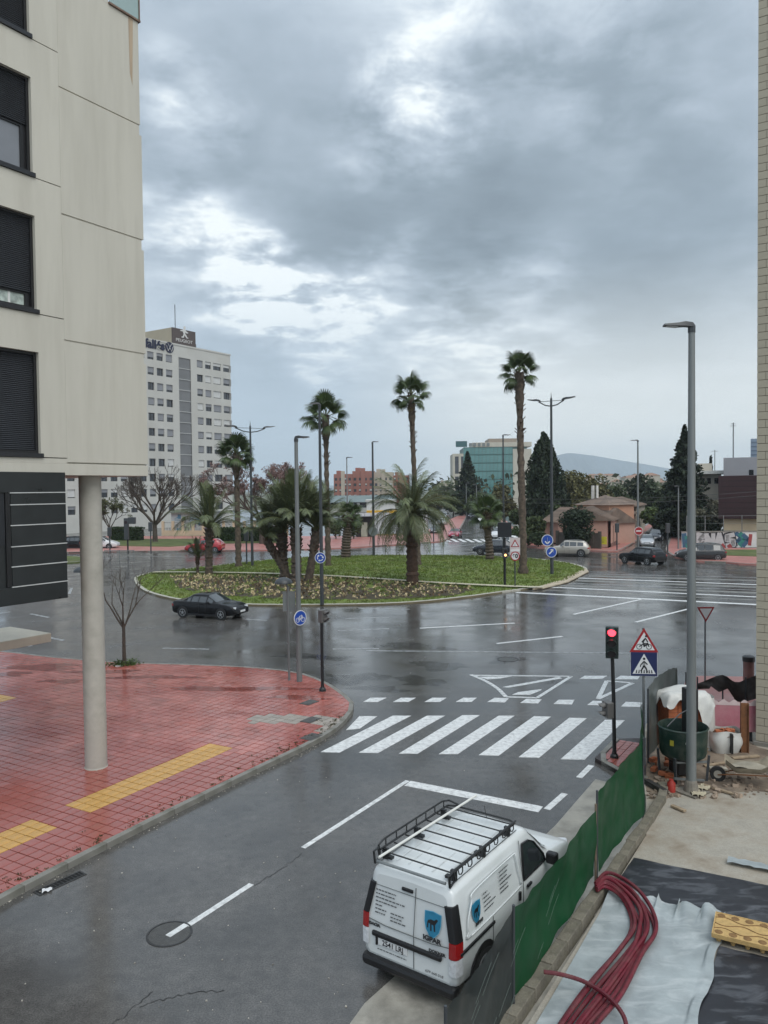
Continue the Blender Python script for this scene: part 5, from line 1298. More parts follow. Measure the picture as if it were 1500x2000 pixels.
street_lamp(1325, 1072, 952, 'short grey lamp at the graffiti wall', .11, (-1, 0), .55, .25, ptopx=1321)
street_lamp(911, 1012, 945, 'small lamp along the far street, left of a pair', .12, (1, 0), .9, .4)
street_lamp(931, 1018, 948, 'small lamp along the far street, right of a pair', .12, (-1, 0), .9, .4)
street_lamp(493, 1104, 832, 'double armed street lamp in front of the budding tree', .14, (1, .5), 1.1, .4, .4, DARKST, arms=2.0, ptopx=490)
street_lamp(1078, 1119, 778, 'double armed street lamp beside the broad cypress', .15, (1, -.6), 1.05, .42, .3, DARKST, arms=1.5)
def dome_lamp(b, h, label):
    t = thing('pedestrian_lamp', label, 'pedestrian lamp', tuple(b), 0, 'dome headed pedestrian lamps')
    part('pole', MB().tube([(0, 0, 0), (0, 0, h-.1)], .045, 10), STEEL, t, smooth=60)
    part('arm', MB().tube([(0, 0, h-.15), (-.06, 0, h-.02), (-.16, 0, h+.06)], .03, 8), STEEL, t)
    part('dome', MB().lathe([(.36, 0), (.355, .05), (.28, .15), (.15, .22), (0, .245)], 24, c=(-.17, 0, h)).lathe([(.36, 0), (.0, .01)], 24, c=(-.17, 0, h)), DARKST, t, smooth=60)
    return t
b = G(565, 1329, .13); dl = dome_lamp(b, AT(565, 1139, b.y).z-.13, 'dark dome headed lamp on a slim pole beside the tall grey lamp')
part('information_board', MB().lohi((-.22, .05, 2.75), (.28, .07, 3.55)).tube([(.16, .06, 3.6), (.3, .03, 3.68), (.38, .02, 3.9)], .02, 6), mat('board_grey', (.22, .25, .26), .3, .2, 1, alpha=.75), dl)
b = G(171, 1291, .13); dome_lamp(b, AT(150, 1117, b.y).z-.13, 'dark dome lamp half hidden behind the round column')

# ------------------------------------------------------------------ signs
BLUE = mat('sign_blue', (.012, .065, .36), .35, .05); SWHITE = mat('sign_white', (.68, .69, .69), .4, .05); SRED = mat('sign_red', (.32, .015, .02), .35, .05); SNAVY = mat('sign_navy', (.012, .02, .085), .35, .05); SINK = mat('sign_ink', (.012, .012, .014), .5)
BACKG = mat('sign_back', (.16, .18, .19), .5)
def disc(mb, c, r, y0, y1, n=28): return mb.tube([(c[0], y0, c[1]), (c[0], y1, c[1])], r, n)
def poly(mb, pts, y0, y1):
    a = sum(pts[i][0]*pts[(i+1) % len(pts)][1]-pts[(i+1) % len(pts)][0]*pts[i][1] for i in range(len(pts)))
    P = pts if a > 0 else pts[::-1]
    return mb.prism([(x, y0, z) for x, z in P], (0, y1-y0, 0)) if y1 < y0 else mb.prism([(x, y1, z) for x, z in P], (0, y0-y1, 0))
def sgn_round(parent, z, r, ring, face, draw=None, name='sign_disc', x=0, y=-.08, rz=0, seg=28):
    o = link(name, disc(MB(), (0, 0), r, 0, -.02, seg).mesh(name, ring), parent); o.location = (x, y, z); o.rotation_euler = (0, 0, rz)
    part('face', disc(MB(), (0, 0), r*.90, -.0195, -.024, seg), face, o)
    if draw: draw(o, r)
    return o
def arrows3(o, r):
    mb = MB()
    for k in range(3):
        a0 = 2*PI*k/3+.3
        for j in range(5):
            a, b = a0+j*.26, a0+(j+1)*.26
            mb.bar((math.cos(a)*r*.5, -.028, math.sin(a)*r*.5), (math.cos(b)*r*.5, -.028, math.sin(b)*r*.5), .006, r*.16)
        a = a0; d = Vector((math.sin(a), 0, -math.cos(a))); c = Vector((math.cos(a)*r*.5, -.026, math.sin(a)*r*.5)); s = Vector((math.cos(a), 0, math.sin(a)))
        poly(mb, [((c+d*r*.28).x, (c+d*r*.28).z), ((c+s*r*.22).x, (c+s*r*.22).z), ((c-s*r*.22).x, (c-s*r*.22).z)], -.0245, -.031)
    part('arrows', mb, SWHITE, o)
def bike(o, r, M=None, s=1.0, zc=0, y=-.024):
    M = M or SWHITE; mb = MB(); R_ = r*.26*s; w = r*.06*s
    for cx in (-r*.38*s, r*.38*s):
        for k in range(14):
            a, b = 2*PI*k/14, 2*PI*(k+1)/14
            mb.bar((cx+math.cos(a)*R_, y-.004, zc-r*.22*s+math.sin(a)*R_), (cx+math.cos(b)*R_, y-.004, zc-r*.22*s+math.sin(b)*R_), .006, w)
    P = {'a': (-.38, -.22), 'b': (.38, -.22), 's': (-.12, .22), 'h': (.25, .24), 'p': (-.02, -.22), 'hb': (.16, .36)}
    for a, b in (('a', 's'), ('s', 'h'), ('h', 'b'), ('s', 'p'), ('p', 'h'), ('a', 'p'), ('h', 'hb')):
        mb.bar((P[a][0]*r*s, y-.004, zc+P[a][1]*r*s), (P[b][0]*r*s, y-.004, zc+P[b][1]*r*s), .006, w)
    part('bicycle_symbol', mb, M, o)
def post_sign(px, py, label, h, zb=.13, r=.03, M=STEEL, cat='road sign', rz=0, name='road_sign', group=None):
    b = G(px, py, zb); t = thing(name, label, cat, tuple(b), rz, group)
    part('post', MB().tube([(0, 0, -.05), (0, 0, h)], r, 10), M, t, smooth=60); return t, b
def zat(px, py, b): return AT(px, py, b.y).z-b.z
def tri(r, z, flip=False): return [(-r, z-r*.58), (r, z-r*.58), (0, z+r*1.15)] if not flip else [(-r, z+r*.58), (0, z-r*1.15), (r, z+r*.58)]
# bicycle and pedestrian crossing signs by the site
b = G(1257, 1484, .1); h = zat(1254, 1226, b)
t = thing('crossing_sign', 'red triangle cyclist sign above a blue pedestrian crossing sign on one post', 'road sign', tuple(b), -.12)
part('post', MB().tube([(0, 0, -.1), (0, 0, h)], .035, 10), STEEL, t, smooth=60)
zt_ = zat(1254, 1255, b); R_ = .365
o = part('triangle_sign', poly(MB(), tri(R_*1.06, zt_-.03), -.05, -.07), SRED, t); part('face', poly(MB(), tri(R_*.78, zt_-.03), -.0695, -.074), SWHITE, o)
mb = MB()
w = .022; zc = zt_-.10
for cx in (-.13, .13):
    for k in range(12): mb.bar((cx+math.cos(k*PI/6)*.07, -.077, zc+math.sin(k*PI/6)*.07), (cx+math.cos((k+1)*PI/6)*.07, -.077, zc+math.sin((k+1)*PI/6)*.07), .006, w*.7)
for p, q in (((-.13, 0), (-.02, .08)), ((-.02, .08), (.10, .09)), ((.13, 0), (.09, .11)), ((0, 0), (-.02, .08)), ((0, 0), (.1, .09)), ((-.03, .12), (.04, .24)), ((.04, .24), (-.06, .13)), ((.04, .23), (.10, .13)), ((-.04, .13), (.03, .06)), ((.03, .06), (.0, 0))): mb.bar((p[0], -.077, zc+p[1]), (q[0], -.077, zc+q[1]), .006, w*1.3)
disc(mb, (.055, zc+.29), .032, -.074, -.08, 12); part('cyclist_symbol', mb, SINK, o)
zs_ = zat(1254, 1296, b)
o = part('square_sign', MB().lohi((-.35, -.07, zs_-.33), (.35, -.05, zs_+.33)), SNAVY, t, bevel=.004); part('edge', MB().lohi((-.36, -.055, zs_-.34), (.36, -.045, zs_+.34)), SWHITE, o)
part('white_triangle', poly(MB(), [(-.31, zs_-.27), (.31, zs_-.27), (0, zs_+.29)], -.0695, -.074), SWHITE, o)
mb = MB(); z = zs_-.25
for k in range(7): x = -.21+k*.07; poly(mb, [(x-.018, z), (x+.018, z), (x+.012+.012*(0-x)/.2, z+.09), (x-.008+.012*(0-x)/.2, z+.09)], -.0735, -.078)
for p, q, w in (((0, .34), (0, .2), .075), ((0, .21), (-.09, .05), .04), ((0, .21), (.06, .12), .042), ((.06, .12), (.09, .02), .036), ((0, .33), (-.09, .23), .03), ((0, .33), (.09, .24), .03), ((-.09, .23), (-.1, .17), .026)): mb.bar((p[0], -.078, z+p[1]), (q[0], -.078, z+q[1]), .006, w)
disc(mb, (0, z+.40), .034, -.0735, -.08, 14); part('pedestrian_symbol', mb, SINK, o)
# give way sign behind the lamp
t, b = post_sign(1377, 1336, 'give way sign on a thin post behind the right lamp', 1, .13, .035); h = zat(1376, 1185, b); t.children[0].scale = (1, 1, h)
z = zat(1376, 1195, b); k = .30*b.y/30
o = part('triangle_sign', poly(MB(), tri(k*1.14, z, True), -.05, -.07), SRED, t); part('face', poly(MB(), tri(k*.82, z, True), -.0695, -.075), SWHITE, o)
# blue bicycle disc on the left lamp, roundabout disc, round sign back
def hang(px, py, basepx, zb, r, label, draw, yoff=-.2, rz=0, name='mandatory_sign', ring=SWHITE, face=BLUE, seg=28):
    b = G(*basepx, zb); p = AT(px, py, b.y)
    t = thing(name, label, 'road sign', (p.x, b.y+yoff, p.z), rz); o = sgn_round(t, 0, r, ring, face, draw, y=0)
    part('bracket', MB().lohi((-.03, .001, -.05), (.03, -yoff*.8, .05)), STEEL, t); return t
hang(587, 1205, (585, 1331), .13, .30, 'round blue bicycle path sign fixed to the grey lamp on the red pavement', lambda o, r: bike(o, r, s=1.1), rz=.75)
hang(626, 1089, (629, 1178), .2, .36, 'round blue roundabout arrows sign on the thin lamp at the roundabout', arrows3)
hang(729, 1038, (730, 1085), .2, .52, 'grey back of a round sign on the far lamp', None, ring=BACKG, face=BACKG, name='sign_back')
hang(1076, 1078, (1078, 1119), .3, .46, 'round blue turn arrow sign low on the double armed lamp', lambda o, r: part('arrow', MB().bar((-.2*r/.46, -.03, -.15*r/.46), (.12*r/.46, -.03, .16*r/.46), .008, .11).bar((.16, -.03, .2), (-.08, -.03, .2), .008, .09).bar((.16, -.03, .2), (.16, -.03, -.04), .008, .09), SWHITE, o))
hang(1068, 1055, (1078, 1119), .3, .5, 'oval blue arrow sign above the turn arrow sign', lambda o, r: part('arrow', MB().bar((0, -.03, .25), (0, -.03, -.3), .008, .12).bar((0, -.03, -.3), (-.2, -.03, -.08), .008, .10).bar((0, -.03, -.3), (.2, -.03, -.08), .008, .10), SWHITE, o))
# no entry
t, b = post_sign(1247, 1078, 'red no entry sign at the mouth of the side street', 1, .02, .07, STEEL); z = zat(1246, 1037, b); t.children[0].scale = (1, 1, z)
sgn_round(t, z, .50*b.y/90*1.0, SWHITE, SRED, lambda o, r: part('bar', MB().lohi((-r*.62, -.032, -r*.14), (r*.62, -.0245, r*.14)), SWHITE, o))
# warning triangle over speed disc
t, b = post_sign(1006, 1146, 'white backed bend warning and speed limit sign at the right end of the flower bed', 1, .2, .05, DARKST); h = zat(1006, 1050, b); t.children[0].scale = (1, 1, h)
k = b.y/FPX
zz = zat(1006, 1064, b); o = part('sign_board', MB().lohi((-10*k, -.07, zz-20*k), (10*k, -.05, zz+14*k)), mat('board_pink', (.55, .48, .47), .5), t)
o2 = part('triangle_sign', poly(MB(), tri(8.5*k, zz+1*k), -.0705, -.085), SRED, t); part('face', poly(MB(), tri(5.6*k, zz+.6*k), -.0855, -.09), SWHITE, o2); part('symbol', MB().bar((0, -.095, zz-2.6*k), (0, -.095, zz+3*k), .006, 1.6*k), SINK, o2)
part('plate', MB().lohi((-9*k, -.085, zz-13*k), (9*k, -.0705, zz-9*k)), SWHITE, t)
zz = zat(1006, 1086, b); o = sgn_round(t, zz, 9.2*k, SRED, SWHITE); o.children[0].scale = (.86, 1, .86)
text('60', 11*k, SINK, o, (0, -.028, 0), (PI/2, 0, 0), bold=.02, ext=.004)
# dark variable board on the black post with a signal below
t, b = post_sign(986, 1143, 'black traffic post with a dark square board and an amber light', 1, .2, .10, BLACK, 'traffic signal', name='traffic_board'); h = zat(985, 1050, b); t.children[0].scale = (1, 1, h); k = b.y/FPX
zc = zat(985, 1035, b); part('board', MB().lohi((-13.5*k, -.1, zc-14*k), (13.5*k, .05, zc+15*k)), mat('board_black', (.014, .016, .02), .4), t, bevel=.03)
zc = zat(985, 1082, b); o = part('signal_head', MB().lohi((-4.5*k, -.35, zc-8*k), (4*k, -.1, zc+12*k)), DARKST, t, bevel=.02)
part('amber_lamp', disc(MB(), (.2*k, zc-1.5*k), 2.4*k, -.34, -.37, 16), mat('amber_on', (.8, .35, .12), .3, emit=(1, .5, .2, 2.5)), o)
part('dark_lens', disc(MB(), (.2*k, zc+6*k), 2.6*k, -.34, -.37, 16), mat('lens_dark', (.03, .02, .02), .2), o)
# ------------------------------------------------------------------ traffic signals
def signal_head(parent, z, x, y, rz, lit, r=.10, back=None, name='signal_head', lights=3, pitch=.30):
    back = back or mat('signal_green_black', (.012, .022, .018), .4)
    H_ = pitch*lights
    o = part(name, MB().lohi((-.17, -.10, -H_/2), (.17, .10, H_/2)), back, parent, bevel=.02); o.location = (x, y, z); o.rotation_euler = (0, 0, rz)
    for k in range(lights):
        zc = H_/2-pitch*(k+.5); on = k == lit
        part('lens', disc(MB(), (0, zc), r, -.099, -.112, 20), mat('red_lit', (.9, .05, .06), .3, emit=(1.0, .05, .08, 3.0)) if on else mat('lens_dark', (.03, .02, .02), .2), o)
        mb = MB(); n = 12; L = .21
        for j in range(n):
            a0, a1 = PI*(-.12+1.24*j/n), PI*(-.12+1.24*(j+1)/n); p = [(math.cos(a)*r*1.18, zc+math.sin(a)*r*1.18) for a in (a0, a1)]
            l0 = L*(.45+.55*math.sin(max(0, min(PI, a0)))); l1 = L*(.45+.55*math.sin(max(0, min(PI, a1))))
            mb.add([(p[0][0], -.10, p[0][1]), (p[1][0], -.10, p[1][1]), (p[1][0], -.10-l1, p[1][1]-.02), (p[0][0], -.10-l0, p[0][1]-.02)], [(0, 1, 2, 3), (3, 2, 1, 0)])
        part('visor', mb, back, o)
    return o
b = G(1200, 1479, .13); h = zat(1193, 1282, b)
t = thing('traffic_light', 'traffic light showing red on a black post beside the zebra crossing', 'traffic light', tuple(b), 0)
part('post', MB().tube([(0, 0, 0), (0, 0, .22), (-.02, 0, h*.6), (-.06, 0, h+.25)], [.075, .055, .052, .05], 12), BLACK, t, smooth=60); part('foot', MB().lathe([(.12, 0), (.11, .06), (.075, .10)], 14), BLACK, t)
z0, z1 = zat(1190, 1283, b), zat(1190, 1222, b); signal_head(t, (z0+z1)/2, -.10, -.14, -.35, 0, r=.112, pitch=(z1-z0)/3)
z = zat(1189, 1386, b); signal_head(t, z, -.17, .03, PI/2+PI+.2, -1, r=.075, lights=2, pitch=.22, back=mat('signal_grey', (.11, .105, .10), .45), name='pedestrian_head')
b = G(630, 1350, .13); h = zat(630, 1210, b)
t = thing('pedestrian_signal', 'black pedestrian signal post at the corner of the red pavement', 'traffic light', tuple(b), 0)
part('post', MB().tube([(0, 0, 0), (0, 0, .25), (0, 0, h)], [.085, .06, .058], 12), BLACK, t, smooth=60); part('foot', MB().lathe([(.14, 0), (.12, .1), (.08, .16)], 14), BLACK, t)
z = zat(630, 1203, b); signal_head(t, z, .05, -.02, .95, -1, r=.085, lights=2, pitch=.24, back=mat('signal_grey', (.11, .105, .10), .45), name='pedestrian_head')
b = G(250, 1082, .13); t = thing('far_traffic_signal', 'dark traffic signal post on the far pavement right of the column', 'traffic light', tuple(b), 0); h = zat(250, 1012, b)
part('post', MB().tube([(0, 0, 0), (0, 0, h)], .10, 8), BLACK, t); part('signal_head', MB().lohi((-.35, -.3, h-2.6), (.15, .2, h)).lohi((.15, -.3, h-.7), (1.0, .2, h+.1)), DARKST, t, bevel=.03); part('lens', disc(MB(), (-.1, h-.5), .2, -.301, -.33, 12), mat('lens_dark', (.03, .02, .02), .2), t)
for px, py, pt, nm in ((295, 1082, 1020, 'thin dark post on the far pavement under the bare tree'), (215, 1082, 1030, 'thin dark post behind the railings beside the column'), (482, 1104, 1035, 'dark signal post beside the double armed lamp at the left'), (1131, 1068, 1030, 'grey sign post in front of the dark garden wall'), (1205, 1074, 1022, 'dark bollard post at the corner of the pink terrace'), (1304, 1078, 1022, 'thin dark post on the right pavement corner'), (847, 1058, 1000, 'thin post at the corner of the far street')):
    b = G(px, py, .13); h = zat(px, pt, b); t = thing('signal_post', nm, 'post', tuple(b), 0, 'far posts'); part('post', MB().tube([(0, 0, 0), (0, 0, h)], .08, 8), DARKST, t); part('cap', MB().lohi((-.22, -.2, h-1.1), (.22, .12, h)), DARKST, t, bevel=.03)
# railing on the far side, left of the bare tree
a, b = G(205, 1094), G(262, 1094); L = (b-a).length
t = thing('railing', 'grey pedestrian railing beyond the round column', 'railing', tuple(a), math.atan2((b-a).y, (b-a).x))
part('rail', MB().lohi((0, -.03, 1.05), (L, .03, 1.12)).lohi((0, -.02, .12), (L, .02, .16)), STEEL, t)
bar_ = MB().tube([(0, 0, .14), (0, 0, 1.06)], .02, 5).mesh('baluster', STEEL)
for k in range(int(L/.3)): o = link('baluster', bar_, t); o.location = (k*.3, 0, 0)
for k in range(3): part('post', MB().tube([(k*L/2, 0, 0), (k*L/2, 0, 1.15)], .04, 6), STEEL, t)
# overhead cables
for i, (y0, y1) in enumerate(((972, 958), (980, 966))):
    a, b = AT(955, y0, 100), AT(1500, y1, 92); pts = [a.lerp(b, f)+Vector((0, 0, -1.1*4*f*(1-f)*.5)) for f in [k/24 for k in range(25)]]
    tag(part('overhead_cable', MB().tube(pts, .022, 4), mat('cable_grey', (.10, .10, .10), .6), None), ('upper' if i == 0 else 'lower')+' thin overhead cable crossing in front of the cypresses', 'cable', 'overhead cables')
# ------------------------------------------------------------------ cars
def paint(name, c, rough=.22, metal=.0): return mat('paint_'+name, c, rough, .04, 1, metal=metal, coat=.9, spec=.5)
TYRE = RUBBER; RIM = mat('alloy', (.42, .43, .44), .3, .1, 5, metal=.8)
HEADL = mat('headlamp', (.62, .64, .66), .1, .2, 20, spec=.8); TAILL = mat('tail_lamp', (.30, .012, .012), .15, .1, 10, spec=.8)
CARG = mat('car_glass', (.030, .036, .040), .03, .1, 2, spec=1.0, coat=.6)
def ring(st):
    x, zs, zb, zr, wb, wr = st[:6]; sh = st[6] if len(st) > 6 else 0
    tall = max(0, zr-zb); hp = [(wb*.90, zs), (wb*.985, zs+.10), (wb, zs+(zb-zs)*.55), (wb*.99, zb-.03), (wb*.965, zb), ]
    if tall > .12: up = [(wb*.95+(wr-wb*.95)*.5, zb+(zr-.11-zb)*.5), (wr, zr-.11), (wr*.965, zr-.05), (wr*.88, zr-.015), (wr*.5, zr), (0, zr+.01)]
    else: up = [(wb*.95, zb+tall*.35), (wr*1.06, zb+tall*.75), (wr, zb+tall*.9), (wr*.85, zr), (wr*.5, zr+.008), (0, zr+.012)]
    return [(x+sh*max(0, z-.9), y, z) for y, z in hp+up]
def car_shell(sts, fine=1):
    if fine > 1:
        S = [Vector(s[:3]).to_4d() for s in sts]; arr = np.array([list(s)+[0]*(7-len(s)) for s in sts], float); out = []; n = len(arr)
        for i in range(n-1):
            p0, p1, p2, p3 = arr[max(0, i-1)], arr[i], arr[i+1], arr[min(n-1, i+2)]
            for j in range(fine):
                t = j/fine; c = .5*((2*p1)+(p2-p0)*t+(2*p0-5*p1+4*p2-p3)*t*t+(3*p1-p0-3*p2+p3)*t**3); l_ = p1+(p2-p1)*t
                out.append(list(.5*c+.5*l_))
        out.append(list(arr[-1])); sts = out
    mb = MB(); R = [ring(s) for s in sts]; k = len(R[0])
    for r in R:
        full = r+[(x, -y, z) for x, y, z in r[-2::-1]]; mb.v += full
    m_ = 2*k-1
    for i in range(len(R)-1):
        for j in range(m_-1): a = i*m_+j; mb.f.append((a, a+1, a+m_+1, a+m_)); mb.m.append(0)
        a = i*m_; mb.f.append((a+m_-1, a, a+m_, a+2*m_-1)); mb.m.append(0)
    mb.f.append(tuple(range(m_))); mb.f.append(tuple(reversed(range((len(R)-1)*m_, len(R)*m_)))); mb.m += [0, 0]
    return mb
def patch(A, B, u0, u1, v0, v1, off, nu=3, nv=4):
    """pane between two polylines A, B (same count), shrunk by u (along) and v (across), pushed outwards"""
    def P(line, v):
        f = v*(len(line)-1); i = min(len(line)-2, int(f)); return Vector(line[i]).lerp(Vector(line[i+1]), f-i)
    mb = MB(); g = []
    for i in range(nu+1):
        u = u0+(u1-u0)*i/nu
        g.append([P(A, v0+(v1-v0)*j/nv).lerp(P(B, v0+(v1-v0)*j/nv), u) for j in range(nv+1)])
    n = (g[1][0]-g[0][0]).cross(g[0][1]-g[0][0])
    if n.length < 1e-9: n = (g[-1][-1]-g[0][-1]).cross(g[0][-1]-g[0][0])
    n.normalize()
    if n.dot(off) < 0: n = -n
    for r in g:
        for p in r: mb.v.append(tuple(p+n*.006))
    for i in range(nu):
        for j in range(nv): a = i*(nv+1)+j; mb.f.append((a, a+nv+1, a+nv+2, a+1)); mb.m.append(0)
    return mb
def add_panes(t, sts, side, front, rear):
    for (i, j, u0, u1) in side:
        for sg in (1, -1):
            A, B = ring(sts[i])[4:7], ring(sts[j])[4:7]; A = [(x, y*sg, z) for x, y, z in A]; B = [(x, y*sg, z) for x, y, z in B]
            part('side_window', patch(A, B, u0, u1, .10, .93, Vector((0, sg, .2))), CARG, t, smooth=180)
    for nm, pr, sx in (('windscreen', front, 1), ('rear_window', rear, -1)):
        if pr:
            def full(s):
                r = ring(s)[6:]; return r+[(x, -y, z) for x, y, z in r[-2::-1]]
            part(nm, patch(full(sts[pr[0]]), full(sts[pr[1]]), .08, .93, .06, .94, Vector((sx, 0, .6)), 4, 10), CARG, t, smooth=180)
def wheel(t, x, y, r, sg, spokes=5):
    o = part('wheel', MB().tube([(0, -.10*sg, 0), (0, -.085*sg, 0), (0, .085*sg, 0), (0, .10*sg, 0)], [r*.93, r, r, r*.93], 24), TYRE, t, smooth=50); o.location = (x, y, r)
    mb = MB().tube([(0, .099*sg, 0), (0, .104*sg, 0)], r*.24, 12)
    for k in range(24):
        a, b = 2*PI*k/24, 2*PI*(k+1)/24; mb.bar((math.cos(a)*r*.64, .102*sg, math.sin(a)*r*.64), (math.cos(b)*r*.64, .102*sg, math.sin(b)*r*.64), .014, r*.09)
    for k in range(spokes):
        a = 2*PI*k/spokes+.3; mb.bar((math.cos(a)*r*.1, .104*sg, math.sin(a)*r*.1), (math.cos(a)*r*.62, .102*sg, math.sin(a)*r*.62), r*.22, .016)
    part('rim', mb, RIM, o)
    part('hub_well', MB().tube([(0, .0985*sg, 0), (0, .1002*sg, 0)], r*.60, 18), BLACK, o)
def car(label, M, kind, loc, heading, name='car', group='cars on the roads', scale=1.0, lights=False, plate_txt=None, trim=None, rails=None, cat='car'):
    if kind == 'sedan':
        L = 4.5; sts = [(0, .40, .62, .63, .70, .64), (.05, .30, .80, .84, .82, .74), (.22, .25, .93, .99, .875, .76), (.80, .23, .95, 1.01, .885, .74), (1.42, .21, .94, 1.385, .885, .60), (1.95, .21, .93, 1.42, .885, .61), (2.5, .21, .92, 1.40, .885, .60), (3.22, .21, .91, .97, .88, .72), (3.9, .23, .84, .875, .865, .70), (4.28, .26, .72, .755, .82, .66), (4.44, .30, .58, .61, .74, .58), (4.5, .36, .48, .50, .62, .5)]
        side = [(3, 4, .55, .93), (4, 5, .06, .95), (5, 6, .06, .95), (6, 7, .06, .62)]; front, rear = (7, 6), (3, 4); wx, wr = (.86, 3.55), .315
    elif kind == 'suv':
        L = 4.37; sts = [(0, .45, .75, .77, .76, .66), (.06, .34, .95, 1.02, .87, .72), (.16, .30, 1.02, 1.22, .91, .70, .1), (.50, .28, 1.04, 1.53, .93, .64), (1.2, .26, 1.02, 1.58, .935, .65), (1.9, .26, 1.0, 1.605, .935, .66), (2.4, .26, .99, 1.58, .935, .65), (3.05, .26, .98, 1.04, .93, .76), (3.75, .28, .94, .98, .91, .74), (4.15, .32, .84, .88, .86, .70), (4.32, .36, .68, .71, .76, .6), (4.37, .42, .56, .58, .66, .52)]
        side = [(3, 4, .12, .93), (4, 5, .05, .95), (5, 6, .05, .95), (6, 7, .05, .60)]; front, rear = (7, 6), (2, 3); wx, wr = (.80, 3.45), .36
    elif kind == 'mpv':
        L = 4.5; sts = [(0, .42, .70, .72, .74, .64), (.06, .32, .92, 1.0, .84, .72), (.20, .28, .98, 1.25, .87, .68, .08), (.48, .26, .98, 1.60, .885, .62), (1.2, .24, .96, 1.66, .89, .64), (1.95, .24, .95, 1.67, .89, .65), (2.6, .24, .94, 1.60, .89, .63), (3.5, .24, .93, 1.03, .88, .72), (4.0, .26, .86, .92, .86, .70), (4.32, .30, .72, .76, .80, .64), (4.45, .34, .58, .60, .70, .56), (4.5, .40, .50, .52, .60, .5)]
        side = [(3, 4, .10, .94), (4, 5, .05, .95), (5, 6, .05, .95), (6, 7, .05, .58)]; front, rear = (7, 6), (2, 3); wx, wr = (.80, 3.55), .325
    else:
        L = 3.95; sts = [(0, .42, .66, .68, .72, .62), (.05, .32, .86, .92, .80, .70), (.16, .27, .93, 1.12, .84, .66, .1), (.55, .25, .94, 1.42, .86, .58), (1.2, .23, .93, 1.47, .865, .60), (1.7, .23, .92, 1.475, .865, .61), (2.2, .23, .91, 1.44, .865, .60), (2.9, .23, .90, .97, .86, .70), (3.45, .25, .84, .88, .84, .68), (3.75, .28, .72, .75, .79, .62), (3.9, .32, .58, .60, .70, .55), (3.95, .38, .5, .51, .6, .48)]
        side = [(3, 4, .3, .93), (4, 5, .05, .95), (5, 6, .05, .95), (6, 7, .05, .60)]; front, rear = (7, 6), (2, 3); wx, wr = (.68, 3.15), .30
    d = Vector((heading[0], heading[1], 0)).normalized(); rz = math.atan2(d.y, d.x); base = Vector((loc[0], loc[1], .0))-d*(L/2*scale)
    t = thing(name, label, cat, tuple(base), rz, group); t.scale = (scale,)*3
    part('body', car_shell(sts, 2), M, t, smooth=50)
    add_panes(t, sts, side, front, rear)
    W_ = max(s[4] for s in sts)
    for x in wx:
        for sg in (1, -1):
            part('wheel_arch', MB().tube([(x, (W_-.10)*sg, wr+.02), (x, (W_+.004)*sg, wr+.02)], wr*1.16, 24), BLACK, t)
            wheel(t, x, (W_-.085)*sg, wr, sg)
    for sg in (1, -1):
        part('headlight', MB().box((L-.27, sg*.60, sts[-3][2]-.05), (.34, .30, .12), -sg*.42, 0), HEADL, t, bevel=.03)
        part('taillight', MB().box((.12, sg*(W_-.16), sts[1][2]-.08), (.22, .22, .18), sg*.5), TAILL, t, bevel=.03)
        part('mirror', MB().box((sts[7][0]-.55, sg*(W_+.06), sts[6][2]+.06), (.14, .18, .12)), M, t, bevel=.03)
        for f in (.42, .60):
            x = wx[0]+(wx[1]-wx[0])*f; part('door_seam', MB().box((x, sg*(W_-.002), .62), (.012, .012, .60)), BLACK, t); part('door_handle', MB().box((x+.10-.32*(f > .5), sg*(W_+.0), .86), (.16, .03, .03)), trim or M, t)
        part('sill', MB().box(((wx[0]+wx[1])/2, sg*(W_-.05), sts[5][1]+.02), (wx[1]-wx[0]-2.2*wr, .10, .10)), BLACK, t)
    part('front_grille', MB().box((L-.045, 0, sts[-2][2]-.07), (.08, .80, .14)), BLACK, t, bevel=.02); part('lower_intake', MB().box((L-.055, 0, .40), (.10, 1.1, .10)), BLACK, t)
    part('number_plate', MB().box((L+.004, 0, .47), (.016, .50, .11)), SWHITE, t); part('number_plate', MB().box((-.004 if kind == 'sedan' else .045, 0, .74), (.03, .50, .11)), SWHITE, t)
    part('rear_bumper_trim', MB().box((.02, 0, .40), (.07, 1.2, .12)), BLACK, t, bevel=.02)
    if rails:
        for sg in (1, -1): part('roof_rail', MB().tube([(sts[3][0]+.15, sg*.58, sts[3][3]-.02), (sts[4][0], sg*.58, sts[4][3]+.03), (sts[6][0], sg*.57, sts[6][3]-.02)], .022, 6), rails, t)
    return t
def place(px, py): return G(px, py)
blackp, dgrey, beige, redp, silver = mat('paint_black', (.004, .004, .005), .2, .04, 1, spec=.3, coat=.18), mat('paint_grey', (.035, .038, .04), .25, .04, 1, spec=.35, coat=.25), paint('champagne', (.40, .375, .33), .28, .3), paint('red', (.36, .012, .018)), paint('silver', (.44, .45, .46), .28, .4)
pinkr, whitep, navy = paint('faded_red', (.33, .03, .07)), paint('white', (.62, .63, .63)), paint('dark_blue', (.02, .025, .035))
a, b = G(360, 1216), G(434, 1221); d = (b-a)
car('black saloon car turning round the roundabout in front of the flower bed', blackp, 'sedan', place(412, 1204), (d.x, d.y), scale=1.02)
a, b = G(1272, 1112), G(1212, 1108)
car('black compact suv at the right of the roundabout', blackp, 'suv', place(1254, 1101), ((G(1210, 1102)-G(1268, 1108)).x, (G(1210, 1102)-G(1268, 1108)).y), scale=1.06)
car('dark grey people carrier behind the lamp post at the right', dgrey, 'mpv', place(1367, 1094), (-1, .22), scale=1.07, rails=STEEL)
car('champagne coloured suv in front of the pink house', beige, 'suv', place(1108, 1086), (-1, .34), scale=1.12, rails=STEEL)
car('bright red car behind the young date palm', redp, 'hatch', place(400, 1079), (-1, .05), scale=1.2)
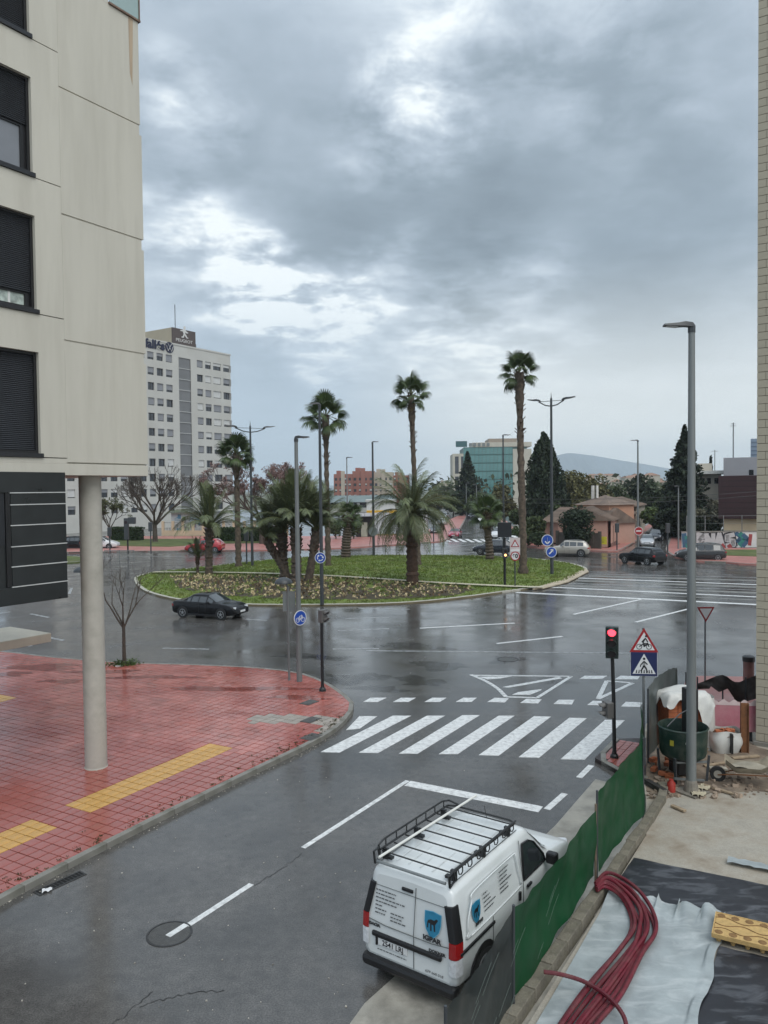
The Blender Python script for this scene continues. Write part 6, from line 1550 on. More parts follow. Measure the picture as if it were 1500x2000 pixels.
car('faded red car coming down the far street', pinkr, 'hatch', place(889, 1050), (-.25, -1), scale=1.0)
car('dark car waiting on the left of the far street', navy, 'sedan', place(851, 1042), (-.1, -1), scale=1.0)
car('dark car half hidden behind the squat palm beside the traffic board', navy, 'hatch', place(962, 1082), (-1, .25), scale=1.15)
car('silver car at the front of the side street queue', silver, 'sedan', place(1264, 1066), (-.35, -1), scale=1.02)
car('dark car second in the side street queue', navy, 'hatch', place(1281, 1055), (-.4, -1), scale=1.05)
car('dark van like car last in the side street queue', dgrey, 'mpv', place(1290, 1042), (-.4, -1), scale=1.05)
car('black car partly hidden behind the round column', blackp, 'hatch', place(155, 1072), (1, .05), scale=1.2)
car('white car right of the round column on the far road', whitep, 'mpv', place(196, 1072), (1, .05), scale=1.1)
car('white car parked behind the dark traffic board', whitep, 'mpv', place(978, 1052), (-.5, -1), scale=1.1)
car('white car lower down behind the traffic board', whitep, 'hatch', place(984, 1070), (-1, .3), scale=1.1)
for k, (px, py, M, nm) in enumerate(((948, 1030, dgrey, 'nearest grey car in the parked row of the far street'), (934, 1020, whitep, 'white car in the parked row of the far street'), (922, 1012, navy, 'dark car in the parked row of the far street'), (913, 1005, silver, 'farthest silver car in the parked row'), (869, 1012, silver, 'small silver car far up the street'), (862, 1026, whitep, 'white car parked on the left kerb of the far street'))):
    car(nm, M, 'hatch', place(px, py), (-.3, -1), group='cars along the far street')

# ------------------------------------------------------------------ white van
VW_ = mat('paint_van_white', (.66, .69, .69), .28, .03, 1, coat=.7, dirt=(.52, .55, .53), dscale=1.2, damt=.35)
VL = 4.25
sts = [(.025, .42, .94, 1.64, .765, .63, .11), (.045, .36, .95, 1.70, .80, .67, .11), (.10, .31, .96, 1.735, .825, .70, .10), (.6, .27, .97, 1.76, .84, .71, .02), (1.3, .26, .97, 1.775, .845, .715), (2.0, .26, .97, 1.775, .845, .715), (2.45, .26, .97, 1.73, .845, .70), (2.82, .26, .97, 1.40, .845, .72), (3.18, .26, .96, 1.07, .84, .73), (3.6, .26, .94, 1.0, .83, .71), (3.95, .28, .87, .91, .80, .66), (4.15, .32, .74, .77, .73, .58), (4.25, .38, .58, .60, .60, .5)]
vr = AT(888, 1770, 10.95); p_r = G(884, 1760, 1.2)
VC = Vector((1.06, 10.98, 0))-W*.92-U*.02                       # middle of the rear bumper on the road
van = thing('delivery_van', 'white delivery van with black roof rack and blue emblem beside the green fence', 'van', (VC.x, VC.y, 0), URZ-math.radians(2.3))
van.scale = (1.10, 1.04, 1.02)
part('body', car_shell(sts, 3), VW_, van, smooth=42)
def full_(s):
    r = ring(s)[6:]; return r+[(x, -y, z) for x, y, z in r[-2::-1]]
part('windscreen', patch(full_(sts[8]), full_(sts[6]), .06, .95, .05, .95, Vector((1, 0, .6)), 6, 10), CARG, van, smooth=180)
for sg in (1, -1):
    A, B = ring(sts[5])[4:7], ring(sts[7])[4:7]; A = [(x+.12, y*sg, z) for x, y, z in A]; B = [(x, y*sg, z) for x, y, z in B]
    dpts = [(2.10, 1.0), (2.92, 1.0), (2.86, 1.14), (2.55, 1.47), (2.38, 1.56), (2.16, 1.58)]
    def sy(z): return .80+(.735-.80)*(z-1.0)/.65
    P = [Vector((x, (sy(z)+.012)*sg, z)) for x, z in dpts]
    mb = MB().add(P, [tuple(range(6))]); part('side_window', mb, CARG, van)
    for i in range(6): pass
    mb = MB()
    for i in range(6): mb.bar(P[i]+Vector((0, .004*sg, 0)), P[(i+1) % 6]+Vector((0, .004*sg, 0)), .03, .014)
    part('window_seal', mb, BLACK, van)
    part('mirror', MB().box((2.86, sg*.97, 1.10), (.14, .20, .20)), BLACK, van, bevel=.04)
    part('door_seam', MB().tube([(2.02, .856*sg, .36), (2.02, .854*sg, .97), (2.05, .79*sg, 1.3), (2.08, .735*sg, 1.66)], .006, 5), mat('seam_grey', (.10, .11, .11), .6), van)
    part('door_seam', MB().tube([(1.02, .858*sg, .36), (1.02, .852*sg, .95)], .005, 5), MATS['seam_grey'], van)
    part('door_handle', MB().box((2.22, sg*.862, .90), (.15, .04, .045)), BLACK, van, bevel=.012); part('door_handle', MB().box((1.88, sg*.862, .86), (.045, .04, .15)), BLACK, van, bevel=.012)
    part('slide_rail', MB().box((.58, sg*.848, .845), (.98, .03, .045)), BLACK, van, bevel=.008)
    rr_ = [(.42, .96), (.34, 1.06), (.36, 1.20), (.50, 1.42), (.62, 1.52), (1.80, 1.54), (1.90, 1.48), (1.94, 1.2), (1.96, 1.04), (1.88, .97)]
    pth = [Vector((x, (sy(max(1, z))+.030-.012*(z > 1.45))*sg, z)) for x, z in rr_]; pth = smoothpoly(pth, 5, True); part('panel_edge', MB().tube(pth+[pth[0]], .011, 6), VW_, van, smooth=180)
    for x in (.74, 3.42):
        part('wheel_arch', MB().tube([(x, .74*sg, .33), (x, .852*sg, .33)], .37, 26), BLACK, van); wheel(van, x, .76*sg, .305, sg)
    part('headlight', MB().box((4.0, sg*.60, .76), (.30, .30, .16), -sg*.5), HEADL, van, bevel=.04)
    part('roof_channel', MB().tube([(.2, sg*.625, 1.752), (1.3, sg*.635, 1.768), (2.2, sg*.635, 1.766)], .008, 5), MATS['seam_grey'], van)
    # tail lamp standing on the rear corner
    for nm, z0, z1, M in (('lamp_surround', 1.02, 1.50, BLACK), ('taillight', .79, 1.02, TAILL), ('reversing_lamp', .54, .79, HEADL)):
        mb = MB(); pr = []
        for z in (z0+.004, z1-.004):
            sh = .11*max(0, z-.9); w = .80+(.665-.80)*max(0, z-1.0)/.62
            pr.append([Vector((x+sh, (w+y)*sg, z)) for x, y in ((.005, -.10), (-.006, -.055), (.01, .012), (.05, .036), (.14, .055 if z < 1.1 else .05), (.15, .0), (.06, -.05))])
        n_ = len(pr[0]); mb.v = [tuple(p) for q in pr for p in q]
        mb.f = [(i, (i+1) % n_, (i+1) % n_+n_, i+n_) for i in range(n_)]+[tuple(range(n_)), tuple(range(n_, 2*n_))]; mb.m = [0]*len(mb.f)
        part(nm, mb, M, van, smooth=40)
part('rear_bumper', MB().box((.055, 0, .295), (.19, 1.64, .18)), BLACK, van, bevel=.06); part('front_bumper', MB().box((4.17, 0, .40), (.2, 1.3, .24)), BLACK, van, bevel=.06)
part('bonnet_seam', MB().tube([(3.22, -.66, 1.075), (3.24, 0, 1.115), (3.22, .66, 1.075)], .01, 5), BLACK, van); part('wiper', MB().tube([(3.16, -.5, 1.10), (3.02, -.1, 1.28)], .012, 5), BLACK, van)
def rx_(z): return .022+.11*max(0, z-.9)
SEAM = MATS['seam_grey']; seamy = -.10
door = part('rear_door', MB().tube([(rx_(z)-.002, seamy, z) for z in (.42, .7, .95, 1.3, 1.60)], .006, 5).tube([(rx_(1.47)-.002, .66, 1.465), (rx_(1.5)-.002, -.66, 1.465)], .004, 5).tube([(rx_(.90)-.003, .72, .94), (rx_(.90)-.003, .4, .905), (rx_(.90)-.003, -.4, .905), (rx_(.90)-.003, -.72, .94)], .007, 5), SEAM, van)
part('handle', MB().box((rx_(1.52)-.008, .04, 1.535), (.03, .20, .055)), BLACK, door, bevel=.015)
part('black_bar', MB().box((.012, .03, .735), (.05, 1.22, .085)), BLACK, van, bevel=.025)
pl_ = part('number_plate', MB().box((.015, .27, .635), (.02, .52, .11)), SWHITE, van, bevel=.004)
RT = (PI/2, 0, -PI/2)
text('2541 LRJ', .115, SINK, pl_, (.002, .26, .633), RT, ext=.002, bold=.001, sx=.92)
part('plate_light', MB().box((.012, .55, .64), (.04, .03, .13)), BLACK, van)
TXT = mat('van_lettering', (.03, .032, .035), .5); TXG = mat('van_small_print', (.09, .095, .10), .5)
text('DACIA', .058, TXT, van, (rx_(.84)-.004, .60, .865), RT, ext=.002, sx=1.15, bold=.004); text('DOKKER', .06, TXT, van, (rx_(.8)-.004, -.50, .80), RT, ext=.002, sx=1.15, bold=.003)
def shield(parent, cx, cz, s, fx, M, name='emblem'):
    """fx maps (a along reading direction, z) to a point on the panel"""
    out_ = [(-.5, .55), (0, .62), (.5, .55), (.5, 0), (.40, -.38), (.18, -.66), (0, -.78), (-.18, -.66), (-.40, -.38), (-.5, 0)]
    P = [fx(cx+a*s, cz+b*s, .004) for a, b in out_]; o = part(name, MB().add(P, [tuple(range(len(P)))]), M, parent)
    P = [fx(cx+a*s*1.08, cz+b*s*1.06, .002) for a, b in out_]; part('emblem_rim', MB().add(P, [tuple(range(len(P)))]), mat('shield_rim', (.10, .38, .55), .4), o)
    beast = [(-.30, .12), (-.12, .20), (.10, .18), (.22, .30), (.34, .26), (.28, .14), (.22, .05), (.16, -.05), (.20, -.40), (.10, -.40), (.06, -.08), (-.06, -.06), (-.04, -.42), (-.13, -.42), (-.16, -.04), (-.26, -.02), (-.28, -.30), (-.35, -.30), (-.34, .02)]
    P = [fx(cx+a*s, cz+b*s, .006) for a, b in beast]; part('emblem_figure', MB().add(P, [tuple(range(len(P)))]), SINK, o); return o
SHB = mat('shield_blue', (.025, .19, .32), .35, .15, 8)
rear = lambda a, z, o: (rx_(z)-o, -a, z)
shield(van, .41, 1.19, .26, rear, SHB); text('IGPAR', .098, TXT, van, (rx_(.965)-.006, -.41, .962), RT, ext=.002, bold=.005, sx=1.1)
def lines(parent, fx, items, M, h=.016):
    mb = MB(); rg = random.Random(3)
    for a, z, L in items:
        x = a
        while x < a+L:
            w = min(rg.uniform(.02, .07), a+L-x)
            mb.add([fx(x, z, .004), fx(x+w, z, .004), fx(x+w, z+h, .004), fx(x, z+h, .004)], [(0, 1, 2, 3)]); x += w+.012
    return part('small_print', mb, M, parent, kind='stuff')
lines(van, rear, [(-.60, 1.385-.056*k, L) for k, L in enumerate((.36, .34, .52, .38, .12, .20, .19))]+[(-.32, 1.105, .24), (-.32, 1.05, .20), (-.32, 1.0, .28)], TXG, .018)
lines(van, rear, [(-.55, .50, .52)], TXG, .014)
text('679 660 018', .052, TXG, van, (rx_(.47)-.006, -.45, .475), RT, ext=.001, sx=1.15)
sidef = lambda a, z, o: (a, -(sy(z)+.016+o), z)
shield(van, .62, 1.22, .22, sidef, SHB); text('IGPAR', .07, TXT, van, (.66, -(sy(1.05)+.03), 1.045), (PI/2, 0, 0), ext=.002, bold=.004, sx=1.1)
lines(van, sidef, [(.84, 1.35-.062*k, L) for k, L in enumerate((.12, .18, .20, .34, .28))], TXG, .02); lines(van, sidef, [(1.34, 1.45-.062*k, L) for k, L in enumerate((.30, .26, .24, .38, .24, .26))], TXG, .022)
for k in range(5): part('roof_rib', MB().tube([(.35, -.42+k*.21, 1.772), (2.1, -.42+k*.21, 1.786)], .007, 5), VW_, van)
# rack
RK = mat('rack_black', (.016, .017, .018), .4, .1, 8)
rack = part('roof_rack', MB().tube([(.22, -.64, 1.93), (2.14, -.64, 1.91), (2.20, -.5, 1.91), (2.20, .5, 1.91), (2.14, .64, 1.91), (.22, .64, 1.93)], .018, 6), RK, van)
part('rack_rail', MB().tube([(.25, .66, 1.86), (.22, .66, 2.0), (.35, .66, 2.04), (2.0, .66, 2.03), (2.16, .62, 2.0), (2.20, .45, 1.94)], .016, 6), RK, rack); part('rack_rail', MB().tube([(.2, -.655, 1.84), (.2, -.655, 1.96), (2.14, -.655, 1.95)], .02, 6), RK, rack)
for k in range(7): part('cross_bar', MB().tube([(.28+k*.305, -.64, 1.89), (.28+k*.305, .64, 1.89)], .012, 6), RK, rack)
for k in range(7): part('stanchion', MB().tube([(.4+k*.275, .66, 1.91), (.4+k*.275, .66, 2.03)], .011, 5), RK, rack)
for k in range(7):
    x = .40+k*.265; part('tie_loop', MB().tube([(x-.06, -.66, 1.93), (x-.05, -.67, 1.86), (x, -.675, 1.84), (x+.05, -.67, 1.86), (x+.06, -.66, 1.93)], .010, 5), RK, rack)
for x in (.32, 1.15, 1.95):
    for sg in (1, -1): part('foot', MB().box((x, sg*.60, 1.84), (.05, .09, .16)).box((x, sg*.55, 1.80), (.07, .16, .04)), RK, rack)
part('roller', MB().tube([(.10, -.60, 1.815), (.10, .60, 1.815)], .022, 8), STEEL, rack); part('rear_loop', MB().tube([(.12, -.655, 1.78), (.10, -.66, 1.94), (.2, -.655, 1.97), (.26, -.655, 1.80), (.12, -.655, 1.76)], .02, 6), RK, rack); part('rear_loop', MB().tube([(.12, .655, 1.76), (.10, .66, 1.95), (.2, .655, 1.97), (.24, .655, 1.80), (.12, .655, 1.76)], .02, 6), RK, rack)
part('aerial', MB().tube([(2.36, 0, 1.75), (2.28, 0, 2.0)], .005, 4), BLACK, van)
pa, pb = van.location+W*(-.53)+U*.05, van.location+W*(-.30)+U*3.0
tag(part('conduit', MB().tube([(pa.x, pa.y, 1.965), (pb.x, pb.y, 1.975)], .021, 10), mat('white_pvc', (.66, .66, .62), .4, .05), None, smooth=60), 'long white plastic conduit lying along the roof rack of the van', 'pipe')
# ------------------------------------------------------------------ building site
YARD = mat('yard_concrete', (.375, .345, .29), .7, .22, .9, .3, 70, rvar=.15, dirt=(.225, .18, .13), dscale=.9, damt=.9, speck=.12)
pp = PX([(990, 2080), (1262, 1640), (1262, 1560), (1235, 1545), (1262, 1420), (1340, 1345), (1640, 1345), (1900, 1500), (1900, 2080)])
struct('yard_ground', MB().slab([(p.x, p.y) for p in pp], -.05, .10), YARD)
MUD = mat('yard_mud', (.175, .135, .10), .85, .35, 2, .6, 30, dirt=(.28, .23, .17), dscale=2)
pp = PX([(1262, 1545), (1262, 1430), (1345, 1365), (1480, 1460), (1640, 1500), (1600, 1560), (1480, 1545), (1400, 1550), (1365, 1545), (1300, 1560)], .1)
struct('yard_mud', MB().slab([(p.x, p.y) for p in pp], .05, .106), MUD)
# low block kerb along the fence
kw = [G(905, 2140), G(1003, 2003), G(1262, 1622), G(1302, 1556), G(1290, 1545)]
kpts = [Vector((p.x, p.y, 0)) for p in kw]
lw = thing('block_kerb', 'low row of rough concrete blocks along the foot of the green fence', 'low wall', (0, 0, 0), 0)
q = resample(kpts, .70); BLKC = mat('rough_block', (.20, .18, .14), .9, .35, 5, .9, 30, dirt=(.085, .08, .05), dscale=2.2, damt=.85, rnd=.15)
for a, b in zip(q[:-1], q[1:]):
    c = (a+b)/2; d = (b-a)
    o = part('block', MB().box((0, 0, .12), (d.length-.01, .20+random.uniform(-.02, .02), .24+random.uniform(-.03, .03))), BLKC, lw, bevel=.015); o.location = (c.x, c.y, 0); o.rotation_euler = (random.uniform(-.02, .02), random.uniform(-.02, .02), math.atan2(d.y, d.x)+random.uniform(-.02, .02))
# traffic light corner with red tiles
pp = PX([(1162, 1488), (1200, 1450), (1262, 1448), (1262, 1530), (1215, 1518)], .0); poly_ = [(p.x, p.y) for p in pp]
cn = struct('corner_kerb_patch', MB().slab(poly_, -.05, .112), MORTAR)
e_ = [Vector((x, y, 0)) for x, y in poly_]; kerb([e_[3], e_[4], e_[0], e_[1]], cn, KERB, .15, -.05, .14, .8, inside=1 if sum(e_[i].x*e_[(i+1) % 5].y-e_[(i+1) % 5].x*e_[i].y for i in range(5)) > 0 else -1)
c = sum(e_, Vector())/5
for i in range(-6, 7):
    for j in range(-6, 7):
        p = c+U*i*.2+W*j*.2; s = [Vector((c.x+(e.x-c.x)*.84, c.y+(e.y-c.y)*.84)) for e in e_]
        if inpoly(p.x, p.y, [(v_.x, v_.y) for v_ in s]): o = link('tile', tmesh[0], cn); o.scale = (.66, .66, 1); o.location = (p.x, p.y, .104+random.uniform(-.004, .004)); o.rotation_euler = (random.uniform(-.02, .02), random.uniform(-.02, .02), URZ)

# green debris-net fence
def net_mat(name, col, alpha, rough=.5):
    M = mat(name, col, rough, .22, 1.2, dirt=tuple(x*.5 for x in col), dscale=1.2, damt=.7, rvar=.1)
    n, l = M.node_tree.nodes, M.node_tree.links; b = n['Principled BSDF']
    t = n.new('ShaderNodeTexCoord'); w = n.new('ShaderNodeTexNoise'); w.inputs['Scale'].default_value = 3.0; l.new(t.outputs['Object'], w.inputs['Vector'])
    r = n.new('ShaderNodeMapRange'); l.new(w.outputs['Fac'], r.inputs[0]); r.inputs[1].default_value = .3; r.inputs[2].default_value = .7; r.inputs[3].default_value = alpha-.08; r.inputs[4].default_value = min(1, alpha+.08); l.new(r.outputs[0], b.inputs['Alpha'])
    return M
NETG = net_mat('green_net', (.003, .062, .019), .98, .6); MATS['green_net'].node_tree.nodes['Principled BSDF'].inputs['Specular IOR Level'].default_value = .22
NETD = net_mat('dark_net', (.018, .026, .025), .84)
def net(name, label, A, B, hA, hB, M, sag=.06, billow=.10, n=26, m=12, lean=0.0, z0=.12, parent=None, seed=1, fold=0):
    rg = random.Random(seed); ph = [rg.uniform(0, 6) for _ in range(6)]
    A, B = Vector(A), Vector(B); d = B-A; nn = Vector((-d.y, d.x, 0)).normalized()
    def f(u, v):
        h = hA+(hB-hA)*u-sag*4*u*(1-u)
        p = A+d*u; off = billow*(math.sin(u*PI)*math.sin(v*PI*.8+.3)*.6+.30*math.sin(u*14+ph[0]+v*2)*.5+.2*math.sin(u*27+ph[1]-v*4)*.5+.25*math.sin(v*7+u*5+ph[2])*.5)+lean*v
        return p+nn*off+Vector((0, 0, z0+(h-z0)*v+.015*math.sin(u*40+ph[3])*v))
    mb = MB().grid(n, m, f)
    o = part(name, mb, M, parent, smooth=180); return o
fB, fC, fD, fE = G(1003, 1990), G(1163, 1733), G(1256, 1612), G(1258, 1484, .1)
fA = fB+(fB-fC).normalized()*2.2
fence = thing('site_fence', 'green debris net fence on thin posts between the van and the building site', 'fence', (0, 0, 0), 0)
net('dark_net_panel', '', fA, fB, 1.45, 1.62, NETD, .1, .05, parent=fence, seed=3, z0=.05)
net('green_net_panel', '', fB+Vector((.02, .02, 0)), fC, 1.62, 1.50, NETG, .10, .16, parent=fence, seed=4, z0=.22)
net('green_net_panel', '', fC+Vector((.06, .10, 0)), fD, 1.78, 1.98, NETG, .04, .10, parent=fence, seed=5, z0=.25)
net('green_net_panel', '', fD, fE+Vector((-.03, 0, 0)), 1.98, 1.66, NETG, .34, .16, 30, 12, parent=fence, seed=6, z0=.15)
for p, h, M in ((fA, 1.5, DARKST), (fB, 1.68, DARKST), (fC, 1.62, mat('wood_post', (.16, .12, .085), .9, .3, 6)), (fC+Vector((.05, .09, 0)), 1.85, DARKST), (fD, 2.0, DARKST)):
    part('post', MB().tube([(p.x, p.y, 0), (p.x+.01, p.y, h)], .022, 7), M, fence)
WIRE = mat('strap_pale', (.24, .30, .26), .5); rg = random.Random(5); mb = MB()
for k in range(16):                                  # bright creases and threads in the net
    u = rg.uniform(-.95, .35); A = fB+(fC-fB)*u if u > 0 else fB+(fB-fA)*u
    n_ = Vector((-(fC-fB).y, (fC-fB).x, 0)).normalized(); z = rg.uniform(.3, 1.2); L = rg.uniform(.1, .45); d = (fC-fB).normalized()
    p = A+n_*-.09+Vector((0, 0, z)); mb.tube([p, p+d*L*.8+Vector((0, 0, L*.45)), p+d*L*1.5+Vector((0, 0, L*.75))], .0013, 3)
part('net_threads', mb, WIRE, fence, kind='stuff')
# dark mesh panel behind the crossing sign
a, b = G(1266, 1490, .1), G(1321, 1420, .1)
t = thing('mesh_panel', 'dark green grey mesh panel standing behind the crossing sign', 'fence panel', (0, 0, 0), 0)
net('mesh', '', a, b, zat(1270, 1350, a)+.1, zat(1320, 1310, b)+.1, net_mat('grey_net', (.055, .072, .066), .88), -.12, .10, parent=t, seed=8)
for p, y in ((a, 1345), (b, 1308)): part('post', MB().tube([(p.x, p.y, .1), (p.x, p.y, zat(1300, y, p)+.1)], .03, 7), DARKST, t)
p2 = b+Vector((.28, -.05, 0)); part('post', MB().tube([(p2.x, p2.y, .1), (p2.x, p2.y, zat(1325, 1312, b)+.1)], .022, 7), DARKST, t)
# dark net sagging over the far fence line
a, b = G(1362, 1392, .1), G(1480, 1392, .1)
t = thing('sagging_net', 'brown black net sagging between posts above the pink board', 'net', (0, 0, 0), 0)
def sag_f(u, v):
    p = a.lerp(b, u); top = np.interp(u, [0, .1, .2, .32, .42, .5, .56, .62, .7, .78, .9, 1], [1335, 1331, 1326, 1320, 1318, 1322, 1328, 1332, 1332, 1328, 1322, 1318]); bot = np.interp(u, [0, .25, .38, .5, .75, 1], [1346, 1345, 1352, 1366, 1372, 1364])
    if u < .62 and u > .22: bot = np.interp(u, [.22, .36, .5, .62], [1340, 1352, 1345, 1366])
    px = 1362+118*u; q = AT(px, top+(bot-top)*(1-v), p.y+.12*math.sin(u*11)+.06*math.sin(v*6+u*19)); return q
part('net', MB().grid(40, 10, sag_f), mat('brown_net', (.055, .046, .042), .9, .4, 4), t, smooth=180)
for u in (0, .42, .8): q = a.lerp(b, u); part('post', MB().tube([(q.x, q.y, .1), (q.x, q.y, zat(1362+118*u, 1322, q)+.1)], .025, 6), DARKST, t)
# stout brown bollard with a black cap
bb = G(1462, 1345, .1); h = zat(1462, 1284, bb); t = thing('chimney_pipe', 'brown pipe stub with a black cap beside the tan block wall', 'pipe', tuple(bb), 0); k = bb.y/FPX
part('pipe', MB().lathe([(10*k, 0), (10*k, h-.1), (9.6*k, h)], 20), mat('brown_pipe', (.17, .085, .075), .5, .3, 3), t, smooth=50); part('cap', MB().lathe([(11.5*k, h-.14), (11.5*k, h+.03), (9*k, h+.06), (0, h+.06)], 20), BLACK, t, smooth=50); part('collar', MB().lathe([(11.5*k, .0), (11.5*k, .22), (10*k, .25)], 20), KERB, t)
# brick pallet with white sheet
bp = G(1330, 1462, .1); k = bp.y/FPX
bs = thing('brick_stack', 'stack of orange hollow bricks under a white plastic sheet behind the mixer', 'bricks', tuple(bp), .12)
BR = mat('orange_brick', (.42, .13, .055), .85, .2, 4, .4, 40, rnd=.18); bx_ = MB().lohi((0, 0, 0), (.27, .13, .095)); bmesh_ = bx_.mesh('brick', BR)
zt_b = zat(1330, 1362, bp); nz = max(4, int(zt_b/.105))
for r in range(nz):
    for c_ in range(4):
        for e in range(5):
            if e in (1, 2, 3) and c_ in (1, 2) and r < nz-1: continue
            o = link('brick', bmesh_, bs); o.location = (-.56+c_*.285+random.uniform(-.008, .008), -.36+e*.14+random.uniform(-.008, .008), .12+r*.105); o.rotation_euler = (0, 0, random.uniform(-.03, .03))
part('pallet', MB().lohi((-.6, -.4, 0), (.62, .4, .02)).lohi((-.6, -.4, .08), (.62, .4, .115)).lohi((-.6, -.4, .02), (-.5, .4, .08)).lohi((.5, -.4, .02), (.6, .4, .08)), mat('pallet_wood', (.26, .19, .12), .9, .3, 5), bs)
ht = .12+nz*.105
def cover(u, v):
    x = -.66+1.36*u; y = -.48+.98*v; e = min(u, 1-u, v, 1-v); z = ht+.04+.05*math.sin(u*7+v*4)+.05*math.sin(v*9)+.10*math.sin(u*PI)*math.sin(v*PI)
    if e < .08: z -= (.34 if u < .5 else .95)*(1-e/.08)**.7*(.65+.35*math.sin(u*17+v*13)); x += (-.05 if u < .1 else .05 if u > .9 else 0); y += (-.05 if v < .1 else .05 if v > .9 else 0)
    return (x, y, z)
part('plastic_sheet', MB().grid(36, 26, cover), mat('white_sheet_plastic', (.58, .58, .55), .35, .12, 3, rvar=.1), bs, smooth=180)
part('big_bag', MB().grid(14, 14, lambda u, v: (.72+.30*math.cos(u*2*PI)*(1-.25*abs(v-.5)), .05+.36*math.sin(u*2*PI), ht*.95*v)), MATS['white_sheet_plastic'], bs, smooth=180)
# green pan mixer
mp = G(1334, 1518, .1); k = mp.y/FPX; zr_ = zat(1334, 1418, mp); zbt = zat(1334, 1472, mp); Rm = 46*k
mx = thing('mortar_mixer', 'dark green round mortar mixer on legs beside the lamp post', 'mixer', tuple(mp), .2)
GMX = mat('mixer_green', (.010, .034, .026), .45, .25, 4, rvar=.1, dirt=(.10, .10, .08), dscale=4, damt=.5)
part('drum', MB().lathe([(Rm*.9, zbt), (Rm*.96, zbt+.1), (Rm, zr_-.02), (Rm*1.04, zr_), (Rm*1.0, zr_+.03), (Rm*.96, zr_), (Rm*.92, zbt+.14), (0, zbt+.10)], 40), GMX, mx, smooth=40)
part('drum_base', MB().lathe([(0, zbt-.14), (Rm*.6, zbt-.14), (Rm*.88, zbt)], 32), DARKST, mx, smooth=40)
part('cement_residue', MB().lathe([(0, zbt+.16), (Rm*.6, zbt+.15), (Rm*.91, zbt+.18)], 32), mat('cement_grey', (.06, .065, .06), .8, .4, 6), mx)
part('chute', MB().lohi((.14, -.05, zr_-.25), (.42, .30, zr_+.95)), BLACK, mx, bevel=.03); part('guard_arm', MB().tube([(-.52, -.1, zr_+.05), (-.1, 0, zr_+.32), (.16, .05, zr_+.40)], .016, 6), DARKST, mx)
part('motor_housing', MB().box((.0, .05, zbt-.32), (.5, .45, .36)), BLACK, mx, bevel=.03)
for sx, sy_ in ((-1, -1), (1, -1), (1, 1), (-1, 1)): part('leg', MB().bar((sx*Rm*.72, sy_*Rm*.6, 0), (sx*Rm*.80, sy_*Rm*.65, zbt+.05), .06), DARKST, mx)
part('brace', MB().bar((-Rm*.74, -Rm*.6, .55), (Rm*.74, -Rm*.6, .50), .045), STEEL, mx); part('brace', MB().bar((-Rm*.9, -Rm*.75, .18), (Rm*.5, -Rm*.75, .06), .05), STEEL, mx)
part('yellow_label', MB().box((-Rm*.84, -Rm*.50, (zr_+zbt)/2+.05), (.10, .012, .14), -.52-.5), mat('label_yellow', (.42, .36, .04), .5), mx); part('maker_plate', MB().box((-Rm*.30, -Rm*.955, (zr_+zbt)/2+.10), (.22, .012, .05), -.28), mat('label_pale', (.30, .34, .31), .5), mx)
solo('red_canister', MB().lathe([(0, 0), (.10, 0), (.10, .22), (.05, .28), (.05, .31), (0, .31)], 16), mat('red_plastic', (.34, .03, .02), .5, .15, 5), 'small red canister on the ground below the mixer', 'canister', tuple(G(1311, 1546, .1)), 0, smooth=40)
# white big bag, pink board, rusty post
bg_ = G(1414, 1466, .1); k = bg_.y/FPX; R_ = 30*k; hb = zat(1414, 1424, bg_)
t = thing('rubble_sack', 'white bulging rubble sack in front of the pink board', 'sack', tuple(bg_), .1)
def bagf(u, v):
    a = u*2*PI; sq = (abs(math.cos(a))**4+abs(math.sin(a))**4)**-.25; r = R_*sq*(.80+.22*math.sin(min(1, v*1.15)*PI*.75)); z = hb*v*(1+.06*math.sin(a*3+1))
    return (math.cos(a)*r*(1+.03*math.sin(v*9+a*4)), math.sin(a)*r*.8, z)
part('bag', MB().grid(40, 14, bagf), MATS['white_sheet_plastic'], t, smooth=180); part('strap', MB().lohi((-.02, -R_*1.04, .05), (.02, -R_*.76, hb*.98)), BLACK, t)
part('rubble', MB().lathe([(0, hb*.96), (R_*.7, hb*.90), (R_*.85, hb*.8)], 18), MUD, t)
for k_ in range(4): part('brick', MB().box((-.2+k_*.12, -.1+.05*(k_ % 2), hb*.98), (.24, .11, .07), k_*.8), BR, t)
pb0, pb1 = G(1378, 1446, .1), G(1478, 1450, .1)
t = thing('pink_board', 'large faded pink board with a torn pale upper edge leaning behind the white sack', 'board', tuple(pb0), math.atan2((pb1-pb0).y, (pb1-pb0).x)); L = (pb1-pb0).length; zt_ = zat(1420, 1372, pb0); zb_ = zat(1420, 1426, pb0)
part('board', MB().lohi((0, 0, max(.05, zb_)), (L, .06, zt_)), mat('pink_panel', (.44, .15, .19), .6, .15, 1.5, dirt=(.50, .30, .30), dscale=1.2, damt=.7), t)
part('torn_edge', MB().grid(24, 2, lambda u, v: (L*u, -.006, zt_-.05-.05*math.sin(u*31)*v+v*.13)), mat('pink_paper', (.62, .50, .49), .7), t); part('support', MB().lohi((.1, .07, 0), (.2, .2, zt_-.1)).lohi((L-.2, .07, 0), (L-.1, .2, zt_-.1)), DARKST, t)
rp = G(1454, 1470, .1); t = thing('rusty_post', 'rusty brown steel post in front of the pink board', 'post', tuple(rp), -.2); hh = zat(1454, 1373, rp); RUST = mat('rust', (.175, .075, .03), .85, .35, 6, .4, 40)
part('web', MB().lohi((-.09, -.015, 0), (.09, .015, hh)), RUST, t); part('flange', MB().lohi((-.105, -.07, 0), (-.09, .07, hh)), RUST, t); part('flange', MB().lohi((.09, -.07, 0), (.105, .07, hh)), RUST, t)
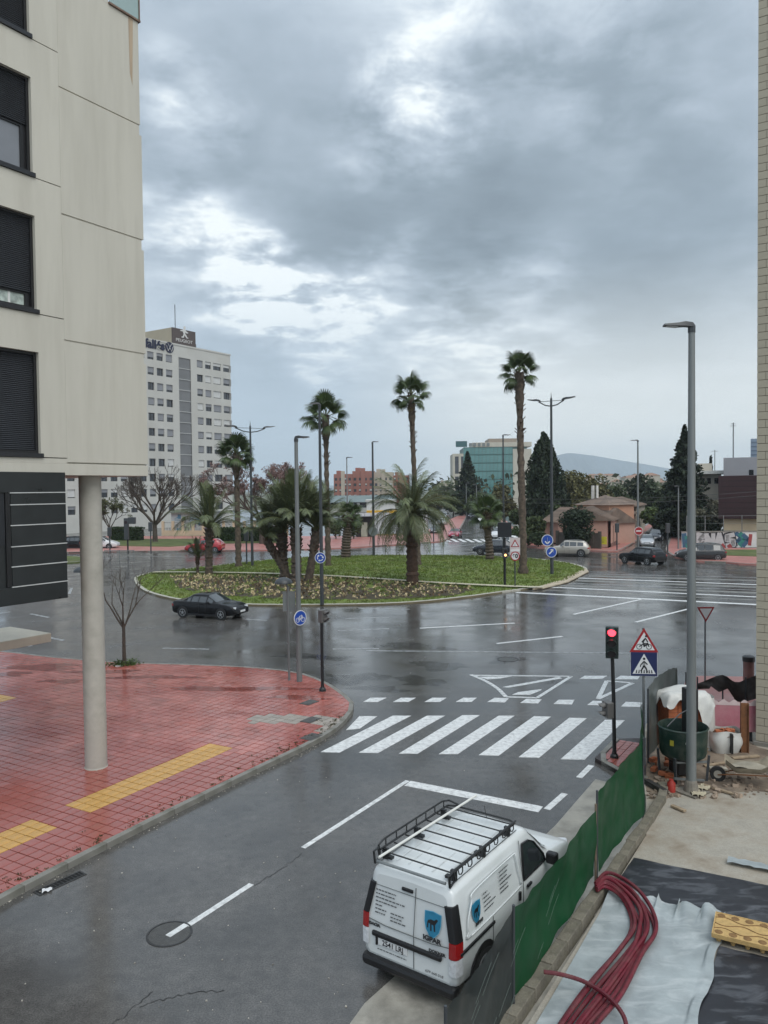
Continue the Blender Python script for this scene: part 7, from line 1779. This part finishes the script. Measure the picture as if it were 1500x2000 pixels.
# wheelbarrow
wbp = G(1462, 1532, .1); t = thing('wheelbarrow', 'cement crusted wheelbarrow at the right of the yard', 'wheelbarrow', tuple(wbp), -.35)
CRUST = mat('cement_crust', (.27, .235, .175), .9, .3, 4, .6, 30)
tray = [[Vector((x, y*w, z)) for y in (-1, -.5, .5, 1)] for x, w, z in ((-.55, .24, .50), (-.30, .30, .33), (.25, .33, .36), (.55, .36, .55))]
def tr_(u, v):
    f = u*3; i = min(2, int(f)); g_ = v*3; j = min(2, int(g_)); fr, gr = f-i, g_-j
    p = tray[i][j].lerp(tray[i+1][j], fr).lerp(tray[i][j+1].lerp(tray[i+1][j+1], fr), gr); e = abs(v-.5)*2; p.z += .16*max(0, e-.55)/.45; return p
part('tray', MB().grid(18, 14, tr_), CRUST, t, smooth=60); part('load', MB().grid(12, 10, lambda u, v: (-.42+.85*u, -.24+.48*v, .46+.05*math.sin(u*6+v*5)+.05*math.sin(u*PI)*math.sin(v*PI))), mat('wet_mortar_load', (.30, .27, .21), .85, .2, 5, .6, 25), t, smooth=180)
for sg in (1, -1): part('frame_tube', MB().tube([(-.72, .05*sg, .18), (-.35, .16*sg, .27), (.5, .27*sg, .36), (1.0, .30*sg, .55)], .018, 6), RUST, t); part('leg', MB().tube([(.42, .25*sg, .34), (.52, .25*sg, .01), (.66, .25*sg, .38)], .015, 5), STEEL, t)
o = part('wheel', MB().tube([(0, -.045, 0), (0, .045, 0)], .19, 20), RUBBER, t); o.location = (-.72, 0, .19); part('rim', MB().tube([(0, -.05, 0), (0, .05, 0)], .10, 14), mat('dirty_rim', (.28, .26, .22), .7), o)
# planks, broken slabs, rubble
WOOD = mat('old_plank', (.30, .23, .155), .85, .3, 5, streak=True); GSL = mat('old_slab', (.34, .31, .25), .85, .3, 3, .4, 40)
for (x0, y0), (x1, y1), w, h_, nm, M in (((1372, 1534), (1440, 1555), .09, .05, 'thin plank lying from the lamp foot towards the wheelbarrow', WOOD), ((1385, 1505), (1420, 1507), .20, .10, 'short pale block behind the wheelbarrow wheel', GSL), ((1375, 1497), (1425, 1489), .10, .04, 'brown plank in front of the white sack', WOOD),
                                         ((1430, 1482), (1482, 1478), .12, .05, 'dark edged board lying below the rusty post', WOOD), ((1478, 1496), (1530, 1488), .16, .06, 'pale plank at the right end of the yard', WOOD), ((1312, 1575), (1338, 1586), .10, .05, 'broken dark timber near the block kerb', WOOD), ((1262, 1530), (1300, 1552), .14, .12, 'dark beam beside the end of the block kerb', mat('dark_beam', (.03, .028, .026), .7))):
    a, b = G(x0, y0, .12), G(x1, y1, .12); d = b-a
    solo('plank', MB().lohi((0, -w/2, 0), (d.length, w/2, h_)), M, nm, 'plank', tuple(a), math.atan2(d.y, d.x), 'timber and slabs lying in the yard', bevel=.006)
for (px, py), nm in (((1372, 1544), 'crumpled yellowish scrap at the lamp foot'), ((1364, 1556), 'pale crumpled scrap by the lamp base plate')):
    c = G(px, py, .1); solo('scrap', MB().grid(8, 8, lambda u, v: (-.16+.32*u+.03*math.sin(v*9), -.13+.26*v+.03*math.sin(u*8), .04+.07*abs(math.sin(u*7+v*5)))), mat('scrap_paper', (.44, .39, .28), .8, .2, 5), nm, 'scrap', tuple(c), .5, 'scraps by the lamp', smooth=180)
rg = random.Random(11); mb = MB()
for k in range(260):
    px = rg.choice((rg.uniform(1265, 1345), rg.uniform(1370, 1500))); py = rg.uniform(1490, 1560); c = G(px, py, .1); s = abs(rg.gauss(0, .035))+.015
    mb.box((c.x, c.y, .10+s*.35), (s*1.6, s*1.2, s), rg.uniform(0, 3), 0, Matrix.Rotation(rg.uniform(-.4, .4), 3, 'X'))
struct('rubble', mb, mat('rubble_mix', (.26, .20, .15), .9, .3, 4, rnd=.4), kind='stuff')
rg = random.Random(4)
for k in range(9):
    c = G(rg.uniform(1268, 1312), rg.uniform(1488, 1528), .1); solo('loose_brick', MB().box((0, 0, .05), (.24, .12, .10), 0), BR, 'broken red brick in the heap left of the mixer', 'brick', (c.x, c.y, .1+.02*k % .1), rg.uniform(0, 3), 'loose bricks beside the mixer', bevel=.006)
# black plastic membrane sheets
def dapple(name, base, light, sc, amt, rough):
    M = mat(name, base, rough, .2, 2, rvar=.1); n, l = M.node_tree.nodes, M.node_tree.links; b = n['Principled BSDF']
    t = n.new('ShaderNodeTexCoord'); mp_ = n.new('ShaderNodeMapping'); mp_.inputs['Rotation'].default_value = (0, 0, .9); mp_.inputs['Scale'].default_value = (1, 2.6, 1); l.new(t.outputs['Object'], mp_.inputs[0])
    w = n.new('ShaderNodeTexNoise'); w.inputs['Scale'].default_value = sc; w.inputs['Detail'].default_value = 7; w.inputs['Roughness'].default_value = .6; w.inputs['Distortion'].default_value = .8; l.new(mp_.outputs[0], w.inputs['Vector'])
    r = n.new('ShaderNodeMapRange'); l.new(w.outputs['Fac'], r.inputs[0]); r.inputs[1].default_value = .50; r.inputs[2].default_value = .72; r.inputs[3].default_value = 0; r.inputs[4].default_value = amt
    m_ = n.new('ShaderNodeMix'); m_.data_type = 'RGBA'; l.new(r.outputs[0], m_.inputs[0]); old = b.inputs['Base Color'].links[0].from_socket; l.new(old, m_.inputs[6]); m_.inputs[7].default_value = (*light, 1); l.new(m_.outputs[2], b.inputs['Base Color']); return M
MEMB = dapple('black_membrane', (.018, .019, .024), (.20, .21, .23), 1.6, .5, .42); TARP = dapple('grey_tarp', (.31, .345, .35), (.50, .53, .53), 1.6, .7, .45)
def sheet(name, label, cat, corners, M, z, wr=.02, n=30, seed=0, edge=None):
    P = [G(a, b, .1) for a, b in corners]; rg = random.Random(seed); ph = [rg.uniform(0, 6) for _ in range(8)]; c = sum(P, Vector())/4
    def f(u, v):
        p = P[0].lerp(P[1], u).lerp(P[3].lerp(P[2], u), v)
        h = wr*(math.sin(u*9+v*5+ph[0])*.4+math.sin(u*21-v*13+ph[1])*.3+math.sin(v*27+u*7+ph[2])*.3+math.sin(u*43+v*31+ph[3])*.15)
        q = p-c; q.z = z+wr+h
        if edge: q = edge(u, v, q)
        return q
    return solo(name, MB().grid(n, n, f), M, label, cat, (c.x, c.y, .0), 0, None, smooth=180)
sheet('membrane', 'black dappled membrane strip lying across the yard above the grey tarp', 'plastic sheet', [(1196, 1738), (1238, 1676), (1620, 1755), (1640, 1880)], MEMB, .102, .012, seed=1)
sheet('membrane', 'black dappled membrane at the lower right corner below the pallet', 'plastic sheet', [(1335, 2060), (1405, 1850), (1660, 1905), (1660, 2120)], MEMB, .104, .012, seed=2)
def crumple(u, v, q):
    if v > .82: k = (v-.82)/.18; q.z += .10*k*abs(math.sin(u*23+1)+.6*math.sin(u*51+v*9))*.7; q.x += .06*k*math.sin(u*37); q.y += .07*k*math.sin(u*29+2)
    if u > .93: q.z += .03*abs(math.sin(v*25)); q.x += .04*math.sin(v*17)
    return q
sheet('tarp', 'pale grey plastic tarp with a crumpled far edge under the red hoses', 'tarp', [(1010, 2070), (1345, 2070), (1424, 1790), (1196, 1742)], TARP, .118, .012, 60, 3, crumple)
# corrugated red conduits
HOSE = mat('red_conduit', (.13, .009, .020), .48, .2, 5, rnd=.25, dirt=(.16, .075, .065), dscale=4, damt=.45)
def hose(pts, r, label, seed, group='red conduits of the bundle'):
    q = smoothpoly(pts, 14); L = 0; rs = []
    q = resample(q, .022); c = q[0].copy()
    for i in range(len(q)): rs.append(r*(1.0 if i % 2 else .86))
    return solo('red_conduit', MB().tube([p-c for p in q], rs, 8), HOSE, label, 'conduit', tuple(c), 0, group, smooth=40)
rg = random.Random(2)
path_o = [(1163, 1742), (1188, 1722), (1235, 1742), (1272, 1778), (1279, 1822), (1258, 1872), (1208, 1945), (1165, 2005), (1130, 2060)]
path_i = [(1166, 1752), (1182, 1740), (1208, 1756), (1228, 1782), (1232, 1815), (1212, 1850), (1150, 1925), (1095, 1995), (1050, 2060)]
for k in range(8):
    f = k/7; lay = k % 2
    pts = []
    for i, (a, b) in enumerate(zip(path_i, path_o)):
        g_ = f+rg.uniform(-.13, .13); p = G(a[0]+(b[0]-a[0])*g_, a[1]+(b[1]-a[1])*g_, .19); p.z = .185+.045*lay+rg.uniform(0, .02)+(.10 if i < 2 else .05 if i == 2 else 0); pts.append(p)
    hose(pts, .037, ('innermost', 'second from inside', 'third from inside', 'fourth from inside', 'fifth from inside', 'third from outside', 'second from outside', 'outermost')[k]+' dark red conduit of the curved bundle on the grey tarp', k)
pts = [G(a, b, z) for (a, b), z in zip(((1062, 1898), (1095, 1903), (1140, 1917), (1185, 1945), (1218, 1985), (1228, 2040)), (.40, .38, .31, .30, .28, .2))]
hose(pts, .034, 'single dark red conduit crossing over the bundle from the fence', 20, None)
# moulded wood pallet
pc_ = [G(1388, 1838, .12), G(1400, 1800, .12), G(1560, 1838, .12)]
c = G(1450, 1828, .1); d = (pc_[2]-pc_[1]); rz = math.atan2(d.y, d.x)
t = thing('moulded_pallet', 'yellow brown moulded wood pallet at the right edge beside the tarp', 'pallet', tuple(pc_[1]), rz)
PW = mat('pressed_wood', (.50, .33, .13), .75, .2, 12, .4, 50); PWD = mat('pressed_wood_dark', (.20, .11, .04), .8, .3, 12); Lp = d.length; wp = (pc_[1]-pc_[0]).length*1.05
part('deck', MB().lohi((0, -wp, .14), (Lp, 0, .165)), PW, t, bevel=.01); part('lip', MB().lohi((-.02, -wp-.02, .10), (Lp, -wp, .17)).lohi((-.02, 0, .10), (Lp, .02, .17)).lohi((-.02, -wp, .10), (0, 0, .17)), PW, t)
for i in range(6):
    for j in range(2):
        x, y = .08+i*(Lp-.16)/5, -.08-(wp-.16)*j; part('foot', MB().lathe([(.03, .0), (.07, .14)], 10, c=(x, y, 0)), PW, t); part('foot_well', MB().lathe([(.068, .1655), (.055, .1685), (0, .1686)], 10, c=(x, y, 0)), PWD, t)
for j in range(3):
    yc = -wp*(.25+.25*j); mb = MB().tube([(x_, yc+.05*math.sin(x_*11+j*PI), .168) for x_ in [Lp*q_/60 for q_ in range(61)]], .009, 5); part('ridge', mb, PWD, t)
# shiny scrap of film on the membrane
c = G(1475, 1692, .14); solo('film_scrap', MB().grid(10, 6, lambda u, v: (-.5+u, -.12+.24*v, .02+.03*abs(math.sin(u*12+v*4)))), TARP, 'pale film scrap along the upper edge of the black membrane', 'film', tuple(c), -.5, smooth=180)

# ------------------------------------------------------------------ damp air
hz_ = MB().lohi((-8500, -80, -1.2), (8500, 8000, 400)); hzM = bpy.data.materials.new('haze_air'); hzM.use_nodes = True
hn = hzM.node_tree.nodes; hn.clear(); ho = hn.new('ShaderNodeOutputMaterial'); hv = hn.new('ShaderNodeVolumePrincipled')
hv.inputs['Color'].default_value = (.80, .90, 1.0, 1); hv.inputs['Density'].default_value = .00016; hzM.node_tree.links.new(hv.outputs[0], ho.inputs['Volume'])
struct('haze', hz_, hzM, kind='stuff')
# moss tufts along the kerb joints of the red pavement, grit at the gutter
rg = random.Random(21); C = []
for k in range(150):
    i = rg.randint(4, 30); a, b = edge[i], edge[i+1]; p = a.lerp(b, rg.random()); t = (b-a).normalized(); n = Vector((-t.y, t.x, 0)); off = .17+abs(rg.gauss(0, .16)) if rg.random() < .75 else rg.uniform(.1, .9)
    q = p+n*off; m_ = rg.randint(3, 16)
    for _ in range(m_): C.append((q.x+rg.gauss(0, .025), q.y+rg.gauss(0, .025), .142+abs(rg.gauss(0, .008))))
struct('moss', leaves(MB(), C, (.4, (0, 0, 1)), .035), mat('moss', (.050, .050, .020), .9, .4, 6, rnd=.3), kind='stuff')
mb = MB()
for k in range(260):
    if rg.random() < .5: i = rg.randint(2, 26); p = edge[i].lerp(edge[i+1], rg.random())-Vector((-(edge[i+1]-edge[i]).normalized().y, (edge[i+1]-edge[i]).normalized().x, 0))*abs(rg.gauss(.02, .12))
    else: p = G(rg.uniform(30, 1000), rg.uniform(1500, 1990))
    s = rg.uniform(.006, .018); mb.box((p.x, p.y, s*.4), (s*1.5, s, s*.8), rg.uniform(0, 3))
struct('grit', mb, mat('grit_pale', (.30, .28, .24), .8, .3, 4, rnd=.5), kind='stuff')
c = G(92, 1741); solo('litter', MB().grid(5, 4, lambda u, v: (-.09+.18*u, -.06+.12*v, .01+.04*abs(math.sin(u*5+v*4)))), MATS['litter_white'], 'crumpled white scrap lying by the storm drain', 'litter', tuple(c), .4, smooth=180)
